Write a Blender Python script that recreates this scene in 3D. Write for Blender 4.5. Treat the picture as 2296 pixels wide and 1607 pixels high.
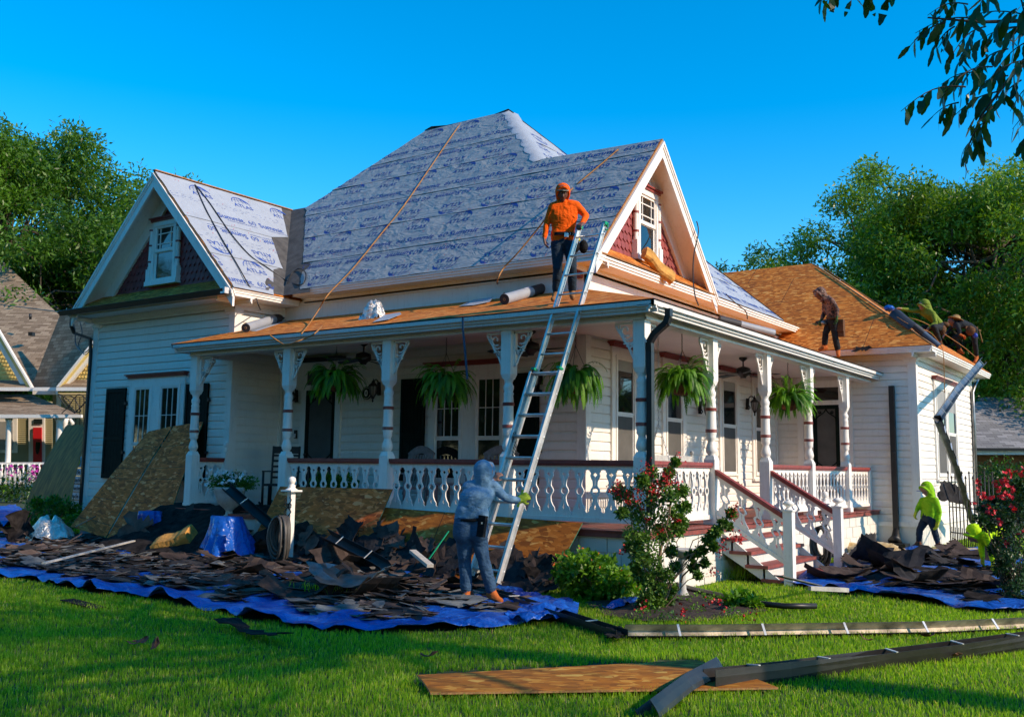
import bpy, math, random
import numpy as np
from mathutils import Vector, Matrix, noise as mnoise
from math import sin, cos, pi, radians, sqrt, atan2, hypot, exp
random.seed(7); RNG = np.random.default_rng(7)
for o in list(bpy.data.objects): bpy.data.objects.remove(o)
S = bpy.context.scene; COL = S.collection

# ---------------- camera, sky, sun, exposure ----------------
FPX = 2230.13; PCX, PCY = 1148.0, 765.0          # focal length and principal point for a 2296 px wide frame
YAW, PITCH, ROLL = radians(34.7547), radians(7.306), radians(0.7703)
CAM = np.array([0.0, 0.0, 1.55])
_f = np.array([-sin(YAW)*cos(PITCH), cos(YAW)*cos(PITCH), sin(PITCH)])
_r0 = np.array([cos(YAW), sin(YAW), 0.0]); _u0 = np.cross(_r0, _f)
_r = _r0*cos(ROLL)+_u0*sin(ROLL); _u = -_r0*sin(ROLL)+_u0*cos(ROLL)
cd = bpy.data.cameras.new("camera"); cam = bpy.data.objects.new("camera", cd); COL.objects.link(cam)
cam.matrix_world = Matrix(((_r[0], _u[0], -_f[0], CAM[0]), (_r[1], _u[1], -_f[1], CAM[1]), (_r[2], _u[2], -_f[2], CAM[2]), (0, 0, 0, 1)))
cd.sensor_width = 36.0; cd.lens = 36.0*FPX/2296; cd.shift_y = -(803.5-PCY)/2296; cd.clip_start = 0.05; cd.clip_end = 2000
S.camera = cam
SUN_EL, SUN_AZ = radians(30), radians(8)        # azimuth measured from +X towards +Y
sdir = Vector((cos(SUN_EL)*cos(SUN_AZ), cos(SUN_EL)*sin(SUN_AZ), sin(SUN_EL)))
w = bpy.data.worlds.new("World"); S.world = w; w.use_nodes = True
wn = w.node_tree.nodes; wl = w.node_tree.links
bg = wn["Background"]; sky = wn.new("ShaderNodeTexSky"); sky.sky_type = 'NISHITA'; sky.sun_disc = False
sky.sun_elevation = SUN_EL; sky.sun_rotation = pi/2-SUN_AZ; sky.air_density = 1.0; sky.dust_density = 0.0; sky.ozone_density = 3.5
hsv = wn.new("ShaderNodeHueSaturation"); hsv.inputs["Saturation"].default_value = 1.45; hsv.inputs["Hue"].default_value = 0.493
wl.new(sky.outputs[0], hsv.inputs["Color"]); wl.new(hsv.outputs[0], bg.inputs[0]); bg.inputs[1].default_value = 0.126
sl = bpy.data.lights.new("sun", 'SUN'); sl.energy = 2.65; sl.angle = radians(0.5); sl.color = (1.0, 0.80, 0.60)
so = bpy.data.objects.new("sun", sl); COL.objects.link(so); so.rotation_euler = sdir.to_track_quat('Z', 'Y').to_euler()
S.view_settings.view_transform = 'Standard'; S.view_settings.look = 'None'; S.view_settings.exposure = 1.02; S.view_settings.gamma = 1.0
S.cycles.max_bounces = 10; S.cycles.transparent_max_bounces = 8; S.cycles.use_denoising = True
S.cycles.diffuse_bounces = 8; S.cycles.glossy_bounces = 3; S.cycles.transmission_bounces = 3; S.cycles.caustics_reflective = False

# ---------------- measuring: real points on real planes, from the surveyed photograph ----------------
def ray(x, y): return (x-PCX)*_r-(y-PCY)*_u+FPX*_f
def at(x, y, ax, v):
    d = ray(x, y); return Vector(CAM+d*((v-CAM[ax])/d[ax]))
def gr(x, y, z=0.0): return at(x, y, 2, z)
def atw(x, y, wd): return Vector(CAM+ray(x, y)/FPX*wd)
def depth(p): return float((np.array(p)-CAM)@_f)
def atp(x, y, n, d):
    n = np.array(n, float); r = ray(x, y); return Vector(CAM+r*((d-n@CAM)/(n@r)))

# ---------------- materials ----------------
def newmat(name):
    m = bpy.data.materials.new(name); m.use_nodes = True; nt = m.node_tree
    return m, nt, nt.nodes["Principled BSDF"]
def N(nt, typ, **kw):
    n = nt.nodes.new(typ)
    for k, v in kw.items():
        if k.startswith('i_'): n.inputs[k[2:].replace('_', ' ')].default_value = v
        else: setattr(n, k, v)
    return n
def ramp(nt, fac, stops, interp='LINEAR'):
    r = nt.nodes.new("ShaderNodeValToRGB"); r.color_ramp.interpolation = interp
    e = r.color_ramp.elements
    while len(e) < len(stops): e.new(0.5)
    for i, (p, c) in enumerate(stops): e[i].position = p; e[i].color = tuple(c)+((1,) if len(c) == 3 else ())
    nt.links.new(fac, r.inputs[0]); return r.outputs[0]
def coords(nt, scale=(1, 1, 1), rot=(0, 0, 0), gen='Object'):
    tc = nt.nodes.new("ShaderNodeTexCoord"); mp = nt.nodes.new("ShaderNodeMapping")
    mp.inputs['Scale'].default_value = scale; mp.inputs['Rotation'].default_value = rot
    nt.links.new(tc.outputs[gen], mp.inputs[0]); return mp.outputs[0]
def nz(nt, vec, scale, detail=4, rough=0.55, dist=0):
    n = N(nt, "ShaderNodeTexNoise"); n.inputs['Scale'].default_value = scale; n.inputs['Detail'].default_value = detail
    n.inputs['Roughness'].default_value = rough; n.inputs['Distortion'].default_value = dist
    nt.links.new(vec, n.inputs['Vector']); return n.outputs['Fac']
def bump(nt, b, h, strength=0.3, dist=0.01):
    n = N(nt, "ShaderNodeBump"); n.inputs['Strength'].default_value = strength; n.inputs['Distance'].default_value = dist
    nt.links.new(h, n.inputs['Height']); nt.links.new(n.outputs[0], b.inputs['Normal']); return n
def flat(name, c, rough=0.6, metal=0, spec=0.5, var=0.12, scale=6, bmp=0, bscale=60, c2=None, rot=0, stretch=(1, 1, 1), coat=0):
    m, nt, b = newmat(name); v = coords(nt, stretch)
    c2 = c2 or tuple(x*(1-var*2) for x in c); c1 = tuple(min(1, x*(1+var)) for x in c)
    nt.links.new(ramp(nt, nz(nt, v, scale, 6, 0.65), [(0.3, c2), (0.7, c1)]), b.inputs['Base Color'])
    b.inputs['Roughness'].default_value = rough; b.inputs['Metallic'].default_value = metal
    b.inputs['Specular IOR Level'].default_value = spec; b.inputs['Coat Weight'].default_value = coat
    if bmp: bump(nt, b, nz(nt, v, bscale, 5), bmp, 0.01)
    return m
def mix(nt, fac, a, b, mode='MIX'):
    n = nt.nodes.new("ShaderNodeMix"); n.data_type = 'RGBA'; n.blend_type = mode
    for s, v in ((0, fac), (6, a), (7, b)):
        if isinstance(v, (int, float)): n.inputs[s].default_value = v
        elif isinstance(v, tuple): n.inputs[s].default_value = v+(1,) if len(v) == 3 else v
        else: nt.links.new(v, n.inputs[s])
    return n.outputs[2]
def mathn(nt, op, a, b=0.5):
    n = nt.nodes.new("ShaderNodeMath"); n.operation = op
    for s, v in ((0, a), (1, b)):
        if isinstance(v, (int, float)): n.inputs[s].default_value = v
        else: nt.links.new(v, n.inputs[s])
    return n.outputs[0]

def paint(name, c, dirt=0.25, rough=0.55):
    m, nt, b = newmat(name); v = coords(nt, (1, 1, 1))
    n1 = nz(nt, v, 1.3, 6, 0.7); n2 = nz(nt, coords(nt, (9, 9, 1.2)), 2.2, 5, 0.7); n3 = nz(nt, v, 26, 4, 0.7)
    dk = tuple(x*y for x, y in zip(c, (0.62, 0.56, 0.47)))
    base = ramp(nt, n1, [(0.3, tuple(x*0.9 for x in c)), (0.65, c)])
    f = mathn(nt, 'MULTIPLY', ramp(nt, n2, [(0.5, (0, 0, 0)), (0.8, (1, 1, 1))]), ramp(nt, n3, [(0.42, (0.2,)*3), (0.62, (1, 1, 1))]))
    f = mathn(nt, 'MULTIPLY', f, dirt)
    nt.links.new(mix(nt, f, base, dk), b.inputs['Base Color']); b.inputs['Roughness'].default_value = rough
    b.inputs['Specular IOR Level'].default_value = 0.35
    bump(nt, b, nz(nt, coords(nt, (2, 2, 14)), 14, 4), 0.12, 0.004)
    return m
def osb(name, tone=1.0, sat=1.0, seam=True, sx=0.62, sy=1.22, aged=0.3):
    m, nt, b = newmat(name)
    base = coords(nt)
    wob = N(nt, "ShaderNodeTexNoise"); wob.inputs['Scale'].default_value = 2.3; wob.inputs['Detail'].default_value = 2; nt.links.new(base, wob.inputs['Vector'])
    def strand(rot, sc, seedv):
        mp = nt.nodes.new("ShaderNodeMapping"); mp.inputs['Rotation'].default_value = (0, 0, rot); mp.inputs['Scale'].default_value = sc
        mp.inputs['Location'].default_value = (seedv, seedv*2, 0)
        nt.links.new(mix(nt, 0.13, base, wob.outputs['Color'], 'ADD'), mp.inputs[0])
        vo = N(nt, "ShaderNodeTexVoronoi"); vo.inputs['Scale'].default_value = 1.0; nt.links.new(mp.outputs[0], vo.inputs['Vector'])
        sp = nt.nodes.new("ShaderNodeSeparateColor"); nt.links.new(vo.outputs['Color'], sp.inputs[0])
        return sp.outputs[0], sp.outputs[1]
    a0, a1 = strand(0.5, (8, 22, 9), 1.7); b0, b1 = strand(-0.75, (9, 26, 9), 5.1); c0, c1 = strand(1.5, (8, 20, 9), 9.3)
    T = lambda r, g, bb: (r*tone, g*tone*sat, bb*tone)
    cols = [(0.0, T(.26, .070, .008)), (0.3, T(.44, .122, .012)), (0.7, T(.58, .170, .018)), (0.93, T(.72, .28, .05)), (1.0, T(.82, .42, .11))]
    ca, cb, cc = ramp(nt, a0, cols), ramp(nt, b0, cols), ramp(nt, c0, cols)
    x = mix(nt, ramp(nt, a1, [(0.45, (0, 0, 0)), (0.46, (1, 1, 1))]), ca, cb)
    x = mix(nt, ramp(nt, b1, [(0.6, (0, 0, 0)), (0.61, (1, 1, 1))]), x, cc)
    big = nz(nt, base, 1.1, 5, 0.65)
    x = mix(nt, ramp(nt, big, [(0.4, (aged,)*3), (0.62, (0, 0, 0))]), x, T(.17, .062, .018))
    spk = nz(nt, base, 34, 3, 0.6); x = mix(nt, ramp(nt, spk, [(0.66, (0, 0, 0)), (0.74, (0.7,)*3)]), x, T(.05, .028, .015))
    if seam:
        br = N(nt, "ShaderNodeTexBrick"); br.offset = 0.5; br.inputs['Scale'].default_value = 1.0
        br.inputs['Brick Width'].default_value = 2.44; br.inputs['Row Height'].default_value = sy; br.inputs['Mortar Size'].default_value = 0.006
        nt.links.new(base, br.inputs['Vector']); x = mix(nt, br.outputs['Fac'], x, (.045, .025, .015))
    nt.links.new(x, b.inputs['Base Color']); b.inputs['Roughness'].default_value = 0.75; b.inputs['Specular IOR Level'].default_value = 0.25
    bump(nt, b, mathn(nt, 'ADD', a0, b0), 0.25, 0.003)
    return m
def leafmat(name, dark, light, rough=0.5, trans=0.35, spec=0.4):
    m, nt, b = newmat(name); at_ = N(nt, "ShaderNodeAttribute", attribute_name="tint")
    c = ramp(nt, at_.outputs['Fac'], [(0.0, dark), (1.0, light)])
    nt.links.new(c, b.inputs['Base Color']); b.inputs['Roughness'].default_value = rough; b.inputs['Specular IOR Level'].default_value = spec
    tr = N(nt, "ShaderNodeBsdfTranslucent"); nt.links.new(mix(nt, 1.0, c, (1.5, 1.7, 0.5), 'MULTIPLY'), tr.inputs[0])
    ms = N(nt, "ShaderNodeMixShader"); ms.inputs[0].default_value = trans
    nt.links.new(b.outputs[0], ms.inputs[1]); nt.links.new(tr.outputs[0], ms.inputs[2])
    nt.links.new(ms.outputs[0], nt.nodes["Material Output"].inputs[0]); return m
def shinglemat(name, c1, c2, c3, sw=0.3, sh=0.14):
    m, nt, b = newmat(name); v = coords(nt)
    br = N(nt, "ShaderNodeTexBrick"); br.offset = 0.37; br.inputs['Scale'].default_value = 1.0
    br.inputs['Brick Width'].default_value = sw; br.inputs['Row Height'].default_value = sh; br.inputs['Mortar Size'].default_value = 0.007
    br.inputs['Color1'].default_value = (0, 0, 0, 1); br.inputs['Color2'].default_value = (1, 1, 1, 1); br.inputs['Mortar'].default_value = (0.5, 0.5, 0.5, 1)
    br.inputs['Bias'].default_value = 0; nt.links.new(v, br.inputs['Vector'])
    c = ramp(nt, br.outputs['Color'], [(0.0, c1), (0.5, c2), (1.0, c3)])
    c = mix(nt, ramp(nt, nz(nt, v, 90, 3), [(0.3, (0.45,)*3), (0.7, (0, 0, 0))]), c, tuple(x*0.45 for x in c1))
    c = mix(nt, br.outputs['Fac'], c, tuple(x*0.35 for x in c1))
    nt.links.new(c, b.inputs['Base Color']); b.inputs['Roughness'].default_value = 0.9; b.inputs['Specular IOR Level'].default_value = 0.2
    bump(nt, b, mathn(nt, 'SUBTRACT', br.outputs['Color'], br.outputs['Fac']), 0.5, 0.012)
    return m
def wrinkled(name, c, amount=0.6, sc=(1, 1, 1), rough=0.45, dist=0.03, c2=None, fine=9, coarse=1.6):
    m, nt, b = newmat(name); v = coords(nt, sc)
    n0 = nz(nt, v, coarse, 3, 0.5, 1.6)
    ridg = mathn(nt, 'ABSOLUTE', mathn(nt, 'SUBTRACT', nz(nt, v, fine*0.4, 3, 0.5, 1.2), 0.5), 0)
    ridg2 = mathn(nt, 'ABSOLUTE', mathn(nt, 'SUBTRACT', nz(nt, v, fine, 2, 0.5, 0.6), 0.5), 0)
    h = mathn(nt, 'ADD', mathn(nt, 'MULTIPLY', n0, 1.0), mathn(nt, 'ADD', mathn(nt, 'MULTIPLY', ridg, -1.5), mathn(nt, 'MULTIPLY', ridg2, -0.5)))
    bump(nt, b, h, amount, dist)
    c2 = c2 or tuple(x*0.86 for x in c)
    nt.links.new(ramp(nt, nz(nt, v, 5, 5, 0.6), [(0.3, c2), (0.7, c)]), b.inputs['Base Color'])
    b.inputs['Roughness'].default_value = rough; return m

M = {}
M['white'] = paint('white_paint', (.88, .83, .75), .5)
M['trim'] = paint('white_trim_paint', (.89, .845, .775), 0.75, 0.5)
M['cream'] = paint('cream_masonry_paint', (.78, .74, .66), 0.5, 0.7)
M['weather'] = paint('weathered_white_paint', (.74, .72, .68), 1.0, 0.7)
M['maroon'] = flat('maroon_paint', (.29, .050, .040), .5, var=.18, scale=9)
M['maroon_shingle'] = flat('maroon_scale_shingles', (.29, .052, .048), .65, var=.2, scale=4, bmp=.15)
M['ceil'] = paint('ceiling_paint', (.80, .74, .70), .15)
M['shutter'] = flat('dark_green_shutter_paint', (.008, .016, .012), .75, spec=.12, var=.2, scale=12)
M['osb'] = osb('oriented_strand_board', 1.0)
M['osb_roof'] = osb('new_roof_strand_board', 1.15, aged=.22)
M['osb_pale'] = osb('shade_offset_strand_board', 1.5, .68, False, aged=.15)  # pale boards, colour lightened and reddened to offset the blue shade they stand in
M['osb_tan'] = osb('weathered_tan_strand_board', .80, 1.22, False, aged=.35)
M['osb_edge'] = flat('strand_board_edge', (.42, .21, .08), .8, var=.3, scale=40)
M['plyold'] = flat('stained_plywood', (.48, .17, .035), .75, var=.35, scale=3, stretch=(5, 1, 1), c2=(.22, .075, .018))
M['black'] = flat('black_metal', (.012, .012, .013), .45, var=.2)
M['blackmetal'] = flat('bronze_gutter_metal', (.020, .018, .017), .42, .1, var=.3, scale=5)
M['gutter_in'] = flat('gutter_lining_tan', (.62, .52, .40), .5, .1, var=.35, scale=5)
M['gutter_grey'] = flat('weathered_gutter_metal', (.28, .28, .27), .35, .75, var=.35, scale=3)
M['alu'] = flat('ladder_aluminium', (.80, .79, .77), .34, .45, var=.18, scale=4, bmp=.05)
M['iron'] = flat('wrought_iron', (.015, .013, .012), .6, var=.2)
M['felt'] = flat('black_roofing_felt', (.032, .027, .025), .95, spec=.06, var=.4, scale=7, bmp=.3, bscale=120)
M['valley'] = flat('grey_valley_felt', (.085, .08, .075), .9, var=.25, scale=5, bmp=.25, bscale=120)
def shing(n, c, c2): return flat(n, c, .95, var=.25, scale=3.5, c2=c2, bmp=.45, bscale=130, spec=.06)
M['sh1'] = shing('dark_brown_shingle', (.080, .058, .050), (.032, .025, .023))
M['sh2'] = shing('charcoal_shingle', (.046, .044, .046), (.019, .019, .020))
M['sh3'] = shing('grey_shingle', (.17, .175, .17), (.07, .075, .078))
M['sh4'] = shing('brown_grit_shingle', (.14, .10, .082), (.065, .048, .042))
M['tarp'] = wrinkled('blue_tarp', (.012, .115, .52), 1.0, (1, 1, 1), .33, .06, (.008, .07, .36), 7, 2.2)
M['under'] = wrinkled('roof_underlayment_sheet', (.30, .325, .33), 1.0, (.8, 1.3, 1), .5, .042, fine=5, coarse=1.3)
M['under2'] = wrinkled('smooth_sunlit_underlayment', (.41, .44, .48), .4, (1, .7, 1), .5, .02, fine=8)  # smoother copy of the sheet, sunlight put into its lighter colour for sunlit slopes
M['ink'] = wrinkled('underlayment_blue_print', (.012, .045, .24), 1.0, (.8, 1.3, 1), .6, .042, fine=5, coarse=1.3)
M['ink2'] = wrinkled('smooth_sunlit_print', (.035, .085, .36), .25, (1, .7, 1), .5, .02, fine=8)  # same print in a lighter blue for the sunlit sheet copy
M['capred'] = flat('red_plastic_cap', (.7, .03, .04), .4)
M['capgreen'] = flat('green_plastic', (.0, .32, .13), .4)
M['rollgrey'] = flat('underlayment_roll_grey', (.33, .35, .38), .45, var=.06, scale=3)
M['rolldark'] = flat('roll_dark_side', (.03, .03, .035), .6)
M['cardboard'] = flat('cardboard_core', (.35, .2, .1), .8)
M['rope'] = flat('tan_rope', (.42, .19, .05), .8, var=.25, scale=30)
M['cable'] = flat('black_cable', (.012, .012, .012), .5)
M['hose'] = flat('grey_garden_hose', (.075, .07, .065), .45, var=.2)
M['mulch'] = flat('bark_mulch', (.045, .026, .018), .95, var=.5, scale=30, bmp=.8, bscale=40)
M['soil'] = flat('lawn_soil', (.035, .05, .014), .95, var=.4, scale=12, c2=(.015, .03, .006))
M['skin'] = flat('skin', (.33, .16, .10), .5, var=.08)
M['skindark'] = flat('tanned_skin', (.16, .07, .045), .5, var=.08)
M['leafscrap'] = flat('dry_leaf', (.16, .06, .03), .8, var=.3)
M['poly'] = wrinkled('cream_plastic_sheet', (.72, .62, .40), .7, (1, 1, 1), .3, .04, (.6, .38, .12), 9, 3)
M['insul'] = flat('yellow_mineral_wool', (.62, .29, .06), .95, var=.3, scale=6, bmp=.8, bscale=25, c2=(.26, .14, .03))
M['foil'] = wrinkled('crumpled_foil', (.80, .77, .72), 1.0, (1, 1, 1), .38, .05, fine=16, coarse=5, c2=(.6,.57,.52)); M['foil'].node_tree.nodes["Principled BSDF"].inputs['Metallic'].default_value = .6
def glass(name, c=(.010, .014, .014), rough=.04):
    m, nt, b = newmat(name); b.inputs['Base Color'].default_value = c+(1,); b.inputs['Roughness'].default_value = rough
    b.inputs['Specular IOR Level'].default_value = .9; b.inputs['IOR'].default_value = 1.55
    v = coords(nt); bump(nt, b, nz(nt, v, 1.3, 2), .12, .02); return m
M['glass'] = glass('window_glass')
M['screen'] = flat('insect_screen_mesh', (.10, .095, .085), .8, var=.12, scale=3)
M['blind'] = flat('pale_window_blind', (.34, .33, .31), .6, var=.1, scale=2)
M['wicker'] = flat('coco_fibre_liner', (.20, .085, .03), .9, var=.4, scale=18, bmp=.5)
M['lampglass'] = flat('lantern_glass', (.30, .29, .26), .25, var=.1)
M['chairgrey'] = flat('weathered_grey_wood', (.26, .23, .22), .8, var=.2, scale=8)
M['darkwood'] = flat('black_painted_wood', (.014, .011, .011), .5)
M['stone'] = flat('cast_stone', (.50, .48, .44), .8, var=.15, scale=9, bmp=.2)
M['redbrown'] = flat('red_deck_paint', (.27, .055, .042), .6, var=.3, scale=7, c2=(.13, .045, .035))
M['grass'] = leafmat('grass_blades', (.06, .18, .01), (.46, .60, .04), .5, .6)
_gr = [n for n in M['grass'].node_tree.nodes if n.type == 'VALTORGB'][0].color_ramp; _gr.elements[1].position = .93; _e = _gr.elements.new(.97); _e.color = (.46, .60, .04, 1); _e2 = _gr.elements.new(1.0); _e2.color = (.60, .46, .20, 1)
M['leaf_l'] = leafmat('broad_tree_leaves', (.012, .050, .005), (.12, .25, .018), .42, .32)
M['leaf_r'] = leafmat('pecan_tree_leaves', (.014, .062, .005), (.22, .34, .025), .36, .35)
M['leaf_d'] = leafmat('dark_pecan_leaves', (.010, .040, .006), (.04, .12, .012), .35, .25)
M['leaf_fern'] = leafmat('fern_fronds', (.03, .12, .006), (.20, .44, .02), .5, .45)
M['leaf_bush'] = leafmat('bush_leaves', (.025, .10, .006), (.20, .38, .02), .45, .3)
M['leaf_myrtle'] = leafmat('myrtle_leaves', (.018, .065, .008), (.17, .30, .045), .45, .25)
M['leaf_rose'] = leafmat('rose_leaves', (.008, .032, .008), (.045, .11, .028), .4, .2)
M['bark'] = flat('tree_bark', (.10, .075, .055), .9, var=.35, scale=8, stretch=(3, 3, .6), bmp=.6, bscale=14)
M['barkpale'] = flat('smooth_pale_bark', (.30, .20, .13), .8, var=.25, scale=14)
M['fl_red'] = flat('red_petals', (.55, .004, .008), .5, var=.2)
M['fl_pink'] = flat('rose_red_petals', (.70, .02, .04), .5, var=.2)
M['fl_orange'] = flat('orange_petals', (.75, .15, .02), .5)
M['fl_mag'] = flat('magenta_petals', (.45, .02, .30), .5)
M['fl_white'] = flat('white_petals', (.85, .85, .85), .5)

# ---------------- object helpers ----------------
def link(o, parent=None):
    COL.objects.link(o)
    if parent is not None:
        o.parent = parent; o.matrix_parent_inverse = parent.matrix_basis.inverted()
    return o
def tag(o, label=None, cat=None, group=None, kind=None):
    if label: o['label'] = label
    if cat: o['category'] = cat
    if group: o['group'] = group
    if kind: o['kind'] = kind
    return o
def thing(name, label, cat, loc=(0, 0, 0), rotz=0, group=None):
    o = bpy.data.objects.new(name, None); COL.objects.link(o); o.location = loc; o.rotation_euler = (0, 0, rotz)
    return tag(o, label, cat, group)
class MB:
    def __init__(s): s.v = []; s.f = []; s.m = []; s.sm = []
    def add(s, vs, fs, m=0, smooth=False):
        b = len(s.v); s.v.extend([tuple(x) for x in vs])
        for f in fs: s.f.append(tuple(b+i for i in f)); s.m.append(m); s.sm.append(smooth)
    def box(s, x0, x1, y0, y1, z0, z1, m=0):
        s.add([(x0, y0, z0), (x1, y0, z0), (x1, y1, z0), (x0, y1, z0), (x0, y0, z1), (x1, y0, z1), (x1, y1, z1), (x0, y1, z1)],
              [(3, 2, 1, 0), (4, 5, 6, 7), (0, 1, 5, 4), (1, 2, 6, 5), (2, 3, 7, 6), (3, 0, 4, 7)], m)
    def bar(s, a, b, wx, wy, m=0, up=(0, 0, 1)):
        a = Vector(a); b = Vector(b); d = (b-a).normalized(); u = Vector(up)
        if abs(d.dot(u)) > .99: u = Vector((0, 1, 0))
        x = d.cross(u).normalized(); y = x.cross(d).normalized()
        vs = [p+x*(sx*wx/2)+y*(sy*wy/2) for p in (a, b) for sx, sy in ((-1, -1), (1, -1), (1, 1), (-1, 1))]
        s.add(vs, [(3, 2, 1, 0), (4, 5, 6, 7), (0, 1, 5, 4), (1, 2, 6, 5), (2, 3, 7, 6), (3, 0, 4, 7)], m)
    def tube(s, pts, r, n=8, m=0, cap=True, sq=1.0):
        pts = [Vector(p) for p in pts]; k = len(pts); rs = r if hasattr(r, '__len__') else [r]*k
        vs = []; prev = None
        for i, p in enumerate(pts):
            d = (pts[min(i+1, k-1)]-pts[max(i-1, 0)])
            d = d.normalized() if d.length > 1e-9 else Vector((0, 0, 1))
            if prev is None: x = d.cross(Vector((0, 0, 1)) if abs(d.z) < .9 else Vector((1, 0, 0))).normalized()
            else:
                x = prev-d*prev.dot(d); x = x.normalized() if x.length > 1e-6 else d.orthogonal().normalized()
            y = d.cross(x); prev = x
            for j in range(n): t = 2*pi*j/n; vs.append(p+x*(cos(t)*rs[i])+y*(sin(t)*rs[i]*sq))
        fs = [(i*n+j, i*n+(j+1) % n, (i+1)*n+(j+1) % n, (i+1)*n+j) for i in range(k-1) for j in range(n)]
        if cap: fs += [tuple(range(n))[::-1], tuple((k-1)*n+j for j in range(n))]
        s.add(vs, fs, m, True)
    def lathe(s, prof, c=(0, 0, 0), n=16, m=0, axis=None, cap=True):
        c = Vector(c); vs = []; fs = []; A = axis or (Vector((1, 0, 0)), Vector((0, 1, 0)), Vector((0, 0, 1)))
        for (r, z) in prof:
            for j in range(n): t = 2*pi*(j+.5)/n; vs.append(c+A[0]*(r*cos(t))+A[1]*(r*sin(t))+A[2]*z)
        for i in range(len(prof)-1):
            for j in range(n): fs.append((i*n+j, i*n+(j+1) % n, (i+1)*n+(j+1) % n, (i+1)*n+j))
        s.add(vs, fs, m, True)
        if cap: s.add([vs[j] for j in range(n)][::-1], [tuple(range(n))], m); s.add([vs[-n+j] for j in range(n)], [tuple(range(n))], m)
    def poly(s, pts, thick, nrm, m=0, me=None):
        nrm = Vector(nrm).normalized(); a = [Vector(p) for p in pts]; b = [p-nrm*thick for p in a]; k = len(a)
        s.add(a, [tuple(range(k))], m); s.add(b, [tuple(range(k))[::-1]], m)
        for i in range(k): j = (i+1) % k; s.add([a[i], b[i], b[j], a[j]], [(0, 1, 2, 3)], m if me is None else me)
    def ball(s, c, r, n=10, m=0, sc=(1, 1, 1), jit=0):
        c = Vector(c); vs = []; rows = max(4, n//2)
        for i in range(rows+1):
            ph = pi*i/rows
            for j in range(n):
                t = 2*pi*j/n; q = 1+random.uniform(-jit, jit)
                vs.append(c+Vector((sin(ph)*cos(t)*r*sc[0]*q, sin(ph)*sin(t)*r*sc[1]*q, cos(ph)*r*sc[2]*q)))
        s.add(vs, [(i*n+j, (i+1)*n+j, (i+1)*n+(j+1) % n, i*n+(j+1) % n) for i in range(rows) for j in range(n)], m, True)
    def mesh(s, name, mats):
        me = bpy.data.meshes.new(name); me.from_pydata([tuple(map(float, v)) for v in s.v], [], s.f)
        for m in (mats if isinstance(mats, (list, tuple)) else [mats]): me.materials.append(M[m] if isinstance(m, str) else m)
        me.polygons.foreach_set('material_index', s.m); me.polygons.foreach_set('use_smooth', s.sm); me.update(); return me
    def build(s, name, mats, parent=None, mw=None):
        o = bpy.data.objects.new(name, s.mesh(name, mats)); link(o, parent)
        if mw is not None: o.matrix_basis = mw
        return o
def inst(name, me, parent=None, loc=(0, 0, 0), rot=(0, 0, 0), sc=1):
    o = bpy.data.objects.new(name, me); link(o, parent); o.location = loc; o.rotation_euler = rot
    o.scale = (sc, sc, sc) if not hasattr(sc, '__len__') else sc
    return o
def npmesh(name, V, F, mats, tint=None, mi=None, smooth=False):
    V = np.asarray(V, np.float32); F = np.asarray(F, np.int32); me = bpy.data.meshes.new(name); k = F.shape[1]
    me.vertices.add(len(V)); me.vertices.foreach_set('co', V.ravel()); me.loops.add(F.size); me.loops.foreach_set('vertex_index', F.ravel())
    me.polygons.add(len(F)); me.polygons.foreach_set('loop_start', np.arange(0, F.size, k, dtype=np.int32))
    try: me.polygons.foreach_set('loop_total', np.full(len(F), k, np.int32))
    except Exception: pass
    for m in (mats if isinstance(mats, (list, tuple)) else [mats]): me.materials.append(M[m] if isinstance(m, str) else m)
    if mi is not None: me.polygons.foreach_set('material_index', np.asarray(mi, np.int32))
    if smooth: me.polygons.foreach_set('use_smooth', np.ones(len(F), bool))
    if tint is not None:
        a = me.attributes.new('tint', 'FLOAT', 'POINT'); a.data.foreach_set('value', np.asarray(tint, np.float32))
    me.update(calc_edges=True); me.validate(); return me
def frame(o, x, y):
    x = Vector(x).normalized(); y = Vector(y).normalized(); z = x.cross(y).normalized(); y = z.cross(x)
    return Matrix(((x.x, y.x, z.x, o[0]), (x.y, y.y, z.y, o[1]), (x.z, y.z, z.z, o[2]), (0, 0, 0, 1)))
def inpoly(x, y, P):
    c = False; n = len(P); j = n-1
    for i in range(n):
        if (P[i][1] > y) != (P[j][1] > y) and x < (P[j][0]-P[i][0])*(y-P[i][1])/(P[j][1]-P[i][1])+P[i][0]: c = not c
        j = i
    return c
def plate(name, corners, thick, mats, parent=None, label=None, me=1):
    """flat board with its own local frame: corners[0] origin, corners[1]-corners[0] along local x"""
    C0 = [Vector(c) for c in corners]; x = (C0[1]-C0[0]).normalized(); n = x.cross(C0[-1]-C0[0]).normalized(); y = n.cross(x)
    mb = MB(); mb.poly([((c-C0[0]).dot(x), (c-C0[0]).dot(y), 0) for c in C0], thick, (0, 0, 1), 0, me)
    o = mb.build(name, mats, parent, frame(C0[0], x, y))
    if label: o['label'] = label
    return o
# ---------------- ground ----------------
mb = MB(); mb.add([(-400, -200, 0), (400, -200, 0), (400, 500, 0), (-400, 500, 0)], [(0, 1, 2, 3)]); tag(mb.build('ground', 'soil'), kind='structure')

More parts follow.
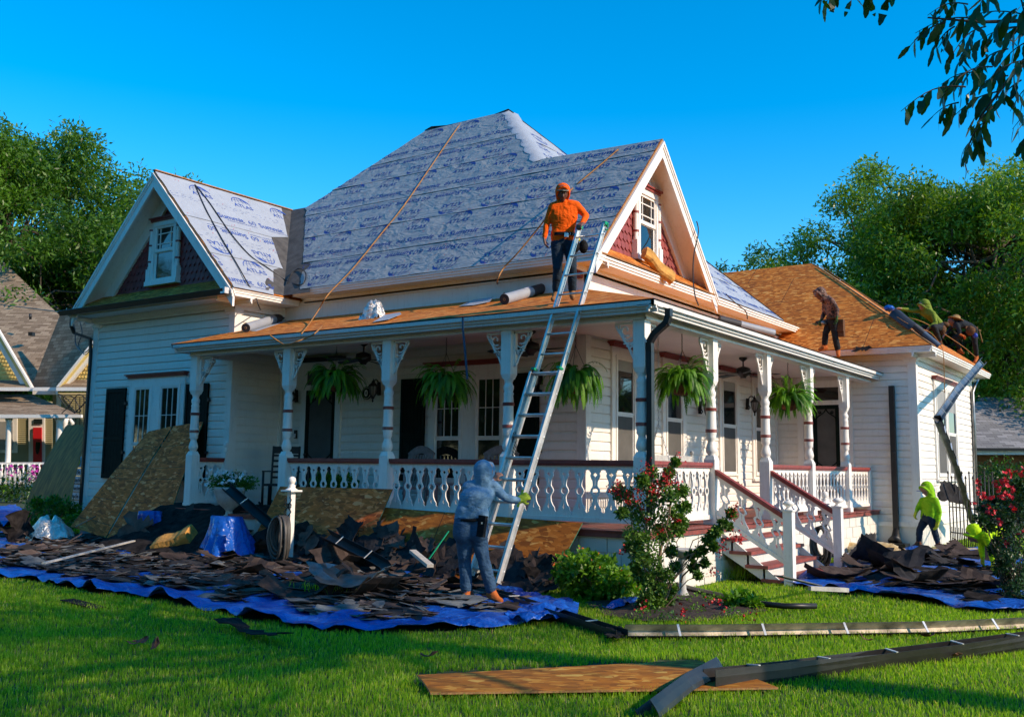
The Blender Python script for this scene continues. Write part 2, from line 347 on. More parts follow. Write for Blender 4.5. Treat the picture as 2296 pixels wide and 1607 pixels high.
# ---------------- the house ----------------
house = thing('house', 'white clapboard Victorian house with wraparound porch, maroon gables and roof stripped for new underlayment', 'house', (-11, 17, 0))
YA, XB, YW, XW, YX, XX = 13.58, -8.0, 12.33, -14.95, 22.15, -4.95     # wall planes
FZ = .79; CZ = 3.68; EXPO = .15
core = MB(); core.box(-19.43, -14.99, 12.36, 18, 0, 4.7); core.box(-14.99, -8.03, 13.61, 21.3, 0, 4.8); core.box(-9.2, -4.98, 22.18, 28.3, 0, 4.2)
core.build('wall', 'white', house)
def siding(O, U, Nn, W, z0, z1, mat='white', label=None):
    O = Vector(O); U = Vector(U); Nn = Vector(Nn); mb = MB(); z = z0; k = 0
    while z < z1-.02:
        zt = min(z+EXPO, z1); cuts = [0]; x = 0
        while True:
            x += random.uniform(2.2, 4.6)
            if x > W-.5: break
            cuts.append(x)
        cuts.append(W)
        for a, b in zip(cuts[:-1], cuts[1:]):
            e = random.uniform(0, .004); b2 = b-.003
            P = lambda u, o, zz: O+U*u+Nn*o+Vector((0, 0, zz))
            cov = zt-.035
            mb.add([P(a, -.015, z+.013), P(b2, -.015, z+.013), P(b2, .016+e, z+.013), P(a, .016+e, z+.013), P(b2, .013+e, cov), P(a, .013+e, cov), P(b2, .003, zt), P(a, .003, zt), P(a, -.015, zt), P(b2, -.015, zt)],
                   [(0, 1, 2, 3), (3, 2, 4, 5), (5, 4, 6, 7), (7, 6, 9, 8)], 0)
        z = zt; k += 1
    mb.add([O-Nn*.015+Vector((0, 0, z0)), O+U*W-Nn*.015+Vector((0, 0, z0)), O+U*W-Nn*.015+Vector((0, 0, z1)), O-Nn*.015+Vector((0, 0, z1))], [(0, 1, 2, 3)], 0)
    return mb.build('wall', mat, house)
X_, Y_, Z_ = Vector((1, 0, 0)), Vector((0, 1, 0)), Vector((0, 0, 1))
siding((-19.45, YW, 0), X_, -Y_, 4.5, .57, 4.47)
siding((XW, YW, 0), Y_, X_, 1.25, .8, 4.47)
siding((-19.45, 18, 0), -Y_, -X_, 18-YW, .42, 4.47)
siding((XW, YA, 0), X_, -Y_, 6.95, .8, 4.5)
siding((XB, YA, 0), Y_, X_, YX-YA, .8, 4.5)
siding((XB, YX, 0), X_, -Y_, 3.05, .55, 3.98)
siding((XX, YX, 0), Y_, X_, 6.15, .55, 3.98)
# corner boards, friezes, water tables
mb = MB()
def cboard(x, y, sx, sy, z0, z1, wd=.13):   # outer corner at (x,y); wings toward -sx / -sy
    mb.box(*sorted((x+sx*.034, x-sx*wd)), *sorted((y+sy*.034, y-sy*.001)), z0, z1)
    mb.box(*sorted((x+sx*.032, x-sx*.001)), *sorted((y+sy*.0, y-sy*wd)), z0, z1)
cboard(-14.95, YW, 1, -1, .8, 4.4); cboard(-19.45, YW, -1, -1, .2, 4.4)
cboard(XB, YA, 1, -1, FZ, 4.5); cboard(XX, YX, 1, -1, .55, 3.98, .14); cboard(XX, 28.3, 1, 1, .55, 3.98, .14)
mb.box(-14.95, -14.90, 13.49, 13.55, FZ, CZ); mb.box(XB, XB+.045, 22.05, 22.12, FZ, CZ)
mb.box(-7.50, -7.36, YX-.04, YX, FZ, CZ); mb.box(-6.42, -6.27, YX-.04, YX, FZ, CZ+.1)
for (x, y) in ((-14.95, YW), (-19.45, YW), (XX, YX)):
    for k, zz in enumerate((4.40, 4.44)):
        if x == XX: zz -= .48
        e = .045+.02*k; mb.box(x-.16-e if x > -15 else x-e, x+e if x > -15 else x+.16+e, y-e, y+.16, zz, zz+.045)
mb.box(-19.50, -14.91, YW-.045, YW, 4.485, 4.74); mb.box(XW, XW+.045, YW-.045, YA, 4.485, 4.80); mb.box(-19.5, -19.45, YW, 18, 4.485, 4.74)
mb.box(-14.9, XB+.048, YA-.048, YA, 4.36, 4.84); mb.box(XB, XB+.048, YA-.048, 22.4, 4.36, 4.84)
mb.box(-14.9, XB+.07, YA-.07, YA-.048, 4.68, 4.76); mb.box(XB+.048, XB+.07, YA-.07, 22.4, 4.68, 4.76)
mb.box(-8.0, XX+.05, YX-.05, YX, 3.98, 4.14); mb.box(XX, XX+.05, YX-.05, 28.35, 3.98, 4.14)
mb.box(-19.52, -14.9, YW-.07, YW+.01, .30, .42); mb.box(XX-.02, XX+.07, YX-.07, 28.35, .46, .56); mb.box(-6.0, XX+.0, YX-.07, YX+.02, .46, .56)
mb.box(-8.35, -8.2, YA-.078, YA-.05, 4.36, 4.66); mb.build('wall_trim', 'trim', house)
mb = MB(); mb.box(-19.5, -14.95, YW-.035, YW+.3, -.1, .30); mb.box(-19.5, -19.4, YW, 18, -.1, .3)
mb.box(XX-.3, XX+.04, YX-.04, 28.3, -.1, .46); mb.box(-5.85, XX-.3, YX-.04, YX+.1, -.1, .46)
def blocks(x0, x1, y0, y1, z0, z1, ax, nb):    # rock-faced block courses
    mb.box(x0, x1, y0, y1, z0, z1)
    L = (x1-x0) if ax == 0 else (y1-y0)
    rows = 4; h = (z1-z0)/rows
    for r in range(rows):
        u = -(.2 if r % 2 else 0)
        while u < L:
            a, b = max(0, u)+.008, min(L, u+.42)-.008
            if b-a > .05:
                e = random.uniform(.012, .022); za, zb = z0+r*h+.008, z0+(r+1)*h-.008
                if ax == 0: mb.box(x0+a, x0+b, y0-e, y0+.01, za, zb)
                else: mb.box(x1-.01, x1+e, y0+a, y0+b, za, zb)
            u += .42
blocks(-15.0, -5.84, 11.42, 11.7, -.1, .70, 0, 20); blocks(-6.2, -5.82, 11.44, 22.12, -.1, .70, 1, 20)
mb.build('foundation', 'cream', house)
# porch floor: tongue and groove boards with dark red nosing
mb = MB(); mb.box(-15.05, -8, 11.36, YA, .70, .775); mb.box(-8, -5.76, 11.36, YX-.04, .70, .775)
y = 11.33
while y < YA: mb.box(-15.1, -8 if y > 13.4 else -5.73, y, y+.118, .775, .79+random.uniform(0, .003), 0); y += .12
y = 13.6
while y < YX-.08: mb.box(-8, -5.73+random.uniform(-.008, .008), y, min(y+.118, YX-.06), .775, .79+random.uniform(0, .003), 0); y += .12
mb.build('porch_floor', ['redbrown'], house)
mb = MB(); mb.box(-14.9, -5.9, 11.5, YA-.06, CZ, CZ+.03); mb.box(XB+.06, -5.9, YA-.06, YX-.06, CZ, CZ+.03)
for k in range(26): pass
mb.build('porch_ceiling', 'ceil', house)
# beams
mb = MB()
mb.box(-15.07, -5.85, 11.46, 11.64, 3.50, 3.74); mb.box(-6.04, -5.86, 11.64, YX-.1, 3.50, 3.74); mb.box(-15.06, -14.9, 11.64, YW, 3.5, 3.74)
mb.box(-15.07, -5.83, 11.43, 11.46, 3.50, 3.53); mb.box(-5.85, -5.82, 11.43, YX-.1, 3.50, 3.53)
mb.build('porch_beam', 'trim', house)
def cornice(name, a, b, out, z, ov, dep=.13, mats='trim', step=3):
    """boxed eave: fascia with stepped crown at distance ov from the wall line a-b"""
    a = Vector(a); b = Vector(b); o = Vector(out); mb = MB(); u = (b-a).normalized()
    def slab(o0, o1, z0, z1, m=0):
        P = [a+o*o0-u*0, b+o*o0, b+o*o1, a+o*o1]
        mb.add([Vector((p.x, p.y, z0)) for p in P]+[Vector((p.x, p.y, z1)) for p in P], [(3, 2, 1, 0), (4, 5, 6, 7), (0, 1, 5, 4), (1, 2, 6, 5), (2, 3, 7, 6), (3, 0, 4, 7)], m)
    slab(ov-.03, ov, z-.045, z-.012); slab(ov-.05, ov-.02, z-.09, z-.045); slab(ov-.075, ov-.04, z-dep, z-.09)
    slab(0, ov-.075, z-dep, z-dep+.02)
    slab(.045, .09, z-dep-.06, z-dep); slab(.045, .07, z-dep-.09, z-dep-.06)
    return mb.build(name, mats, house)
cornice('eave_cornice', (-14.35, YA, 0), (-7.55, YA, 0), (0, -1, 0), 4.93, .42)
cornice('eave_cornice', (XB, 13.14, 0), (XB, 23.0, 0), (1, 0, 0), 4.90, .45)
cornice('eave_cornice', (-19.75, YW, 0), (-14.43, YW, 0), (0, -1, 0), 4.76, .50)
cornice('eave_cornice', (XW, 11.82, 0), (XW, YA-.1, 0), (1, 0, 0), 4.79, .52)
cornice('eave_cornice', (-19.45, 18, 0), (-19.45, 11.82, 0), (-1, 0, 0), 4.76, .3)
cornice('eave_cornice', (-8.6, YX, 0), (-4.50, YX, 0), (0, -1, 0), 4.22, .42)
cornice('eave_cornice', (XX, 21.72, 0), (XX, 28.7, 0), (1, 0, 0), 4.21, .45)
# porch gutter cornice
def pcorn(a, b, out):
    a = Vector(a); b = Vector(b); o = Vector(out); mb = MB()
    def slab(o0, o1, z0, z1):
        P = [a+o*o0, b+o*o0, b+o*o1, a+o*o1]
        mb.add([Vector((p.x, p.y, z0)) for p in P]+[Vector((p.x, p.y, z1)) for p in P], [(3, 2, 1, 0), (4, 5, 6, 7), (0, 1, 5, 4), (1, 2, 6, 5), (2, 3, 7, 6), (3, 0, 4, 7)], 0)
    slab(.20, .245, 3.64, 3.695); slab(.17, .20, 3.60, 3.65); slab(.14, .17, 3.56, 3.61); slab(0, .15, 3.63, 3.65)
    return mb.build('porch_cornice', 'weather', house)
pcorn((-15.30, 11.46, 0), (-5.60, 11.46, 0), (0, -1, 0)); pcorn((-5.85, 11.215, 0), (-5.85, YX+.3, 0), (1, 0, 0)); pcorn((-15.07, YW, 0), (-15.07, 11.215, 0), (-1, 0, 0))

# ---------------- lettering printed on the underlayment ----------------
def textmesh(body, size, shear=0, bold=0):
    cu = bpy.data.curves.new('t', 'FONT'); cu.body = body; cu.size = size; cu.shear = shear; cu.offset = bold; cu.resolution_u = 2
    cu.align_x = 'CENTER'; o = bpy.data.objects.new('t', cu); COL.objects.link(o)
    dg = bpy.context.evaluated_depsgraph_get(); me = o.evaluated_get(dg).to_mesh()
    V = [tuple(v.co[:2]) for v in me.vertices]; F = [tuple(p.vertices) for p in me.polygons]
    o.evaluated_get(dg).to_mesh_clear(); bpy.data.objects.remove(o); bpy.data.curves.remove(cu)
    return V, F
def ribbon2(pts, wd):
    V = []; F = []
    for i, p in enumerate(pts):
        q = pts[min(i+1, len(pts)-1)]; r = pts[max(i-1, 0)]; dx, dy = q[0]-r[0], q[1]-r[1]; L = hypot(dx, dy) or 1
        V += [(p[0]-dy/L*wd/2, p[1]+dx/L*wd/2), (p[0]+dy/L*wd/2, p[1]-dx/L*wd/2)]
    return V, [(2*i, 2*i+1, 2*i+3, 2*i+2) for i in range(len(pts)-1)]
def join2(items):
    V = []; F = []
    for v, f in items: b = len(V); V += list(v); F += [tuple(b+i for i in x) for x in f]
    return V, F
def off(vf, dx, dy): return [(x+dx, y+dy) for x, y in vf[0]], vf[1]
def logo():
    it = [off(textmesh('ATLAS', .19, .0, .002), 0, 0)]
    R, H = .27, .26; b = .15
    arc = lambda rx, ry, t0, t1, n=12: [(rx*cos(t0+(t1-t0)*i/n), b+ry*sin(t0+(t1-t0)*i/n)) for i in range(n+1)]
    it.append(ribbon2(arc(R, H, .15, pi-.05, 18), .018))
    for k in (.62, .25): it.append(ribbon2(arc(R*k, H, pi/2, pi-.05, 8), .009)); it.append(ribbon2(arc(R*k, H, .2, pi/2, 8), .009))
    for h in (.45, .75): it.append(ribbon2([(-R*sqrt(1-h*h)+2*R*sqrt(1-h*h)*i/8, b+H*h+.02*sin(pi*i/8)) for i in range(9)], .009))
    it.append(([(.02, b+.9*H), (.12, b+.93*H), (.20, b+.72*H), (.26, b+.40*H), (.22, b+.36*H), (.17, b+.52*H), (.11, b+.47*H), (.13, b+.66*H), (.06, b+.70*H)], [tuple(range(9))]))
    return join2(it)
T_SUM = join2([off(textmesh('Summit', .235, .0, .0035), -.16, 0), off(textmesh('60', .235, .0, .0), .44, 0), off(textmesh('Premium Synthetic Underlayment', .06), .1, -.075)])
T_LOGO = logo()
def underlay(name, O, U, V, poly, bands, mats, shift=0, wob=.02, pitch=1.03, label=None):
    """sheets with local x along the eave (U) and y up the slope (V); poly is the covered outline; bands = [(y0, y1, upright)]"""
    mw = frame(O, U, V); mb = MB(); xs = [p[0] for p in poly]; x0, x1 = min(xs), max(xs)
    def span(y):
        hits = []
        for i in range(len(poly)):
            (ax, ay), (bx, by) = poly[i], poly[(i+1) % len(poly)]
            if (ay <= y < by) or (by <= y < ay): hits.append(ax+(bx-ax)*(y-ay)/(by-ay))
        return (min(hits), max(hits)) if len(hits) > 1 else None
    for bi, (y0, y1, up) in enumerate(bands):
        h = .010+bi*.003; ny = 8; prev = None; nx = 70
        rag = [random.uniform(-.02, .02) for _ in range(ny+1)]; rows = []
        for j in range(ny+1):
            y = y0+(y1-y0)*j/ny; s = span(min(max(y, .002), max(p[1] for p in poly)-.002))
            if not s: break
            a, b = s[0]+rag[j], s[1]-rag[j]*.4; row = []
            for i in range(nx+1):
                x = a+(b-a)*i/nx
                zz = h+.006*mnoise.noise(Vector((x*1.3, y*2.1, bi*7)))+.004*mnoise.noise(Vector((x*5, y*4, bi*3)))
                if j == 0: zz += .006+.012*max(0, mnoise.noise(Vector((x*1.1, bi*5, 2))))
                row.append((x, y+(.012*mnoise.noise(Vector((x*.8, bi*3.3, 5))) if j in (0,) else 0), zz))
            rows.append(row)
        vs = [v for r in rows for v in r]; n1 = nx+1
        mb.add(vs, [(j*n1+i, j*n1+i+1, (j+1)*n1+i+1, (j+1)*n1+i) for j in range(len(rows)-1) for i in range(nx)], 0, True)
        a, b = rows[0][0], rows[0][-1]     # small down-turned lip coloured black, a painted seam shadow line
        mb.add([v for v in rows[0]]+[(v[0], v[1]+.012, .006) for v in rows[0]], [(n1+i, n1+i+1, i+1, i) for i in range(nx)], 2)
        H = y1-y0; sgn = 1 if up else -1
        for kind, cy in ((0, .74 if up else .26), (1, .24 if up else .76)):
            TV, TF = (T_LOGO if kind == 0 else T_SUM)
            x = x0-.6+shift+(bi*.53) % pitch+(pitch/2 if kind else 0)
            while x < x1+.6:
                yc = y0+H*cy
                pv = [(x+sgn*vx*.93, yc+sgn*(vy*.93-.06-(.07 if kind == 0 else 0))) for vx, vy in TV]
                keep = []
                for f in TF:
                    cx_ = sum(pv[i][0] for i in f)/len(f); cy_ = sum(pv[i][1] for i in f)/len(f)
                    if inpoly(cx_, cy_, poly) and y0+.01 < cy_ < y1-.01: keep.append(f)
                if keep: mb.add([(p[0], p[1], h+.004+.006*mnoise.noise(Vector((p[0]*1.3, p[1]*2.1, bi*7)))+.004*mnoise.noise(Vector((p[0]*5, p[1]*4, bi*3)))) for p in pv], keep, 1)
                x += pitch
        # rows of cap nails and faint printed dashes
        for k in range(int((x1-x0)*7)):
            x = random.uniform(x0, x1); y = random.choice((y0+.04, y0+.08, (y0+y1)/2, y1-.14, random.uniform(y0, y1)))
            if not inpoly(x, y, poly): continue
            r = .011 if random.random() < .7 else .006; m = 3 if r > .01 else 1
            mb.add([(x+r*cos(t), y+r*sin(t), h+.011) for t in (0, 1.26, 2.51, 3.77, 5.03)], [(0, 1, 2, 3, 4)], m)
        for k in range(int((x1-x0)*22)):
            x = random.uniform(x0, x1); y = y0+H*.5+random.choice((-.06, 0, .06))
            if inpoly(x, y, poly): mb.add([(x, y, h+.008), (x+.05, y, h+.008), (x+.05, y+.006, h+.008), (x, y+.006, h+.008)], [(0, 1, 2, 3)], 1)
    o = mb.build(name, [mats[0], mats[1], 'felt', 'capred'], house, mw)
    if label: o['label'] = label
    return o

# ---------------- roofs ----------------
kA = 1.06; c45 = 1/sqrt(1+kA*kA)
UA, VA = X_, Vector((0, c45, kA*c45))
OA = Vector((-18.85, 13.16, 4.91))
zA = lambda y: 4.91+kA*(y-13.16)
RY = 17.4; RZ = zA(RY); RXR, RXL = -12.25, -14.6; kx = (RZ-4.91)/(-7.58-RXR)
GY = 15.5; GZ = zA(GY); GX = -7.58-(GZ-4.91)/kx
def loc(P, O, U, V): return ((Vector(P)-O).dot(U), (Vector(P)-O).dot(V))
polyA3 = [(-18.85, 13.16, 4.91), (-7.56, 13.16, 4.91), (-7.56, GY, GZ), (GX, GY, GZ), (RXR, RY, RZ), (RXL, RY, RZ)]
polyA = [loc(p, OA, UA, VA) for p in polyA3]
def deck(name, pts3, U, V, thick=.03, mats=('osb_roof', 'osb_edge'), parent=None):
    O = Vector(pts3[0]); mw = frame(O, U, V); pl2 = [loc(p, O, Vector(U), Vector(V)) for p in pts3]; mb = MB()
    mb.poly([(x, y, 0) for x, y in pl2], thick, (0, 0, 1), 0, 1); return mb.build(name, list(mats), parent or house, mw)
deck('roof', polyA3, UA, VA)
BEB = (RZ-4.91)/kA; YB = RY+BEB
UB = Y_; ckb = 1/sqrt(1+kx*kx); VB = Vector((-ckb, 0, kx*ckb))
polyB3 = [(-7.58, 17.80, 4.91), (-7.58, YB, 4.91), (RXR, RY, RZ), (GX, GY, GZ)]
deck('roof', polyB3, UB, VB)
deck('roof', [(-7.58, YB, 4.91), (-18.85, YB, 4.91), (RXL, RY, RZ), (RXR, RY, RZ)], -X_, Vector((0, -c45, kA*c45)))
ck2 = (RZ-4.91)/(RXL+18.85); cc2 = 1/sqrt(1+ck2*ck2)
deck('roof', [(-18.85, YB, 4.91), (-18.85, 13.16, 4.91), (RXL, RY, RZ)], -Y_, Vector((cc2, 0, ck2*cc2)))
# far slope of the right-hand gable
deck('roof', [(-7.56, 17.86, 4.90), (-13, 17.86, 4.90), (-13, GY, GZ-.004), (-7.56, GY, GZ-.004)], -X_, Vector((0, -c45, kA*c45)))
# wing gable roof
WX, WZ, WXR, WXL, WYF = -17.02, 7.40, -14.42, -19.62, 11.83
kw = (WZ-4.77)/(WXR-WX); cw = 1/sqrt(1+kw*kw); UW, VW = Y_, Vector((-cw, 0, kw*cw))
polyW3 = [(WXR, WYF, 4.77), (WXR, 16.4, 4.77), (WX, 16.4, WZ), (WX, WYF, WZ)]
deck('roof', polyW3, UW, VW)
deck('roof', [(WXL, 17.5, 4.77), (WXL, WYF, 4.77), (WX, WYF, WZ-.003), (WX, 17.5, WZ-.003)], -Y_, Vector((cw, 0, kw*cw)))
# underlayment bands
LA_ = 6.22
top = loc((0, RY, RZ), OA, UA, VA)[1]
bandsA = [(0, 1.0, False), (.96, 2.0, True), (1.96, 3.02, False), (2.98, 4.05, True), (4.0, 4.9, False), (4.86, top+.02, True)]
# left edge of the covered area follows the valley of the wing roof
def wingx(y): return WX+(WZ-zA(y))/kw if zA(y) < WZ else None
cov = []
for z_ in (0, 1, 2, 3, 3.45):
    P = OA+VA*z_; yy = P.y; cov.append(((max(WX, WX+(WZ-zA(yy))/kw)+.50-OA.x), z_))
cov = [(cov[0][0]-.05, 0)]+cov[1:]
polyU = cov[:1]+[loc((-7.57, 13.16, 4.91), OA, UA, VA), loc((-7.57, GY, GZ), OA, UA, VA), loc((GX, GY, GZ), OA, UA, VA), loc((RXR, RY, RZ), OA, UA, VA), loc((RXL, RY, RZ), OA, UA, VA),
     loc((RXL-2.0, RY-(2.0*ck2/kA), RZ-2.0*ck2), OA, UA, VA)]+cov[1:][::-1]
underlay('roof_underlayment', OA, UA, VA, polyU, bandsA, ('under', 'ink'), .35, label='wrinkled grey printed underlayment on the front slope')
OBB = Vector((-7.58, 13.16, 4.91)); Lh = loc((RXR, RY, RZ), OBB, UB, VB)
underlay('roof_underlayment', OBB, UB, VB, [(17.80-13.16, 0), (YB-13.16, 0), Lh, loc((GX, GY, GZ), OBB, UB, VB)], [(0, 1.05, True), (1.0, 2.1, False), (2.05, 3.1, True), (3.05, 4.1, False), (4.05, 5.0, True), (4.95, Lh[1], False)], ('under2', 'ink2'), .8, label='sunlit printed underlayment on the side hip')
OW = Vector((WXR, WYF, 4.77)); LW = (WZ-4.77)/(kw*cw)*1.0; LW = loc((WX, WYF, WZ), OW, UW, VW)[1]
def vx(s):  # y reach of the valley at slope distance s
    z_ = 4.77+s*kw*cw; return 13.16+(z_-4.91)/kA-WYF
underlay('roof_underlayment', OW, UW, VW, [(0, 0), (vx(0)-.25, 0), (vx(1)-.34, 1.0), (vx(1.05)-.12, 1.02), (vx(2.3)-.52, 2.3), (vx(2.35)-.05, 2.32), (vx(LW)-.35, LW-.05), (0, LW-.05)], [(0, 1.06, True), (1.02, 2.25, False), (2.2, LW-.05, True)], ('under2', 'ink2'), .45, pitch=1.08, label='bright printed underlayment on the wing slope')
# valley membrane: a bent grey strip up the valley
mb = MB(); rows = []
for i in range(15):
    t = i/14; z_ = 4.80+(WZ-4.80)*t; y = 13.16+(z_-4.91)/kA; x = WX+(WZ-z_)/kw
    rows.append([(x+.0, y-.62, z_+.008), (x, y-.3, z_+.010), (x-.0, y, z_+.016), (x+.35, y+.0, z_+.012), (x+.72, y, z_+.010)])
mb.add([v for r in rows for v in r], [(i*5+j, i*5+j+1, i*5+j+6, i*5+j+5) for i in range(14) for j in range(4)], 0, False)
mb.build('valley_flashing', 'valley', house)
# wing ridge strip and orange ridge edge, main ridge felt cap, hip flap
mb = MB(); mb.bar((WX, WYF-.01, WZ+.012), (WX, 15.5, WZ+.012), .10, .022, 0); mb.build('ridge_board', 'osb_edge', house)
mb = MB(); mb.tube([(RXL-.05, RY, RZ+.02), (RXL+.15, RY, RZ+.06), (RXL+.6, RY, RZ+.02), (RXR-.4, RY, RZ+.015), (RXR, RY, RZ+.05), (RXR+.1, RY+.05, RZ-.02)], [.02, .035, .015, .015, .03, .015], 6)
mb.tube([(RXR, RY, RZ+.03), (-9.9, 19.6, 7.16), (-7.6, YB, 4.94)], .02, 5); mb.build('ridge_felt', 'felt', house)
# bent flap of underlayment along the front-right hip
mb = MB(); vs = []
for i in range(24):
    t = i/23; P = Vector((RXR, RY, RZ)).lerp(Vector((GX, GY, GZ)), t); e = .16+.05*sin(i*2.1)+random.uniform(0, .06)
    vs += [P+Vector((-e, 0, .005))-VA*0+Vector((0, 0, .03+.015*random.random())), P+Vector((0, 0, .05)), P+Vector((.05, .3, .035))]
mb.add(vs, [(3*i+j, 3*i+j+1, 3*i+j+4, 3*i+j+3) for i in range(23) for j in range(2)], 0, True); mb.build('hip_flap', 'under2', house)

# porch roofs
kp = .30
def pz(y): return 3.715+kp*(y-11.21)
cp = 1/sqrt(1+kp*kp); VP_ = Vector((0, cp, kp*cp))
pzx = lambda x: 3.715+.30*(-5.60-x)
yc_ = YA-.05; zc_ = pz(yc_); xc_ = XB+.05
deck('porch_roof', [(-15.32, 11.21, 3.715), (-5.60, 11.21, 3.715), (xc_, yc_, zc_), (-14.9, yc_, zc_), (-14.9, YW-.05, pz(YW-.05)), (-15.02, YW-.05, pz(YW-.05))], X_, VP_, .025, ('osb_roof', 'felt'))
kq = (zc_-3.715)/(-5.60-xc_); cq = 1/sqrt(1+kq*kq)
deck('porch_roof', [(-5.60, 11.21, 3.715), (-5.60, YX+.32, 3.715), (-5.9, YX-.06, 3.715+kq*.3), (xc_, YX-.06, zc_), (xc_, yc_, zc_)], Y_, Vector((-cq, 0, kq*cq)), .025, ('osb_roof', 'felt'))
# pent roofs under the gables
def pent(a, b, inn, z0, z1, dep):
    a = Vector(a); b = Vector(b); n = Vector(inn); u = (b-a).normalized()
    V_ = (n*dep+Z_*(z1-z0)).normalized()
    deck('pent_roof', [Vector((a.x, a.y, z0)), Vector((b.x, b.y, z0)), Vector((b.x, b.y, z0))+n*dep+Z_*(z1-z0)-u*.25, Vector((a.x, a.y, z0))+n*dep+Z_*(z1-z0)+u*.25], u, V_, .02)
pent((-19.55, 11.80, 0), (-14.47, 11.80, 0), (0, 1, 0), 4.775, 5.10, .52)
pent((-7.535, 13.18, 0), (-7.535, 17.85, 0), (1-2, 0, 0), 4.925, 5.22, .44)
# extension roof
EXX, EXY = -4.50, 21.72; ea = (-8.05, 25.2); ke = .78; EZ = 4.215; ez = EZ+ke*(ea[1]-EXY)
ce = 1/sqrt(1+ke*ke); kex = (ez-EZ)/(EXX-ea[0]); cex = 1/sqrt(1+kex*kex)
deck('extension_roof', [(-12, EXY, EZ), (EXX, EXY, EZ), (ea[0], ea[1], ez), (-12, ea[1], ez)], X_, Vector((0, ce, ke*ce)))
deck('extension_roof', [(EXX, EXY, EZ), (EXX, 28.68, EZ), (ea[0], ea[1], ez)], Y_, Vector((-cex, 0, kex*cex)))
deck('extension_roof', [(EXX, 28.68, EZ), (-12, 28.68, EZ), (-12, ea[1], ez), (ea[0], ea[1], ez)], -X_, Vector((0, -ce, ke*ce)))
mb = MB(); nx_ = Vector((kex, 0, 1)).normalized(); h0_, h1_ = Vector((EXX, EXY, EZ))+nx_*.016, Vector((ea[0], ea[1], ez))+nx_*.016; mb.poly([h0_+Vector((.02, .25, -.015)), h1_+Vector((.12, .22, -.09)), h1_, h0_], .012, nx_); mb.poly([h0_+Vector((.02, .25, -.015)), h0_, h1_, h1_+Vector((.12, .22, -.09))][::-1], .012, nx_) if 0 else None; mb.build('hip_board', 'osb_edge', house)

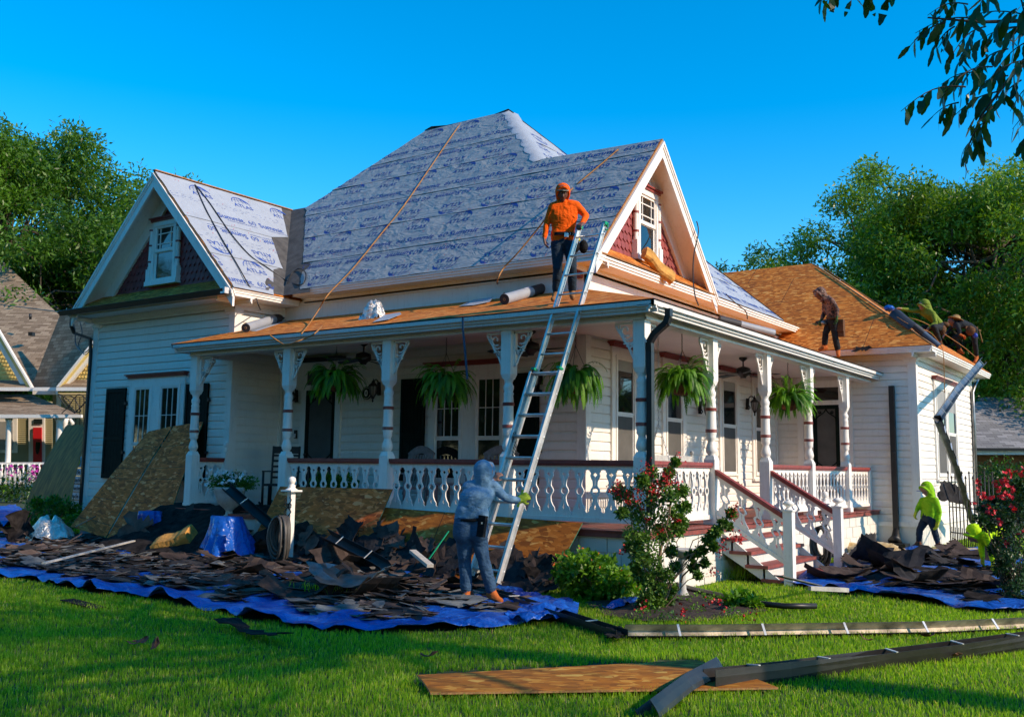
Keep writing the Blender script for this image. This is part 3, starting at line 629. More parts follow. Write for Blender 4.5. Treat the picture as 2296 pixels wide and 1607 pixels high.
# ---------------- gables ----------------
def gable(axis, apexc, apexz, wall, rake, half, zb, redtop, redhalf, redz, side):
    """axis 0: gable faces -Y (wall, rake are y); axis 1: faces +X"""
    def P(u, z, d):  # u lateral, d outward plane coordinate
        return Vector((apexc+u, d, z)) if axis == 0 else Vector((d, apexc+u, z))
    outw = Vector((0, -1, 0)) if axis == 0 else Vector((1, 0, 0)); sg = -1 if axis == 0 else 1
    k = (apexz-zb)/half
    m0 = MB(); m0.poly([P(-half+.3, 4.6, wall-sg*.02), P(half-.3, 4.6, wall-sg*.02), P(half-.3, zb+.25, wall-sg*.02), P(0, apexz-.12, wall-sg*.02), P(-half+.3, zb+.25, wall-sg*.02)], .1, outw, 0); m0.build('gable_wall', 'maroon', house)
    # fish-scale shingles
    ms = MB(); z = 5.0; r = 0; ht = .15
    while z < redtop+.1:
        hw = redhalf*(redtop+.12-z)/(redtop-redz)+.05; u = -hw+(.07 if r % 2 else 0)
        u = -math.ceil(hw/.14)*.14+(.07 if r % 2 else 0)
        while u < hw:
            if abs(u) < (apexz-.35-z)/k:
                j = random.uniform(0, .004); o0 = wall+sg*(.030+j); o1 = wall+sg*.006; w_ = .066
                pts = [(-w_, .06), (-w_+.0, .045), (-w_*.55, .02), (-.01, 0), (w_*.45, .0), (w_*.5, .035), (w_, .05), (w_, .06)]
                vs = [P(u+a, z+b, o0) for a, b in pts]+[P(u+w_, z+ht+.06, o1), P(u-w_, z+ht+.06, o1)]
                vb = [P(u+a, z+b, wall) for a, b in pts]
                n = len(pts); ms.add(vs, [tuple(range(n+2))], 0); ms.add(vs[:n]+vb, [(i, i+n, i+n+1, i+1) for i in range(n-1)], 0)
            u += .14
        z += ht; r += 1
    ms.build('scale_shingles', 'maroon_shingle', house)
    # frieze boards under the rake, soffit, bargeboard
    mt = MB()
    for s in (-1, 1):
        fw = .29; d = Vector((0, 0, 0))
        a = P(0, apexz-.10, wall+sg*.05); b = P(s*(half-.16), zb+.06, wall+sg*.05)
        dirv = (b-a).normalized(); nn = (Vector((0, 0, -1))-dirv*(Vector((0, 0, -1)).dot(dirv))).normalized()
        a2 = P(0, apexz-.10-fw/abs(nn.z) if abs(nn.z) > .1 else 0, wall+sg*.05); b2 = b+nn*fw
        zl = 5.04; tt = (zl-b2.z)/(a2.z-b2.z) if b2.z < zl else 0; b2 = b2.lerp(a2, tt); b1 = b if b.z > zl else b.lerp(a, (zl-b.z)/(a.z-b.z)*1.0)
        mt.poly([a, b1, b2, a2] if s > 0 else [a, a2, b2, b1], .05, outw, 0)
        mt.bar(a2-nn*.0+outw*.012, b2+outw*.012, .02, .05, 0, outw)
        # soffit slab under the overhang, perpendicular to the gable wall
        o0 = wall+sg*.0; o1 = rake-sg*.02; q = .035
        A0, A1 = P(0, apexz-.07, o0), P(0, apexz-.07, o1); B0, B1 = P(s*half*.985, zb-.02, o0), P(s*half*.985, zb-.02, o1)
        off_ = Vector((0, 0, -.05)); mt.add([A0, A1, B1, B0, A0+off_, A1+off_, B1+off_, B0+off_], [(0, 1, 2, 3), (7, 6, 5, 4), (0, 4, 5, 1), (1, 5, 6, 2), (2, 6, 7, 3), (3, 7, 4, 0)], 0)
        # bargeboard with stepped mouldings
        for (dz0, dz1, oo) in ((-.035, -.075, .035), (-.075, -.115, .018), (-.115, -.25, .0)):
            A = [P(0, apexz+dz0*1.35, rake+sg*(oo-.045)), P(0, apexz+dz0*1.35, rake+sg*oo), P(0, apexz+dz1*1.35, rake+sg*oo), P(0, apexz+dz1*1.35, rake+sg*(oo-.045))]
            B = [P(s*half*1.0, zb+dz0*1.35, rake+sg*(oo-.045)), P(s*half*1.0, zb+dz0*1.35, rake+sg*oo), P(s*half*1.0, zb+dz1*1.35, rake+sg*oo), P(s*half*1.0, zb+dz1*1.35, rake+sg*(oo-.045))]
            mt.add(A+B, [(0, 1, 5, 4), (1, 2, 6, 5), (2, 3, 7, 6), (3, 0, 4, 7), (0, 3, 2, 1), (4, 5, 6, 7)], 0)
    mt.build('rake_trim', 'trim', house)
gable(0, WX, WZ, YW, WYF, 2.58, 4.77, 6.85, 1.63, 5.2, 1)
gable(1, GY, GZ, XB, -7.56, 2.34, 4.91, 6.85, 1.60, 5.2, 1)
# ---------------- windows, doors, shutters ----------------
class FB(MB):
    """builder in a wall's own frame: u along the wall, d outwards, z up"""
    def __init__(s, O, U, Nn): MB.__init__(s); s.O = Vector(O); s.U = Vector(U); s.Nn = Vector(Nn)
    def P(s, u, d, z): return s.O+s.U*u+s.Nn*d+Vector((0, 0, z))
    def b(s, u0, u1, d0, d1, z0, z1, m=0):
        vs = [s.P(u, d, z) for z in (z0, z1) for u, d in ((u0, d0), (u1, d0), (u1, d1), (u0, d1))]
        s.add(vs, [(3, 2, 1, 0), (4, 5, 6, 7), (0, 1, 5, 4), (1, 2, 6, 5), (2, 3, 7, 6), (3, 0, 4, 7)], m)
def win(wallO, U, Nn, u0, u1, z0, z1, meet, muntup=(3, 2), casing=.12, crown=True, blind=0, ztop=None, screen=True, label=None, head=.14, base=.03):
    """one sash opening (glass u0..u1, z0..z1) with frame; casing handled by caller through caseset()"""
    par = FB(wallO, U, Nn); d = base
    par.b(u0-.045, u0, 0, d+.035, z0-.045, z1+.045); par.b(u1, u1+.045, 0, d+.035, z0-.045, z1+.045)
    par.b(u0, u1, 0, d+.035, z1, z1+.045); par.b(u0, u1, 0, d+.035, z0-.045, z0)
    w_ = par.build('window', 'trim', house)
    if label: w_['label'] = label
    s = FB(wallO, U, Nn); st = .035
    for (a, b, dd) in ((z0, meet, d+.010), (meet, z1, d+.022)):
        s.b(u0, u0+st, 0, dd, a, b); s.b(u1-st, u1, 0, dd, a, b); s.b(u0+st, u1-st, 0, dd, a, a+st); s.b(u0+st, u1-st, 0, dd, b-st, b)
    nx, ny = muntup
    for i in range(1, nx):
        x = u0+st+(u1-u0-2*st)*i/nx; s.b(x-.005, x+.005, 0, d+.016, meet+st, z1-st)
    for i in range(1, ny):
        z = meet+(z1-meet)*i/ny; s.b(u0+st, u1-st, 0, d+.0155, z-.006, z+.006)
    s.build('sash', 'trim', w_)
    g = FB(wallO, U, Nn); g.b(u0+st, u1-st, 0, d+.003, meet+st, z1-st); g.build('glass_pane', 'glass', w_)
    g = FB(wallO, U, Nn); g.b(u0+st, u1-st, 0, d+.001, z0+st, meet-st); g.build('screen_panel' if blind else 'glass_pane', 'screen' if blind else 'glass', w_)
    if blind:
        g = FB(wallO, U, Nn); g.b(u0+st, u1-st, 0, d+.005, z1-blind, z1-st); g.build('window_blind', 'blind', w_)
    return w_
def caseset(wallO, U, Nn, u0, u1, z0, z1, cw=.11, mull=(), crown='maroon', sill=True, headh=.16, base=.03):
    c = FB(wallO, U, Nn); d = base+.022
    c.b(u0-cw, u0, 0, d, z0-.06, z1+.01); c.b(u1, u1+cw, 0, d, z0-.06, z1+.01); c.b(u0-cw-.01, u1+cw+.01, 0, d+.006, z1, z1+headh)
    for a, b in mull: c.b(a, b, 0, d, z0-.05, z1)
    if sill: c.b(u0-cw-.02, u1+cw+.02, 0, d+.035, z0-.10, z0-.05)
    o = c.build('window_casing', 'trim', house)
    if crown:
        k = FB(wallO, U, Nn)
        for i, (e, za, zb) in enumerate(((.015, 0, .03), (.04, .03, .055), (.065, .055, .08))): k.b(u0-cw-.02-e, u1+cw+.02+e, 0, d+.03+e, z1+headh+za, z1+headh+zb)
        k.build('crown_moulding', crown, o)
    return o
def shutter(wallO, U, Nn, u0, u1, z0, z1):
    s = FB(wallO, U, Nn); d0 = .03
    s.b(u0, u1, d0, d0+.022, z0, z1)
    for a, b in ((u0, u0+.06), (u1-.06, u1)): s.b(a, b, d0, d0+.04, z0, z1)
    zm = z0+(z1-z0)*.42
    for a, b in ((z0, z0+.09), (zm, zm+.08), (z1-.09, z1)): s.b(u0+.06, u1-.06, d0, d0+.0395, a, b)
    n = 5
    for i in range(n):
        x = u0+.07+(u1-u0-.14)*i/n; s.b(x, x+(u1-u0-.14)/n-.008, d0, d0+.030, z0+.1, zm-.01); s.b(x, x+(u1-u0-.14)/n-.008, d0, d0+.030, zm+.09, z1-.1)
    o = s.build('shutter', 'shutter', house); h = FB(wallO, U, Nn)
    h.b(u1, u1+.05, d0, d0+.05, z1-.35, z1-.29); h.build('hinge', 'black', o); h = FB(wallO, U, Nn); h.b(u1, u1+.05, d0, d0+.05, z0+.5, z0+.56); h.build('hinge', 'black', o)
# front wall A
WA = (0, YA, 0)
caseset(WA, X_, -Y_, -11.05, -9.54, 1.30, 3.12, .10, [(-10.40, -10.15)], headh=.18)
win(WA, X_, -Y_, -11.0, -10.45, 1.35, 3.08, 2.06, (3, 2)); win(WA, X_, -Y_, -10.10, -9.59, 1.35, 3.08, 2.06, (3, 2))
shutter(WA, X_, -Y_, -11.79, -11.24, 1.32, 3.12); shutter(WA, X_, -Y_, -9.36, -8.84, 1.32, 3.12)
# wing
WW = (0, YW, 0)
caseset(WW, X_, -Y_, -17.93, -16.40, 1.30, 3.12, .12, [(-17.33, -17.05)], headh=.16)
win(WW, X_, -Y_, -17.88, -17.36, 1.35, 3.08, 1.95, (3, 2)); win(WW, X_, -Y_, -17.02, -16.45, 1.35, 3.08, 1.95, (3, 2))
shutter(WW, X_, -Y_, -18.83, -18.17, 1.25, 3.10); shutter(WW, X_, -Y_, -16.22, -15.55, 1.25, 3.10)
# side wall B: four tall windows
WB = (XB, 0, 0)
for i, (a, b) in enumerate(((14.54, 15.14), (16.42, 17.06), (18.98, 19.68), (20.77, 21.40))):
    caseset(WB, Y_, X_, a-.05, b+.05, 1.46, 3.46, .12, headh=.13); win(WB, Y_, X_, a, b, 1.52, 3.42, 2.48, (1, 1), blind=.22+.12*(i % 2))
# extension window pair
WE = (XX, 0, 0)
caseset(WE, Y_, X_, 23.86, 26.05, 1.50, 3.56, .12, [(24.88, 25.06)], headh=.12); win(WE, Y_, X_, 23.91, 24.86, 1.55, 3.52, 2.50, (1, 1), blind=.5); win(WE, Y_, X_, 25.08, 26.0, 1.55, 3.52, 2.5, (1, 1), blind=.5)
# doors
def screen_door(wallO, U, Nn, u0, u1, z0, z1, ztr=None, label=None):
    c = FB(wallO, U, Nn); cw = .14; top = ztr or z1
    c.b(u0-cw, u0, 0, .055, z0, top+.04); c.b(u1, u1+cw, 0, .055, z0, top+.04); c.b(u0-cw-.01, u1+cw+.01, 0, .06, top+.04, top+.20)
    if ztr: c.b(u0, u1, 0, .05, z1, z1+.10)
    fr = c.build('door_casing', 'trim', house)
    if ztr: g = FB(wallO, U, Nn); g.b(u0, u1, 0, .030, z1+.10, ztr+.04); g.build('transom_pane', 'glass', fr)
    d = FB(wallO, U, Nn); t = .09
    d.b(u0, u0+t, .0, .045, z0, z1); d.b(u1-t, u1, 0, .045, z0, z1); d.b(u0+t, u1-t, 0, .045, z1-t, z1); d.b(u0+t, u1-t, 0, .045, z0, z0+.2); d.b(u0+t, u1-t, 0, .044, z0+.72, z0+.80)
    n = 8
    for i in range(1, n): x = u0+t+(u1-u0-2*t)*i/n; d.tube([d.P(x, .03, z0+.2), d.P(x, .03, z0+.72)], .011, 6)
    for sx in (0, 1):
        for za, sg in ((z0+.80, 1), (z1-t, -1)):
            xx = u0+t if sx == 0 else u1-t; s2 = 1 if sx == 0 else -1
            pts = [d.P(xx+s2*(.20*(1-t_)**1.2+.02*sin(t_*6)), .035, za+sg*.22*t_**.8) for t_ in [i/8 for i in range(9)]]
            d.tube(pts, .013, 6); d.tube([d.P(xx+s2*(.07+.035*cos(a)*(1-a/14)), .036, za+sg*(.07+.035*sin(a)*(1-a/14))) for a in [j*.6 for j in range(16)]], .009, 5)
    o = d.build('screen_door', 'shutter', house)
    s = FB(wallO, U, Nn); s.b(u0+t, u1-t, 0, .032, z0+.80, z1-t); s.b(u0+t, u1-t, 0, .028, z0+.2, z0+.72); s.build('door_screen', 'screen' if ztr else 'glass', o)
    k = FB(wallO, U, Nn); k.ball(k.P(u0+.045, .07, z0+.98), .03, 8); k.build('door_handle', 'black', o)
    if label: o['label'] = label
screen_door(WA, X_, -Y_, -14.22, -13.43, FZ, 3.0, 3.34); k = FB(WA, X_, -Y_)
for e, za, zb in ((.015, 0, .03), (.04, .03, .055), (.065, .055, .08)): k.b(-14.37-e, -13.28+e, 0, .09+e, 3.54+za, 3.54+zb)
k.build('crown_moulding', 'darkwood', house)
screen_door((0, YX, 0), X_, -Y_, -7.14, -6.55, FZ, 3.05, 3.40)
# ---------------- Queen Anne attic windows with turned colonnettes ----------------
def attic(wallO, U, Nn, uc, zb, label):
    a = FB(wallO, U, Nn); z0, z1 = zb, zb+1.14; hw = .31
    a.b(uc-hw-.07, uc-hw, 0, .10, z0, z1); a.b(uc+hw, uc+hw+.07, 0, .10, z0, z1); a.b(uc-hw-.07, uc+hw+.07, 0, .105, z1, z1+.10); a.b(uc-hw-.2, uc+hw+.2, 0, .15, z0-.09, z0)
    o = a.build('attic_window', 'trim', house); o['label'] = label
    for s in (-1, 1):
        p = FB(wallO, U, Nn); c = p.P(uc+s*(hw+.13), .07, 0); p.b(uc+s*(hw+.13)-.06, uc+s*(hw+.13)+.06, .01, .13, z0, z0+.26)
        p.lathe([(.05, z0+.26), (.058, z0+.29), (.04, z0+.34), (.052, z0+.42), (.048, z0+.60), (.048, z0+.95), (.055, z0+.98), (.038, z0+1.02), (.055, z0+1.05), (.055, z0+1.08)], (c.x, c.y, 0), 10)
        for zz in (.40, .74, 1.06): p.lathe([(.057, z0+zz), (.059, z0+zz+.035)], (c.x, c.y, 0), 10, 1)
        p.build('colonnette', ['trim', 'maroon'], o)
    k = FB(wallO, U, Nn); k.b(uc-hw-.12, uc+hw+.12, 0, .13, z1+.10, z1+.15); k.b(uc-hw-.16, uc+hw+.16, 0, .16, z1+.15, z1+.18); k.build('crown_moulding', 'maroon', o)
    s = FB(wallO, U, Nn); st = .045; m = zb+.60
    for (za, zc, dd) in ((z0, m+.03, .055), (m-.0, z1, .08)):
        s.b(uc-hw, uc-hw+st, 0, dd, za, zc); s.b(uc+hw-st, uc+hw, 0, dd, za, zc); s.b(uc-hw+st, uc+hw-st, 0, dd, za, za+st+.02); s.b(uc-hw+st, uc+hw-st, 0, dd, zc-st, zc)
    for x in (-.17, .17): s.b(uc+x-.010, uc+x+.010, 0, .065, m+st, z1-st)
    for z in (m+.17, z1-.16): s.b(uc-hw+st, uc+hw-st, 0, .064, z-.010, z+.010)
    s.build('sash', 'trim', o)
    g = FB(wallO, U, Nn); g.b(uc-hw+st, uc+hw-st, 0, .042, z0+st, m); g.b(uc-hw+st, uc+hw-st, 0, .046, m+st, z1-st); g.build('glass_pane', 'glass', o)
attic((0, YW, 0), X_, -Y_, -17.14, 5.24, 'attic window in the shaded left gable'); attic((XB, 0, 0), Y_, X_, 15.62, 5.28, 'sunlit attic window in the right gable')

# ---------------- porch posts ----------------
def bracket_mesh():
    mb = MB(); W_, Hh = .30, .50
    def flatribbon(pts, wd, th=.022):
        V, F = ribbon2(pts, wd); n = len(V)
        mb.add([(x, -th/2, y) for x, y in V], F); mb.add([(x, th/2, y) for x, y in V], [f[::-1] for f in F])
        for s in (0, 1): mb.add([(V[i][0], -th/2, V[i][1]) for i in range(s, n, 2)]+[(V[i][0], th/2, V[i][1]) for i in range(s, n, 2)], [(i, i+1, i+1+n//2, i+n//2) for i in range(n//2-1)])
    flatribbon([(0, -.01), (W_, -.01)], .03); flatribbon([(.012, 0), (.012, -Hh)], .03)
    flatribbon([(W_+.0, -.02), (W_-.02, -.07), (W_-.08, -.15), (W_-.13, -.24), (W_-.18, -.30), (.085, -.37), (.06, -.43), (.02, -Hh)], .026)
    sp = lambda cx, cy, r, t0, tn, d=1: [(cx+r*(1-.055*i)*cos(t0+d*.42*i), cy+r*(1-.055*i)*sin(t0+d*.42*i)) for i in range(tn)]
    flatribbon(sp(.15, -.10, .085, -2.2, 15), .018); flatribbon(sp(.075, -.30, .05, 1.0, 12, -1), .016)
    for t in (-1.25, -.85, -.45): flatribbon([(.03, -.26), (.03+.11*cos(t+.1), -.24-.02+.10*sin(t)+.02), (.03+.17*cos(t), -.23+.16*sin(t)*.7)], .014)
    flatribbon([(.05, -.20), (.12, -.235), (.17, -.20)], .014); flatribbon([(.24, -.03), (.235, -.10), (.21, -.14)], .014)
    mb.ball((W_-.015, 0, -.055), .022, 6)
    return mb.mesh('bracket', 'trim')
BR = bracket_mesh()
def post(x, y, brs, z0=FZ, half=None):
    mb = MB(); h = .085
    mb.box(x-h-.012, x+h+.012, y-h-.012, y+h+.012, z0, z0+.09)
    mb.box(x-h, x+h, y-h, y+h, z0, 1.72)
    mb.add([(x+sx*q, y+sy*q, z) for q, z in ((h, 1.72), (.055, 1.79)) for sx, sy in ((-1, -1), (1, -1), (1, 1), (-1, 1))], [(0, 1, 5, 4), (1, 2, 6, 5), (2, 3, 7, 6), (3, 0, 4, 7)])
    prof = [(.06, 1.78), (.055, 1.80), (.078, 1.83), (.083, 1.87), (.072, 1.92), (.055, 1.97), (.052, 2.0), (.075, 2.03), (.07, 2.06), (.078, 2.10), (.080, 2.16), (.073, 2.30), (.072, 2.42), (.074, 2.50), (.068, 2.58), (.075, 2.61), (.06, 2.63), (.074, 2.67), (.076, 2.71), (.058, 2.74), (.056, 2.77), (.07, 2.80), (.075, 2.82)]
    mb.lathe(prof, (x, y, 0), 20)
    mb.add([(x+sx*q, y+sy*q, z) for q, z in ((.062, 2.81), (h, 2.88)) for sx, sy in ((-1, -1), (1, -1), (1, 1), (-1, 1))], [(0, 1, 5, 4), (1, 2, 6, 5), (2, 3, 7, 6), (3, 0, 4, 7)])
    mb.box(x-h, x+h, y-h, y+h, 2.88, 3.50)
    o = mb.build('porch_post', 'trim', house)
    for zz in (2.12, 2.435):
        b = MB()
        for k in range(3): b.lathe([(.080, zz+k*.016), (.086, zz+k*.016+.004), (.086, zz+k*.016+.010), (.080, zz+k*.016+.014)], (x, y, 0), 20)
        b.build('post_band', 'maroon', o)
    for a in brs:
        br = bpy.data.objects.new('bracket', BR); COL.objects.link(br); br.parent = o; br.matrix_parent_inverse = o.matrix_basis.inverted()
        br.location = (x+h*cos(a), y+h*sin(a), 3.485); br.rotation_euler = (0, 0, a)
    return o
PA = [-14.97, -12.55, -10.32, -8.06]; PBY = [13.75, 15.97, 18.17, 20.43]
post(-14.97, 11.55, (0, pi/2)); post(-12.55, 11.55, (0, pi)); post(-10.32, 11.55, (0, pi)); post(-8.06, 11.55, (0, pi)); post(-5.95, 11.55, (pi, pi/2))
for y in PBY: post(-5.95, y, (pi/2, -pi/2))

# ---------------- railings with sawn balusters ----------------
def baluster_mesh(h, w_, slope=0):
    mb = MB(); n = 44; th = .024; hw = w_/2
    K = [(0, .98), (.08, .98), (.10, .80), (.13, .70), (.15, .80), (.17, .72), (.22, .50), (.30, .30), (.38, .26), (.42, .34), (.45, .50), (.50, .60), (.55, .50), (.58, .34), (.62, .27), (.70, .32), (.78, .56), (.81, .62), (.83, .52), (.86, .50), (.885, .72), (.90, .62), (.915, .98), (1, .98)]
    def ho(t):
        for (a, va), (b, vb) in zip(K[:-1], K[1:]):
            if a <= t <= b: return (va+(vb-va)*(t-a)/(b-a))*hw
        return hw
    def hi(t):
        r = .62*.60*hw; dy = abs(t-.5)*h
        if dy < r: return sqrt(r*r-dy*dy)
        if .60 < t < .78: return .06*hw
        if .78 <= t < .86: return .06*hw+.24*hw*(1-abs(t-.82)/.04)
        if .24 < t < .40: return .05*hw
        if .14 <= t <= .24: return .05*hw+.12*hw*(1-abs(t-.19)/.05)
        return 0
    ts = sorted(set([i/n for i in range(n+1)]+[.5-.37*hw/h, .5+.37*hw/h, .82, .885, .9, .915, .08]))
    for s in (-1, 1):
        for t0, t1 in zip(ts[:-1], ts[1:]):
            a, b, c, d = s*hi(t0+1e-4), s*ho(t0), s*ho(t1), s*hi(t1-1e-4)
            z0, z1 = t0*h, t1*h; sh = lambda x: slope*x
            q = [(a, z0+sh(a)), (b, z0+sh(b)), (c, z1+sh(c)), (d, z1+sh(d))]
            f = [(x, -th/2, z) for x, z in q]; k = [(x, th/2, z) for x, z in q]
            fs = [(0, 1, 2, 3), (7, 6, 5, 4), (1, 5, 6, 2)]
            if abs(a) > 1e-5 or abs(d) > 1e-5: fs.append((3, 7, 4, 0))
            mb.add(f+k, fs)
    return mb.mesh('baluster', 'trim')
BAL = {}
def railing(a, b, n=None, z0=.93, z1=1.60, slope=0):
    a = Vector(a); b = Vector(b); d = (b-a); L = hypot(d.x, d.y); u = Vector((d.x, d.y, 0)).normalized(); ang = atan2(u.y, u.x)
    dz = (b.z-a.z); rise = dz/L; n = n or max(2, round(L/.235)); pitch = L/n
    mb = MB(); up = Vector((0, 0, 1)); nn = Vector((-u.y, u.x, 0))
    def beam(zc, w_, h_, m):
        P = [a+up*(zc-h_/2)+nn*(-w_/2), a+up*(zc-h_/2)+nn*(w_/2), a+up*(zc+h_/2)+nn*(w_/2), a+up*(zc+h_/2)+nn*(-w_/2)]
        mb.add(P+[p+d for p in P], [(0, 1, 2, 3), (7, 6, 5, 4), (0, 4, 5, 1), (1, 5, 6, 2), (2, 6, 7, 3), (3, 7, 4, 0)], m)
    beam(z0-.03, .07, .06, 0); o = mb.build('railing', 'trim', house)
    mb = MB(); beam(z1+.055, .12, .05, 0); beam(z1+.02, .085, .03, 0); mb.build('handrail', 'maroon', o)
    key = (round(z1-z0, 3), round(pitch, 2), round(rise, 2))
    if key not in BAL: BAL[key] = baluster_mesh(z1-z0+.01, pitch, rise)
    for i in range(n):
        p = a+d*((i+.5)/n); bo = bpy.data.objects.new('baluster', BAL[key]); COL.objects.link(bo); bo.parent = o; bo.matrix_parent_inverse = o.matrix_basis.inverted()
        bo.location = (p.x, p.y, p.z+z0); bo.rotation_euler = (0, 0, ang)
    return o
h = .09
for x0, x1, n in ((-12.55, -10.32, 9), (-10.32, -8.06, 9), (-8.06, -5.95, 8)): railing((x0+h, 11.55, 0), (x1-h, 11.55, 0), n)
railing((-14.97, 11.64, 0), (-14.97, 12.26, 0), 3)
for y0, y1, n in ((11.55, 13.75, 9), (15.97, 18.17, 10), (18.17, 20.43, 10)): railing((-5.95, y0+h, 0), (-5.95, y1-h, 0), n)
railing((-5.95, 20.43+h, 0), (-5.95, 22.02, 0), 7)
# stairs with newels
mb = MB()
for i in range(4):
    zt = .61-.18*i; xf = -5.62+.235*(i); mb.box(xf-.30, xf+.03, 13.72, 16.0, zt-.045, zt, 0)
st_ = mb.build('stair_tread', 'redbrown', house); tag(st_, 'red painted porch steps littered with grit'); st_.name = 'porch_steps'
mb = MB(); zl = .70
for i in range(5):
    xf = -5.62+.235*i-.02-.235; zt = .79-.18*i; mb.box(xf-.03, xf, 13.76, 15.96, max(-.05, zt-.18), zt-.045)
for y in (13.76, 15.92):
    mb.poly([(-5.85, y, .70), (-5.62, y, .565), (-5.385, y, .385), (-5.15, y, .205), (-4.915, y, .025), (-4.9, y, -.05), (-5.05, y, -.05), (-5.85, y, .42)][::-1], .04, (0, -1, 0))
mb.build('stair_riser', 'weather', st_)
def newel(x, y, z1, nm='newel_post', mat='trim', parent=None, style=0):
    mb = MB(); hw = .065; mb.box(x-hw, x+hw, y-hw, y+hw, -.05, z1)
    mb.box(x-hw-.018, x+hw+.018, y-hw-.018, y+hw+.018, z1, z1+.02); mb.lathe([(.06, z1+.02), (.03, z1+.05), (.035, z1+.06), (.075, z1+.09), (.08, z1+.11), (.05, z1+.135), (.02, z1+.15), (.02, z1+.16)], (x, y, 0), 14)
    return mb.build(nm, mat, parent or house)
newel(-4.80, 13.72, 1.02); newel(-4.80, 15.98, 1.02)
for y in (13.72, 15.98):
    railing((-5.86, y, -.02), (-4.86, y, -.62), 4, .97, 1.52)
mb = MB(); mb.box(-15.02, -14.9, 12.22, 12.34, FZ, 1.80); mb.lathe([(.05, 1.80), (.07, 1.82), (.03, 1.86), (.045, 1.89), (.05, 1.93), (.03, 1.97), (.01, 1.99)], (-14.96, 12.28, 0), 12); mb.build('newel_post', 'trim', house)
mb = MB(); mb.box(-5.99, -5.90, 21.98, 22.10, FZ, 1.70); mb.build('newel_post', 'trim', house)

# ---------------- gutters and downspouts on the house ----------------
def pipe(pts, w_, d_, mat, parent=house, name='downspout', label=None):
    mb = MB(); pts = [Vector(p) for p in pts]
    for a, b in zip(pts[:-1], pts[1:]):
        mb.bar(a-(b-a).normalized()*.0, b+(b-a).normalized()*.0, w_, d_, 0, (0, 1, 0) if abs((b-a).normalized().z) > .5 else (0, 0, 1))
    for p in pts[1:-1]: mb.ball(p, w_*.58, 8)
    o = mb.build(name, mat, parent)
    if label: o['label'] = label
    return o
pipe([(-5.50, 11.42, 3.60), (-5.50, 11.42, 3.50), (-5.53, 11.42, 3.42), (-5.72, 11.46, 3.30), (-5.81, 11.50, 3.20), (-5.815, 11.52, 3.08), (-5.815, 11.52, 1.0)], .075, .085, 'blackmetal', label='black downspout strapped to the corner porch post')
pipe([(-5.42, YX-.06, 3.42), (-5.42, YX-.07, 2.0), (-5.42, YX-.08, .30)], .11, .09, 'black', label='black downspout on the side wing wall')
mb = MB(); mb.tube([(-5.42, YX-.08, .42), (-5.42, YX-.12, .26), (-5.42, YX-.2, .14)], [.06, .09, .16], 6); mb.box(-5.75, -5.15, YX-.5, YX-.1, 0, .13); mb.build('downspout_boot', 'black', house)
pipe([(-19.72, YW-.42, 4.62), (-19.72, YW-.42, 4.45), (-19.68, YW-.36, 4.30), (-19.52, YW-.08, 4.2), (-19.50, YW-.06, 3.9), (-19.50, YW-.06, .3)], .055, .055, 'blackmetal', label='thin black downspout at the left house corner')
mb = MB(); y0 = 11.80
mb.add([(x, y0+dy, 4.765+dz) for x in (-19.85, -14.55) for dy, dz in ((0, -.02), (-.02, -.11), (-.09, -.12), (-.13, -.02), (-.115, -.01), (-.08, -.10), (-.03, -.095), (-.012, -.02))], [(i, (i+1) % 8, 8+(i+1) % 8, 8+i) for i in range(8)], 0); mb.build('gutter', 'blackmetal', house)
mb = MB(); mb.box(-14.62, -14.50, 11.69, 11.79, 4.66, 4.77); mb.build('gutter_end', 'alu', house)
# ---------------- porch fittings ----------------
def lantern(loc, out, label):
    loc = Vector(loc); o = Vector(out); r = thing('wall_lantern', label, 'lantern', loc, 0, 'wall lanterns on the porch')
    c = loc+o*.17; mb = MB(); mb.bar(loc+o*.0+Z_*-.1, loc+o*.02+Z_*.14, .07, .02, 0); A = loc+o*.02
    mb.tube([A+Z_*.02, A+o*.05+Z_*-.06, A+Z_*-.10+o*.01], .012, 6)
    mb.tube([A+Z_*.05+o*(.08*(1-cos(t)))+Z_*(.13*sin(t)) for t in [i*.26 for i in range(12)]], .012, 6); mb.tube([c+Z_*.19, c+Z_*.13], .01, 6)
    mb.lathe([(.012, .16), (.03, .14), (.03, .12), (.075, .08), (.09, .06), (.085, .05)], c, 12)
    for j in range(8):
        t = 2*pi*j/8; mb.tube([c+Vector((cos(t)*q, sin(t)*q, z)) for q, z in ((.08, .06), (.076, 0), (.06, -.08), (.03, -.14))], .006, 5)
    mb.lathe([(.035, -.13), (.03, -.16), (.012, -.19), (.02, -.21), (.004, -.24)], c, 10); mb.build('lantern_frame', 'iron', r)
    g = MB(); g.lathe([(.074, .05), (.070, 0), (.055, -.08), (.028, -.13)], c, 12); g.build('lantern_glass', 'lampglass', r); return r
lantern((-12.33, YA-.04, 2.95), (0, -1, 0), 'black wall lantern right of the front door beside the porch number plaque')
lantern((-14.48, YA-.04, 2.88), (0, -1, 0), 'black wall lantern left of the front door, half behind a porch post')
lantern((-8.81, YA-.04, 3.02), (0, -1, 0), 'black wall lantern behind the ladder near the house corner')
lantern((XB+.04, 20.30, 2.97), (1, 0, 0), 'black scrolled wall lantern between the two far side windows')
lantern((XB+.04, 17.85, 2.75), (1, 0, 0), 'black wall lantern partly hidden by the hanging fern at the corner downspout')
mb = MB(); c = Vector((-12.62, YA-.05, 2.90)); ax = (Vector((1, 0, 0)), Vector((0, 0, 1)), Vector((0, -1, 0)))
mb.lathe([(.12, 0), (.12, .02)], c, 20, 0, ax); mb.lathe([(.105, .02), (.100, .026)], c, 20, 1, ax); mb.lathe([(.095, .026), (.094, .0275)], c, 20, 0, ax)
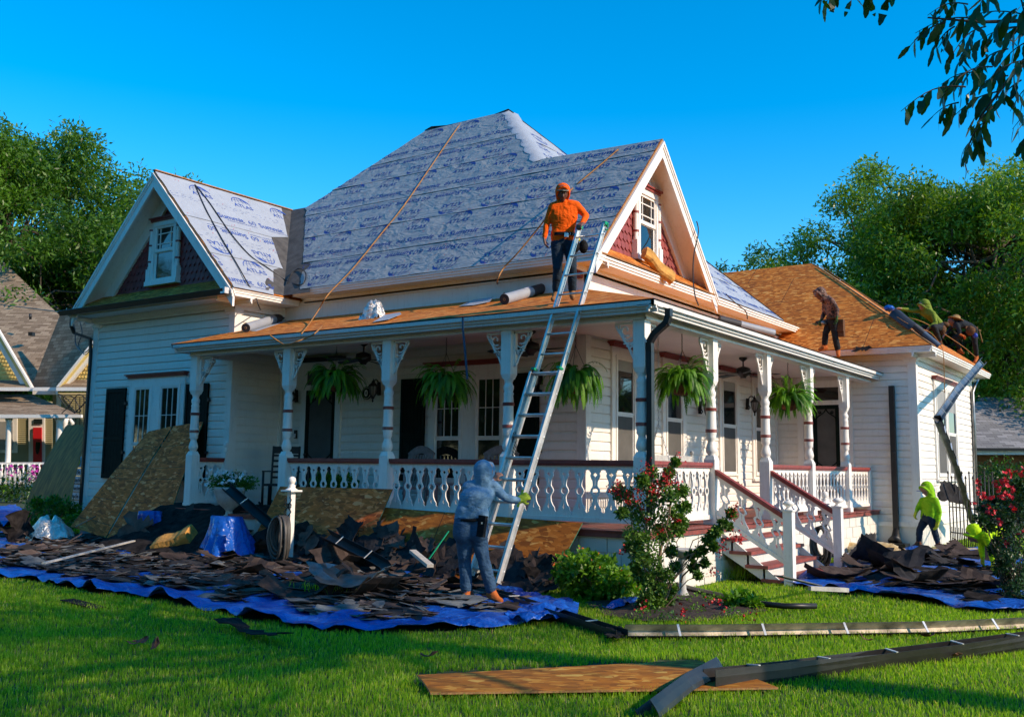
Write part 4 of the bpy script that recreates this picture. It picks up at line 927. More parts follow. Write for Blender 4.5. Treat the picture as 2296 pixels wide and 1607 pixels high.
V, F = textmesh('0', .17, 0, .006); mb.add([(c.x+x, c.y-.031, c.z-.06+y) for x, y in V], F, 1)
tag(mb.build('house_number_plaque', ['shutter', 'trim']), 'small round dark plaque with a white 0 on the porch wall', 'plaque')
mb = MB(); mb.box(-14.49, -14.44, YA-.07, YA-.03, 2.08, 2.24); mb.box(-14.485, -14.445, YA-.075, YA-.07, 2.09, 2.17, 1); tag(mb.build('doorbell', ['black', 'alu']), 'slim black and silver doorbell left of the front door', 'doorbell')
mb = MB(); mb.box(XB+.03, XB+.05, 19.95, 20.03, 1.20, 1.32); tag(mb.build('wall_outlet', 'trim'), 'small white outlet cover low on the side wall', 'outlet')
def fan(loc, label, rz=0):
    r = thing('ceiling_fan', label, 'ceiling fan', loc, 0, 'porch ceiling fans'); x, y, z = loc
    mb = MB(); mb.lathe([(.07, 0), (.08, -.03), (.03, -.07), (.014, -.08), (.014, -.17), (.05, -.18), (.13, -.21), (.14, -.30), (.10, -.33), (.06, -.36), (.05, -.39)], loc, 16); mb.build('fan_motor', 'black', r)
    for k in range(5):
        a = rz+2*pi*k/5; d = Vector((cos(a), sin(a), 0)); p = Vector((-sin(a), cos(a), 0)); b = MB(); c = Vector((x, y, z-.30))
        b.poly([c+d*.12+p*.03, c+d*.28+p*.045+Z_*.004, c+d*.62+p*.07+Z_*-.01, c+d*.68+p*.0-Z_*.02, c+d*.62-p*.07-Z_*.035, c+d*.28-p*.045-Z_*.02, c+d*.12-p*.03-Z_*.01], .012, (0, 0, 1)); b.build('fan_blade', 'black', r)
pf = at(815, 800, 1, 12.5); fan((pf.x, 12.5, CZ), 'black five-blade ceiling fan behind the first hanging fern', .5)
pf = at(1190, 788, 1, 12.7); fan((pf.x, 12.7, CZ), 'black ceiling fan partly hidden behind the ladder', 1.1)
pf = at(1666, 800, 0, -7.0); fan((-7.0, pf.y, CZ), 'black five-blade ceiling fan over the side porch beyond the corner', .2)

# hanging ferns
def fern_mesh(seed, rad=.50, n=210, droop=.42, npin=24):
    rg = np.random.default_rng(seed); V = []; F = []; T = []
    for k in range(n):
        az = rg.uniform(0, 2*pi); el = rg.uniform(-.25, 1.4); L = rg.uniform(.38, .92)*rad*1.35; d = np.array([cos(az), sin(az), 0]); tint = rg.uniform(.0, 1)**1.3
        pts = []; p = np.array([cos(az)*.10, sin(az)*.10, .12]); vel = d*cos(el)+np.array([0, 0, sin(el)]); g = rg.uniform(.10, .17)*droop*2
        side = np.array([-sin(az), cos(az), 0]); sway = rg.normal(0, .05)
        for i in range(npin+1):
            pts.append(p.copy()); p = p+vel*L/npin; vel = vel+np.array([0, 0, -g])+side*sway*.3; vel /= np.linalg.norm(vel)
        for i in range(1, npin):
            t = i/npin; wd = .050*sin(pi*min(1, t*.9+.12))**.6*(1-.4*t); tg = pts[i+1]-pts[i]; tg = tg/np.linalg.norm(tg)
            sd = np.cross(tg, [0, 0, 1.]); nn = np.linalg.norm(sd); sd = sd/nn if nn > .15 else side
            hw = L/npin*.34
            for s in (-1, 1):
                b = len(V); q = pts[i]; tip = q+sd*s*wd+tg*.012+np.array([0, 0, -.012-.02*rg.random()])
                V += [q-tg*hw, q+sd*s*wd*.6-tg*hw*.8, tip, q+tg*hw]; F.append([b, b+1, b+2, b+3]); T += [tint*(.6+.4*t)]*4
    return npmesh('fern_foliage', V, F, 'leaf_fern', T)
def basket(loc, label, ztop, seed, sc=1, wick=True, chain=3, droop=.42, rz=0):
    r = thing('hanging_fern', label, 'hanging plant', loc, 0, 'hanging fern baskets along the porch'); c = Vector(loc)
    f = inst('fern_foliage', fern_mesh(seed, droop=droop), r, loc, (0, 0, rz), sc)
    b = MB(); b.lathe([(.04, -.12), (.12, -.10), (.19, -.03), (.215, .06), (.20, .065), (.17, .03)], c, 18); b.build('basket_liner', 'wicker', r)
    k = MB(); k.tube([c+Vector((cos(t)*.22, sin(t)*.22, .06)) for t in [i*2*pi/18 for i in range(19)]], .007, 5)
    for j in range(8): t = j*pi/4; k.tube([c+Vector((cos(t)*q, sin(t)*q, z)) for q, z in ((.22, .06), (.198, -.03), (.125, -.105), (.03, -.13))], .005, 4)
    for j in range(3): t = j*2*pi/3+.3; k.tube([c+Vector((cos(t)*.22, sin(t)*.22, .06)), c+Z_*(.55)], .004, 4)
    n = int((ztop-loc[2]-.55)/.035)
    for j in range(max(0, n)): zz = loc[2]+.55+j*.035; k.tube([c*1+Vector((0, 0, zz-loc[2]))+(Vector((.010*cos(t), 0, .022*sin(t))) if j % 2 else Vector((0, .010*cos(t), .022*sin(t)))) for t in (0, 1.05, 2.1, 3.14, 4.19, 5.24, 6.28)], .0035, 4, cap=False)
    k.build('basket_frame', 'iron', r); return r
def fpos(px, py, w_): return tuple(atw(px, py, w_))
ferns = [(752, 862, None, 1, 'y', 11.95, 'full fern basket hanging left of the second porch post, in front of the ceiling fan'), (999, 872, None, 2, 'y', 11.95, 'fern basket hanging between the third and fourth front porch posts by a blue strap'),
         (1290, 862, None, 3, 'y', 12.0, 'fern basket hanging right behind the aluminium ladder with long trailing fronds')]
for px, py, _, sd, ax, v, lb in ferns:
    p = at(px, py, 1, v); basket(tuple(p), lb, 3.66, sd*11, 1.0, droop=.40+.16*(sd == 3)+.04*sd)
p = at(1530, 868, 0, -6.25); basket(tuple(p), 'sunlit fern basket hanging just right of the corner downspout', 3.66, 44, 1.0)
p = at(1768, 905, 0, -6.2); basket(tuple(p), 'smallest looking fern basket hanging above the entry steps', 3.66, 55, 1.0, droop=.34)

# porch swing
sw = thing('porch_swing', 'pale slatted porch swing hanging on chains behind the corner rail', 'porch swing', (-6.75, 14.2, 1.2))
mb = MB(); y0, y1 = 13.5, 15.3; x0 = -6.95
mb.box(x0, x0+.55, y0, y1, 1.18, 1.22); mb.build('seat', 'chairgrey', sw)
mb = MB(); mb.bar((x0, y0, 1.75), (x0, y1, 1.75), .04, .09, 0); mb.bar((x0+.05, y0, 1.28), (x0+.05, y1, 1.28), .04, .06, 0)
for i in range(24): y = y0+.04+(y1-y0-.08)*i/23; mb.bar((x0+.05, y, 1.25), (x0, y, 1.75), .012, .04, 0)
for y in (y0, y1): mb.tube([(x0-.02, y, 1.1), (x0-.02, y, 1.82)], .025, 8); mb.ball((x0-.02, y, 1.85), .035, 8)
mb.build('backrest', 'stone', sw)
mb = MB()
for y in (y0, y1): mb.bar((x0, y, 1.45), (x0+.55, y, 1.45), .06, .03); mb.bar((x0+.52, y, 1.2), (x0+.52, y, 1.45), .04, .04)
mb.build('armrest', 'stone', sw)
mb = MB()
def chain(mb, a, b):
    a = Vector(a); b = Vector(b); n = int((b-a).length/.04)
    for j in range(n):
        p = a.lerp(b, (j+.5)/n); d = (b-a).normalized(); s = d.orthogonal().normalized(); s = s if j % 2 else d.cross(s)
        mb.tube([p+d*(.026*cos(t))+s*(.012*sin(t)) for t in [i*pi/4 for i in range(9)]], .0045, 4, cap=False)
for y in (y0, y1):
    mb = MB(); ap = (x0+.27, y, 2.25); chain(mb, ap, (x0+.27, y, CZ)); chain(mb, ap, (x0, y, 1.4)); chain(mb, ap, (x0+.54, y, 1.42)); mb.build('chain', 'alu', sw)
# porch chairs
def rocker(loc, rz, mat, label, ladder=False):
    r = thing('rocking_chair', label, 'chair'); hgt = 1.12
    mb = MB(); mb.box(-.27, .27, -.25, .25, .40, .44); mb.build('seat', mat, r)
    mb = MB()
    if ladder:
        for x in (-.24, .24): mb.tube([(x, .24, 0), (x, .26, .45), (x, .34, hgt)], .02, 8)
        for k in range(6): z = .55+k*.10; mb.bar((-.24, .27+.07*(z-.45), z), (.24, .27+.07*(z-.45), z), .02, .04 if k < 5 else .12)
        mb.bar((-.24, .33, 1.05), (.24, .33, 1.05), .02, .13)
    else:
        for k in range(7): x = -.22+k*.073; mb.bar((x, .24, .42), (x, .36, .98), .045, .015)
        n = 10; pts = [(-.30+.6*i/n, .37, .95+.12*sin(pi*i/n)) for i in range(n+1)]
        for a, b in zip(pts[:-1], pts[1:]): mb.bar(a, b, .03, .13)
        for x in (-.29, .29): mb.bar((x, .24, .3), (x, .37, .98), .05, .03)
    mb.build('backrest', mat, r)
    for x in (-.27, .27):
        mb = MB(); mb.bar((x, -.27, .66), (x, .30, .66), .06 if not ladder else .04, .025); mb.tube([(x, -.24, .06), (x, -.24, .66)], .022, 8); mb.build('armrest', mat, r)
        mb = MB(); mb.tube([(x, -.45+.95*i/10, .02+.10*((i-5)/5.)**2) for i in range(11)], .02, 6); mb.tube([(x, .24, .05), (x, .24, .42)], .02, 8); mb.build('rocker', mat, r)
    r.location = loc; r.rotation_euler = (0, 0, rz); return r
p = at(612, 1100, 1, 12.5); rocker((p.x+.15, 12.55, FZ), radians(35), 'darkwood', 'black ladder-back rocking chair at the shaded left end of the porch', True)
p = at(922, 1000, 1, 13.0); rocker((p.x, 12.85, FZ), radians(-8), 'chairgrey', 'grey wooden rocking chair left of the paired front windows')
p = at(1110, 1000, 1, 13.0); rocker((p.x, 12.85, FZ), radians(5), 'chairgrey', 'grey wooden rocking chair behind the head of the man in blue')
mb = MB(); p = at(1015, 1075, 1, 12.9); t_ = thing('side_table', 'small grey porch table between the two grey rockers', 'table', (p.x, 12.9, FZ))
mb.box(p.x-.25, p.x+.25, 12.7, 13.1, FZ+.48, FZ+.51); mb.build('tabletop', 'chairgrey', t_)
for sx in (-.21, .21):
    for sy in (-.16, .16): mb = MB(); mb.bar((p.x+sx, 12.9+sy, FZ), (p.x+sx, 12.9+sy, FZ+.48), .04, .04); mb.build('leg', 'chairgrey', t_)

# leaf clump helper: numpy arrays of leaf rhombi
def leaves(centers, radii, per, size, seed, flatz=.75, asp=.45, tint0=.5, hang=.0, shell=.35, fold=.0):
    rg = np.random.default_rng(seed); Vs = []; Ts = []
    for (c, r) in zip(centers, radii):
        n = int(per*(r**2)) if per > 0 else int(-per)
        d = rg.normal(size=(n, 3)); d /= np.linalg.norm(d, axis=1)[:, None]; rr = r*(shell+(1-shell)*rg.random(n))**.6
        rr *= 1+.25*np.sin(d[:, 0]*5+c[0]*3)*np.cos(d[:, 1]*4+c[1]*2)
        p = np.array(c)+d*rr[:, None]*np.array([1, 1, flatz])
        a = rg.normal(size=(n, 3))+d*.5; a[:, 2] -= hang; a /= np.linalg.norm(a, axis=1)[:, None]
        nrm = rg.normal(size=(n, 3))+np.array([0, 0, .9]); s = np.cross(a, nrm); s /= np.linalg.norm(s, axis=1)[:, None]
        L = size*rg.uniform(.6, 1.25, n)[:, None]; W_ = L*asp
        q = np.stack([p, p+a*L*.5+s*W_*.5, p+a*L, p+a*L*.5-s*W_*.5], 1); Vs.append(q.reshape(-1, 3))
        ct = tint0+rg.normal(0, .13); Ts.append(np.repeat(np.clip(ct+rg.normal(0, .22, n), 0, 1), 4))
    V = np.concatenate(Vs); T = np.concatenate(Ts); F = np.arange(len(V)).reshape(-1, 4); return V, F, T

# white flower urn and planter box
u_ = gr(517, 1175, .1); ux, uy = -14.05, 11.0
p = at(515, 1120, 1, 11.15); ux, uy = p.x, 11.15; uz = at(515, 1172, 1, 11.15).z
t_ = thing('flower_urn', 'white stone urn overflowing with white flowers at the left porch end', 'planter', (ux, uy, uz))
mb = MB(); mb.box(ux-.15, ux+.15, uy-.15, uy+.15, 0, uz+.06); mb.lathe([(.14, .06), (.12, .10), (.06, .14), (.055, .20), (.09, .24), (.19, .32), (.23, .42), (.25, .52), (.27, .56), (.27, .59), (.24, .59), (.22, .56)], (ux, uy, uz), 20); mb.build('urn', 'stone', t_)
cs = [(ux+random.uniform(-.25, .25), uy+random.uniform(-.2, .2), uz+.66+random.uniform(-.04, .1)) for _ in range(9)]
V, F, T = leaves(cs, [.14]*9, -160, .07, 3, asp=.4); inst('flower_leaves', npmesh('flower_leaves', V, F, 'leaf_bush', T*.5), t_)
def blossoms(name, pts, r, mat, parent, petals=6, cup=.3, seed=0, sc=(.7, 1.2)):
    rg = np.random.default_rng(seed); V = []; F = []
    for p in pts:
        p = np.array(p); n = rg.normal(size=3); n /= np.linalg.norm(n); a = np.cross(n, [0.3, .2, .9]); a /= np.linalg.norm(a); b = np.cross(n, a); q = r*rg.uniform(*sc)
        for k in range(petals):
            t = 2*pi*k/petals+rg.random(); e = a*cos(t)+b*sin(t); s = -a*sin(t)+b*cos(t); i = len(V)
            V += [p, p+e*q*.6+s*q*.38+n*cup*q*.5, p+e*q+n*cup*q, p+e*q*.6-s*q*.38+n*cup*q*.5]; F.append([i, i+1, i+2, i+3])
    return inst(name, npmesh(name, V, F, mat), parent)
pts = [(ux+random.gauss(0, .17), uy+random.gauss(0, .14)-.05, uz+.72+random.uniform(-.1, .16)) for _ in range(130)]
blossoms('flower_blossoms', pts, .035, 'fl_white', t_, 6)
p = at(750, 1085, 1, 12.6); t_ = thing('planter_box', 'low pale planter with dark leaves behind the first railing bay', 'planter', (p.x, 12.6, FZ))
mb = MB(); mb.box(p.x-.42, p.x+.42, 12.5, 12.75, FZ+.22, FZ+.38); mb.box(p.x-.3, p.x+.3, 12.55, 12.7, FZ, FZ+.22); mb.build('box', 'stone', t_)
V, F, T = leaves([(p.x+q, 12.6, FZ+.48) for q in (-.3, -.1, .1, .3)], [.2]*4, -220, .09, 5); inst('leaf_cluster', npmesh('leaf_cluster', V, F, 'leaf_bush', T*.5), t_)

# ---------------- ladder ----------------
lad = thing('extension_ladder', 'long aluminium extension ladder leaning on the porch eave', 'ladder', (-7.3, 10.1, 0))
Rb, Rt = gr(1118, 1308, .15), at(1357, 500, 1, 11.62); Lb = Rb+Vector((-.40, .03, 0)); Lt = at(1300, 508, 1, 11.64)
Lb = gr(1062, 1290, .15)+Vector((0, 0, 0)); Lb = Vector((Rb.x-.42, Rb.y+.05, .15))
nrm = ((Rt-Rb).cross(Lt-Rt)).normalized(); nrm = nrm if nrm.y < 0 else -nrm
def railbar(a, b, label=None, name='side_rail'):
    mb = MB(); d = (b-a).normalized(); s = d.cross(nrm).normalized()
    mb.bar(a, b, .012, .078, 0, nrm)
    for q in (-1, 1): mb.bar(a+nrm*.034*q+s*.0, b+nrm*.034*q, .030, .010, 0, nrm)
    return mb
side = (Rt-Lt).normalized()
for a, b, sgn in ((Rb, Rt, 1), (Lb, Lt, -1)):
    m_ = railbar(a, b); m_.build('side_rail', 'alu', lad)
    bb = b; aa = a.lerp(b, .56 if sgn > 0 else .56)
    o_ = nrm*(.055)+side*sgn*.026
    m_ = railbar(a+o_, aa+o_); m_.build('base_rail', 'alu', lad)
NR = 17
for i in range(NR):
    t = .03+i*.0585
    a, b = Lb.lerp(Lt, t), Rb.lerp(Rt, t); mb = MB(); mb.tube([a, b], .019, 8, sq=.75)
    if i < 10: mb.tube([a+nrm*.055-side*.02, b+nrm*.055+side*.02], .019, 8, sq=.75)
    for q in (a, b):
        mb.ball(q+side*(.028 if q is b else -.028), .017, 6)
    mb.build('rung', 'alu', lad)
mb = MB()
for e, s in ((Rt, 1), (Lt, -1)): mb.bar(e-Z_*.03, e+(Rt-Rb).normalized()*.015, .05, .085, 0, nrm)
for e in (Rb.lerp(Rt, .565)+nrm*.05, Lb.lerp(Lt, .565)+nrm*.05, Rb.lerp(Rt, .215)+nrm*.06, Lb.lerp(Lt, .235)+nrm*.06): mb.bar(e, e+(Rt-Rb).normalized()*.03, .055, .085, 0, nrm)
for k in range(16): t = k*.7; c = Rt-Z_*.06; mb.ball(c+Vector((.035*cos(t), .035*sin(t), .05*sin(k*1.3))), .014, 5)
mb.build('end_cap', 'capgreen', lad)
def sticker(t0, t1, wd, mat, off_=.0, e=None, txt=None, tm='black'):
    d = (Rt-Rb).normalized(); a = Rb.lerp(Rt, t0)+nrm*.100+side*.026; s = d.cross(nrm).normalized(); s = s if s.dot(side) > 0 else -s
    L = (Rt-Rb).length*(t1-t0); mb = MB()
    # sticker faces the viewer side of the outer flange
    f = nrm; mb.add([a-s*wd/2, a+s*wd/2, a+s*wd/2+d*L, a-s*wd/2+d*L], [(0, 1, 2, 3)], 0)
    if txt:
        V, F = textmesh(txt, wd*.8); mb.add([a+d*(L/2+x)-s*(y-wd*.28)+f*.002 for x, y in V], F, 1)
    return mb.build('sticker', [mat, tm], lad)
M['ylw'] = flat('yellow_sticker', (.75, .62, .02), .5); M['bluest'] = flat('blue_white_sticker', (.72, .74, .8), .5); M['inkb'] = flat('dark_blue_ink', (.02, .06, .45), .5)
sticker(.190, .235, .034, 'ylw', txt='CAUTION'); sticker(.40, .44, .030, 'bluest', txt='WERNER', tm='inkb'); sticker(.085, .13, .030, 'trim', txt='= = = =', tm='black')
mb = MB(); a = Lb.lerp(Lt, .36)
for k in range(5): mb.tube([a+Vector((.02*sin(k+i*.8), -.03*cos(i*.9+k), .16-.04*i+.01*k)) for i in range(9)], .005, 5)
mb.tube([Rb.lerp(Rt, .36)-side*.02, Rb.lerp(Rt, .39)+nrm*.03, Rb.lerp(Rt, .43)], .006, 5); mb.build('ladder_rope', 'rolldark', lad)
# ---------------- sheets, tarps, debris ----------------
def pA(px, py, h=0.0): # point on the front porch roof
    return atp(px, py, (0, -.30, 1), 3.715-.30*11.21+h)
def pB(px, py, h=0.0): return atp(px, py, (kq, 0, 1), 3.715+kq*-5.60+h)
def rA(px, py, h=0.0): return atp(px, py, (0, -kA, 1), 4.91-kA*13.16+h*1.45)
def rW(px, py, h=0.0): return atp(px, py, (kw, 0, 1), 4.77+kw*WXR+h*1.45)
PL = [(-60, 1292), (0, 1300), (80, 1304), (130, 1318), (180, 1326), (215, 1338), (250, 1336), (330, 1345), (400, 1360), (450, 1371), (500, 1378), (560, 1397), (620, 1399), (640, 1407), (700, 1415), (760, 1421), (880, 1423), (1000, 1418), (1100, 1415), (1180, 1402), (1262, 1398), (1297, 1386), (1285, 1366), (1210, 1350), (1160, 1330), (1120, 1290), (1000, 1270), (700, 1235), (430, 1215), (165, 1205), (-60, 1200)]
PR = [(1745, 1312), (1790, 1318), (1850, 1324), (1905, 1338), (1935, 1332), (2000, 1345), (2080, 1356), (2150, 1371), (2230, 1379), (2330, 1374), (2420, 1360), (2420, 1290), (2300, 1262), (2195, 1240), (1990, 1240), (1900, 1256), (1850, 1290), (1800, 1302)]
_fa, _fb = gr(1104, 1352, .06), gr(1050, 1340, .06); FEET = [(_fa.x, _fa.y, .14), (_fb.x, _fb.y, .12), (-4.7, 21.3, .3)]
def gpoly(P, z=0): return [tuple(gr(x, y, z))[:2] for x, y in P]
def heap(x, y, pile):     # height of the heap at a ground point
    P, hmax = pile
    d = min(_segd(x, y, P[i], P[(i+1) % len(P)]) for i in range(len(P))) if inpoly(x, y, P) else 0
    return min(1, max(0, d-.35)/1.1)*hmax*(.6+.5*mnoise.noise(Vector((x*.9, y*.9, 3)))+.25*mnoise.noise(Vector((x*2.3, y*2.3, 8))))
def _segd(px, py, a, b):
    vx_, vy_ = b[0]-a[0], b[1]-a[1]; L = vx_*vx_+vy_*vy_; t = max(0, min(1, ((px-a[0])*vx_+(py-a[1])*vy_)/L)) if L else 0
    return hypot(px-a[0]-t*vx_, py-a[1]-t*vy_)
GL, GR = gpoly(PL), gpoly(PR); PILE_L, PILE_R = (GL, .11), (GR, .07)
def tarp(name, poly, res, label, cat, pile=None, amp=.06, seed=0, mat='tarp', edge=.05, group=None):
    xs = [p[0] for p in poly]; ys = [p[1] for p in poly]; x0, x1, y0, y1 = min(xs), max(xs), min(ys), max(ys)
    nx, ny = int((x1-x0)/res)+1, int((y1-y0)/res)+1; idx = {}; V = []; F = []
    for i in range(nx+1):
        for j in range(ny+1):
            x, y = x0+i*res, y0+j*res; ins = inpoly(x, y, poly)
            d = min(_segd(x, y, poly[k], poly[(k+1) % len(poly)]) for k in range(len(poly)))
            if not ins and d > res*1.0: continue
            if not ins:   # snap outside points to the outline
                best = None
                for k in range(len(poly)):
                    a, b = poly[k], poly[(k+1) % len(poly)]; vx_, vy_ = b[0]-a[0], b[1]-a[1]; L = vx_*vx_+vy_*vy_
                    t = max(0, min(1, ((x-a[0])*vx_+(y-a[1])*vy_)/L)); q = (a[0]+t*vx_, a[1]+t*vy_); dd = hypot(q[0]-x, q[1]-y)
                    if best is None or dd < best[0]: best = (dd, q)
                x, y = best[1]; d = 0
            v = Vector((x*1.6, y*1.6, seed)); z = .045+amp*(abs(mnoise.noise(v))*1.1+.5*abs(mnoise.noise(v*2.7))+.22*abs(mnoise.noise(v*6)))
            if d < .25: z += edge*max(0, mnoise.noise(Vector((x*2.2, y*2.2, seed+9)))+.25)*(1-d/.25)*1.6
            if d < res: z = max(.01, z-.03)
            if pile: z += heap(x, y, pile)*.9
            idx[i, j] = len(V); V.append((x, y, z))
    for i in range(nx):
        for j in range(ny):
            q = [(i, j), (i+1, j), (i+1, j+1), (i, j+1)]
            if all(k in idx for k in q): F.append([idx[k] for k in q])
    o = inst(name, npmesh(name, V, F, mat, smooth=True)); so_ = o.modifiers.new('s', 'SOLIDIFY'); so_.thickness = .004
    return tag(o, label, cat, group)
tarp('tarp', GL, .07, 'large crumpled blue tarp spread under the rubble on the left lawn', 'tarp', PILE_L, .07, 1, edge=.10)
tarp('tarp', GR, .09, 'blue tarp under the torn felt pile by the entry steps', 'tarp', PILE_R, .075, 5, edge=.09)
bp = gpoly([(1120, 1362), (1150, 1345), (1200, 1347), (1262, 1362), (1298, 1372), (1292, 1392), (1240, 1405), (1180, 1410), (1130, 1400)]); tarp('tarp', bp, .035, 'bunched shiny blue tarp corner at the feet of the man in blue', 'tarp', None, .17, 11, edge=.02)
lp = gpoly([(-60, 1148), (30, 1138), (62, 1150), (40, 1180), (-60, 1200)]); tarp('tarp', lp, .12, 'far blue tarp at the left edge beside the brown board', 'tarp', None, .12, 13)
cp_ = gpoly([(1350, 1372), (1395, 1352), (1430, 1358), (1400, 1372)]); tarp('tarp', cp_, .04, 'small piece of blue tarp under the lantana bush', 'tarp', None, .10, 15)
cp_ = gpoly([(1150, 1318), (1200, 1310), (1225, 1316), (1190, 1328)]); tarp('tarp', cp_, .04, 'small blue tarp scrap on the grass right of the ladder foot', 'tarp', None, .10, 17)

def scrap_mesh(L, W_, curl, seed, jag=.05, mat='sh1', th=.006, nx=9, ny=5, twist=0):
    rg = random.Random(seed); mb = MB(); top = []
    e = [[rg.uniform(-jag, jag) for _ in range(max(nx, ny)+2)] for _ in range(4)]
    for j in range(ny+1):
        for i in range(nx+1):
            u, v = i/nx, j/ny
            x = (u-.5)*L+(1-u)*(1-u)*e[0][j]*2+u*u*e[1][j]*2; y = (v-.5)*W_+(1-v)*(1-v)*e[2][i]*1.5+v*v*e[3][i]*1.5
            if rg.random() < 0: pass
            z = curl*((u-.5)*2)**2*L*.5+twist*(u-.5)*(v-.5)+rg.uniform(-.003, .003)+.02*mnoise.noise(Vector((x*4, y*4, seed)))
            top.append((x, y, z))
    n = nx+1; fs = [(j*n+i, j*n+i+1, (j+1)*n+i+1, (j+1)*n+i) for j in range(ny) for i in range(nx)]
    bot = [(x, y, z-th) for x, y, z in top]; mb.add(top, fs, 0, False); mb.add(bot, [f[::-1] for f in fs], 0)
    bd = [i for i in range(n)]+[j*n+nx for j in range(1, ny+1)]+[ny*n+i for i in range(nx-1, -1, -1)]+[j*n for j in range(ny-1, 0, -1)]
    mb.add([top[i] for i in bd]+[bot[i] for i in bd], [(i, len(bd)+i, len(bd)+(i+1) % len(bd), (i+1) % len(bd)) for i in range(len(bd))])
    return mb.mesh('shingle_scrap', mat)
SC = []
for k in range(26):
    mt = ['sh1', 'sh2', 'sh4', 'sh1', 'felt', 'sh3', 'sh2'][k % 7]
    SC.append((scrap_mesh(random.uniform(.32, .75), random.uniform(.20, .36), random.choice((0, .03, .07, .14, .24)), k, .05, mt, twist=random.uniform(-.15, .15)), mt))
FE = [scrap_mesh(random.uniform(.6, 1.1), random.uniform(.45, .75), random.choice((.12, .3, .5, -.25, -.12)), 50+k, .03, ['felt', 'sh1', 'sh2'][k % 3], nx=12, ny=7, twist=random.uniform(-.5, .5)) for k in range(12)]
FE = [(m, 'felt') for m in FE]
LBL = {'sh1': 'torn dark brown shingle at the {}', 'sh2': 'torn charcoal shingle at the {}', 'sh3': 'grey gritty shingle at the {}', 'sh4': 'brown gritty shingle at the {}', 'felt': 'torn black felt sheet at the {}'}
def scatter(poly, n, lib, pile, where, group, rz=None, tilt=.11, lift=.0, seed=1, pick=None, big=1.0):
    rg = random.Random(seed); G = gpoly(poly); px = [p[0] for p in poly]; py = [p[1] for p in poly]; k = 0
    while k < n:
        x, y = rg.uniform(min(px), max(px)), rg.uniform(min(py), max(py))
        if not inpoly(x, y, poly): continue
        g = gr(x, y)
        if mnoise.noise(Vector((g.x*.8, g.y*.8, 31))) < -.27: continue
        if any((g.x-f[0])**2+(g.y-f[1])**2 < f[2] for f in FEET): continue
        me, mt = rg.choice(lib if not pick else [q for q in lib if pick(q[1], x, y, rg)] or lib); hh = heap(g.x, g.y, pile)
        o = inst('shingle_scrap', me, None, (g.x, g.y, .075+hh*1.05+rg.uniform(0, .025)+lift), (rg.gauss(0, tilt), rg.gauss(0, tilt), rg.uniform(0, 6.28) if rz is None else rg.gauss(rz, .5)), rg.uniform(.75, 1.15)*big)
        if pile is PILE_L: zone = ('before the leaning boards' if x < 330 else 'left of the hose post' if x < 660 else 'right of the hose post' if x < 930 else 'around the man in blue'); fb = 1300 if x < 500 else 1325
        else: zone = 'by the entry steps' if x < 1960 else 'near the lime-clad man' if x < 2130 else 'beside the rose bush'; fb = 1295
        lb = LBL[mt].format(('front' if y > fb else 'back')+' of the '+('left' if pile is PILE_L else 'right')+' pile '+zone); tag(o, lb, 'shingle', 'look-alikes: '+lb); k += 1
LFT = [(0, 1215), (165, 1215), (430, 1222), (700, 1250), (1000, 1285), (1100, 1310), (1090, 1335), (960, 1345), (980, 1372), (900, 1376), (760, 1368), (640, 1352), (560, 1358), (420, 1335), (330, 1318), (180, 1300), (0, 1284)]
def pickL(m, x, y, rg):
    if x < 420 and y > 1245: return m in ('sh3', 'sh2') or rg.random() < .1
    if x < 420: return m in ('sh4', 'sh1') or rg.random() < .15
    return m in ('sh1', 'sh4', 'felt') or (m == 'sh2') or rg.random() < .1
scatter(LFT, 185, SC, PILE_L, 'rubble heap on the left tarp', 'shingle scraps on the left heap', seed=3, pick=pickL, rz=.6)
RGT = [(1800, 1303), (1900, 1262), (2000, 1245), (2190, 1248), (2300, 1275), (2330, 1335), (2200, 1338), (2080, 1328), (1960, 1318), (1880, 1312)]
scatter([(430, 1235), (1080, 1300), (1060, 1340), (900, 1372), (560, 1352), (420, 1330)], 26, [FE[i] for i in (0, 1, 4, 5, 7, 9)], PILE_L, 'rubble heap on the left tarp', 'felt sheets on the left heap', tilt=.05, seed=15, lift=.0)
scatter(RGT, 34, FE, PILE_R, 'pile on the right tarp', 'felt sheets on the right pile', tilt=.10, seed=5, lift=.0, big=1.05)
scatter(RGT, 16, SC, PILE_R, 'pile on the right tarp', 'shingle scraps on the right pile', tilt=.14, seed=6, pick=lambda m, x, y, r: m in ('sh1', 'sh2', 'felt'))
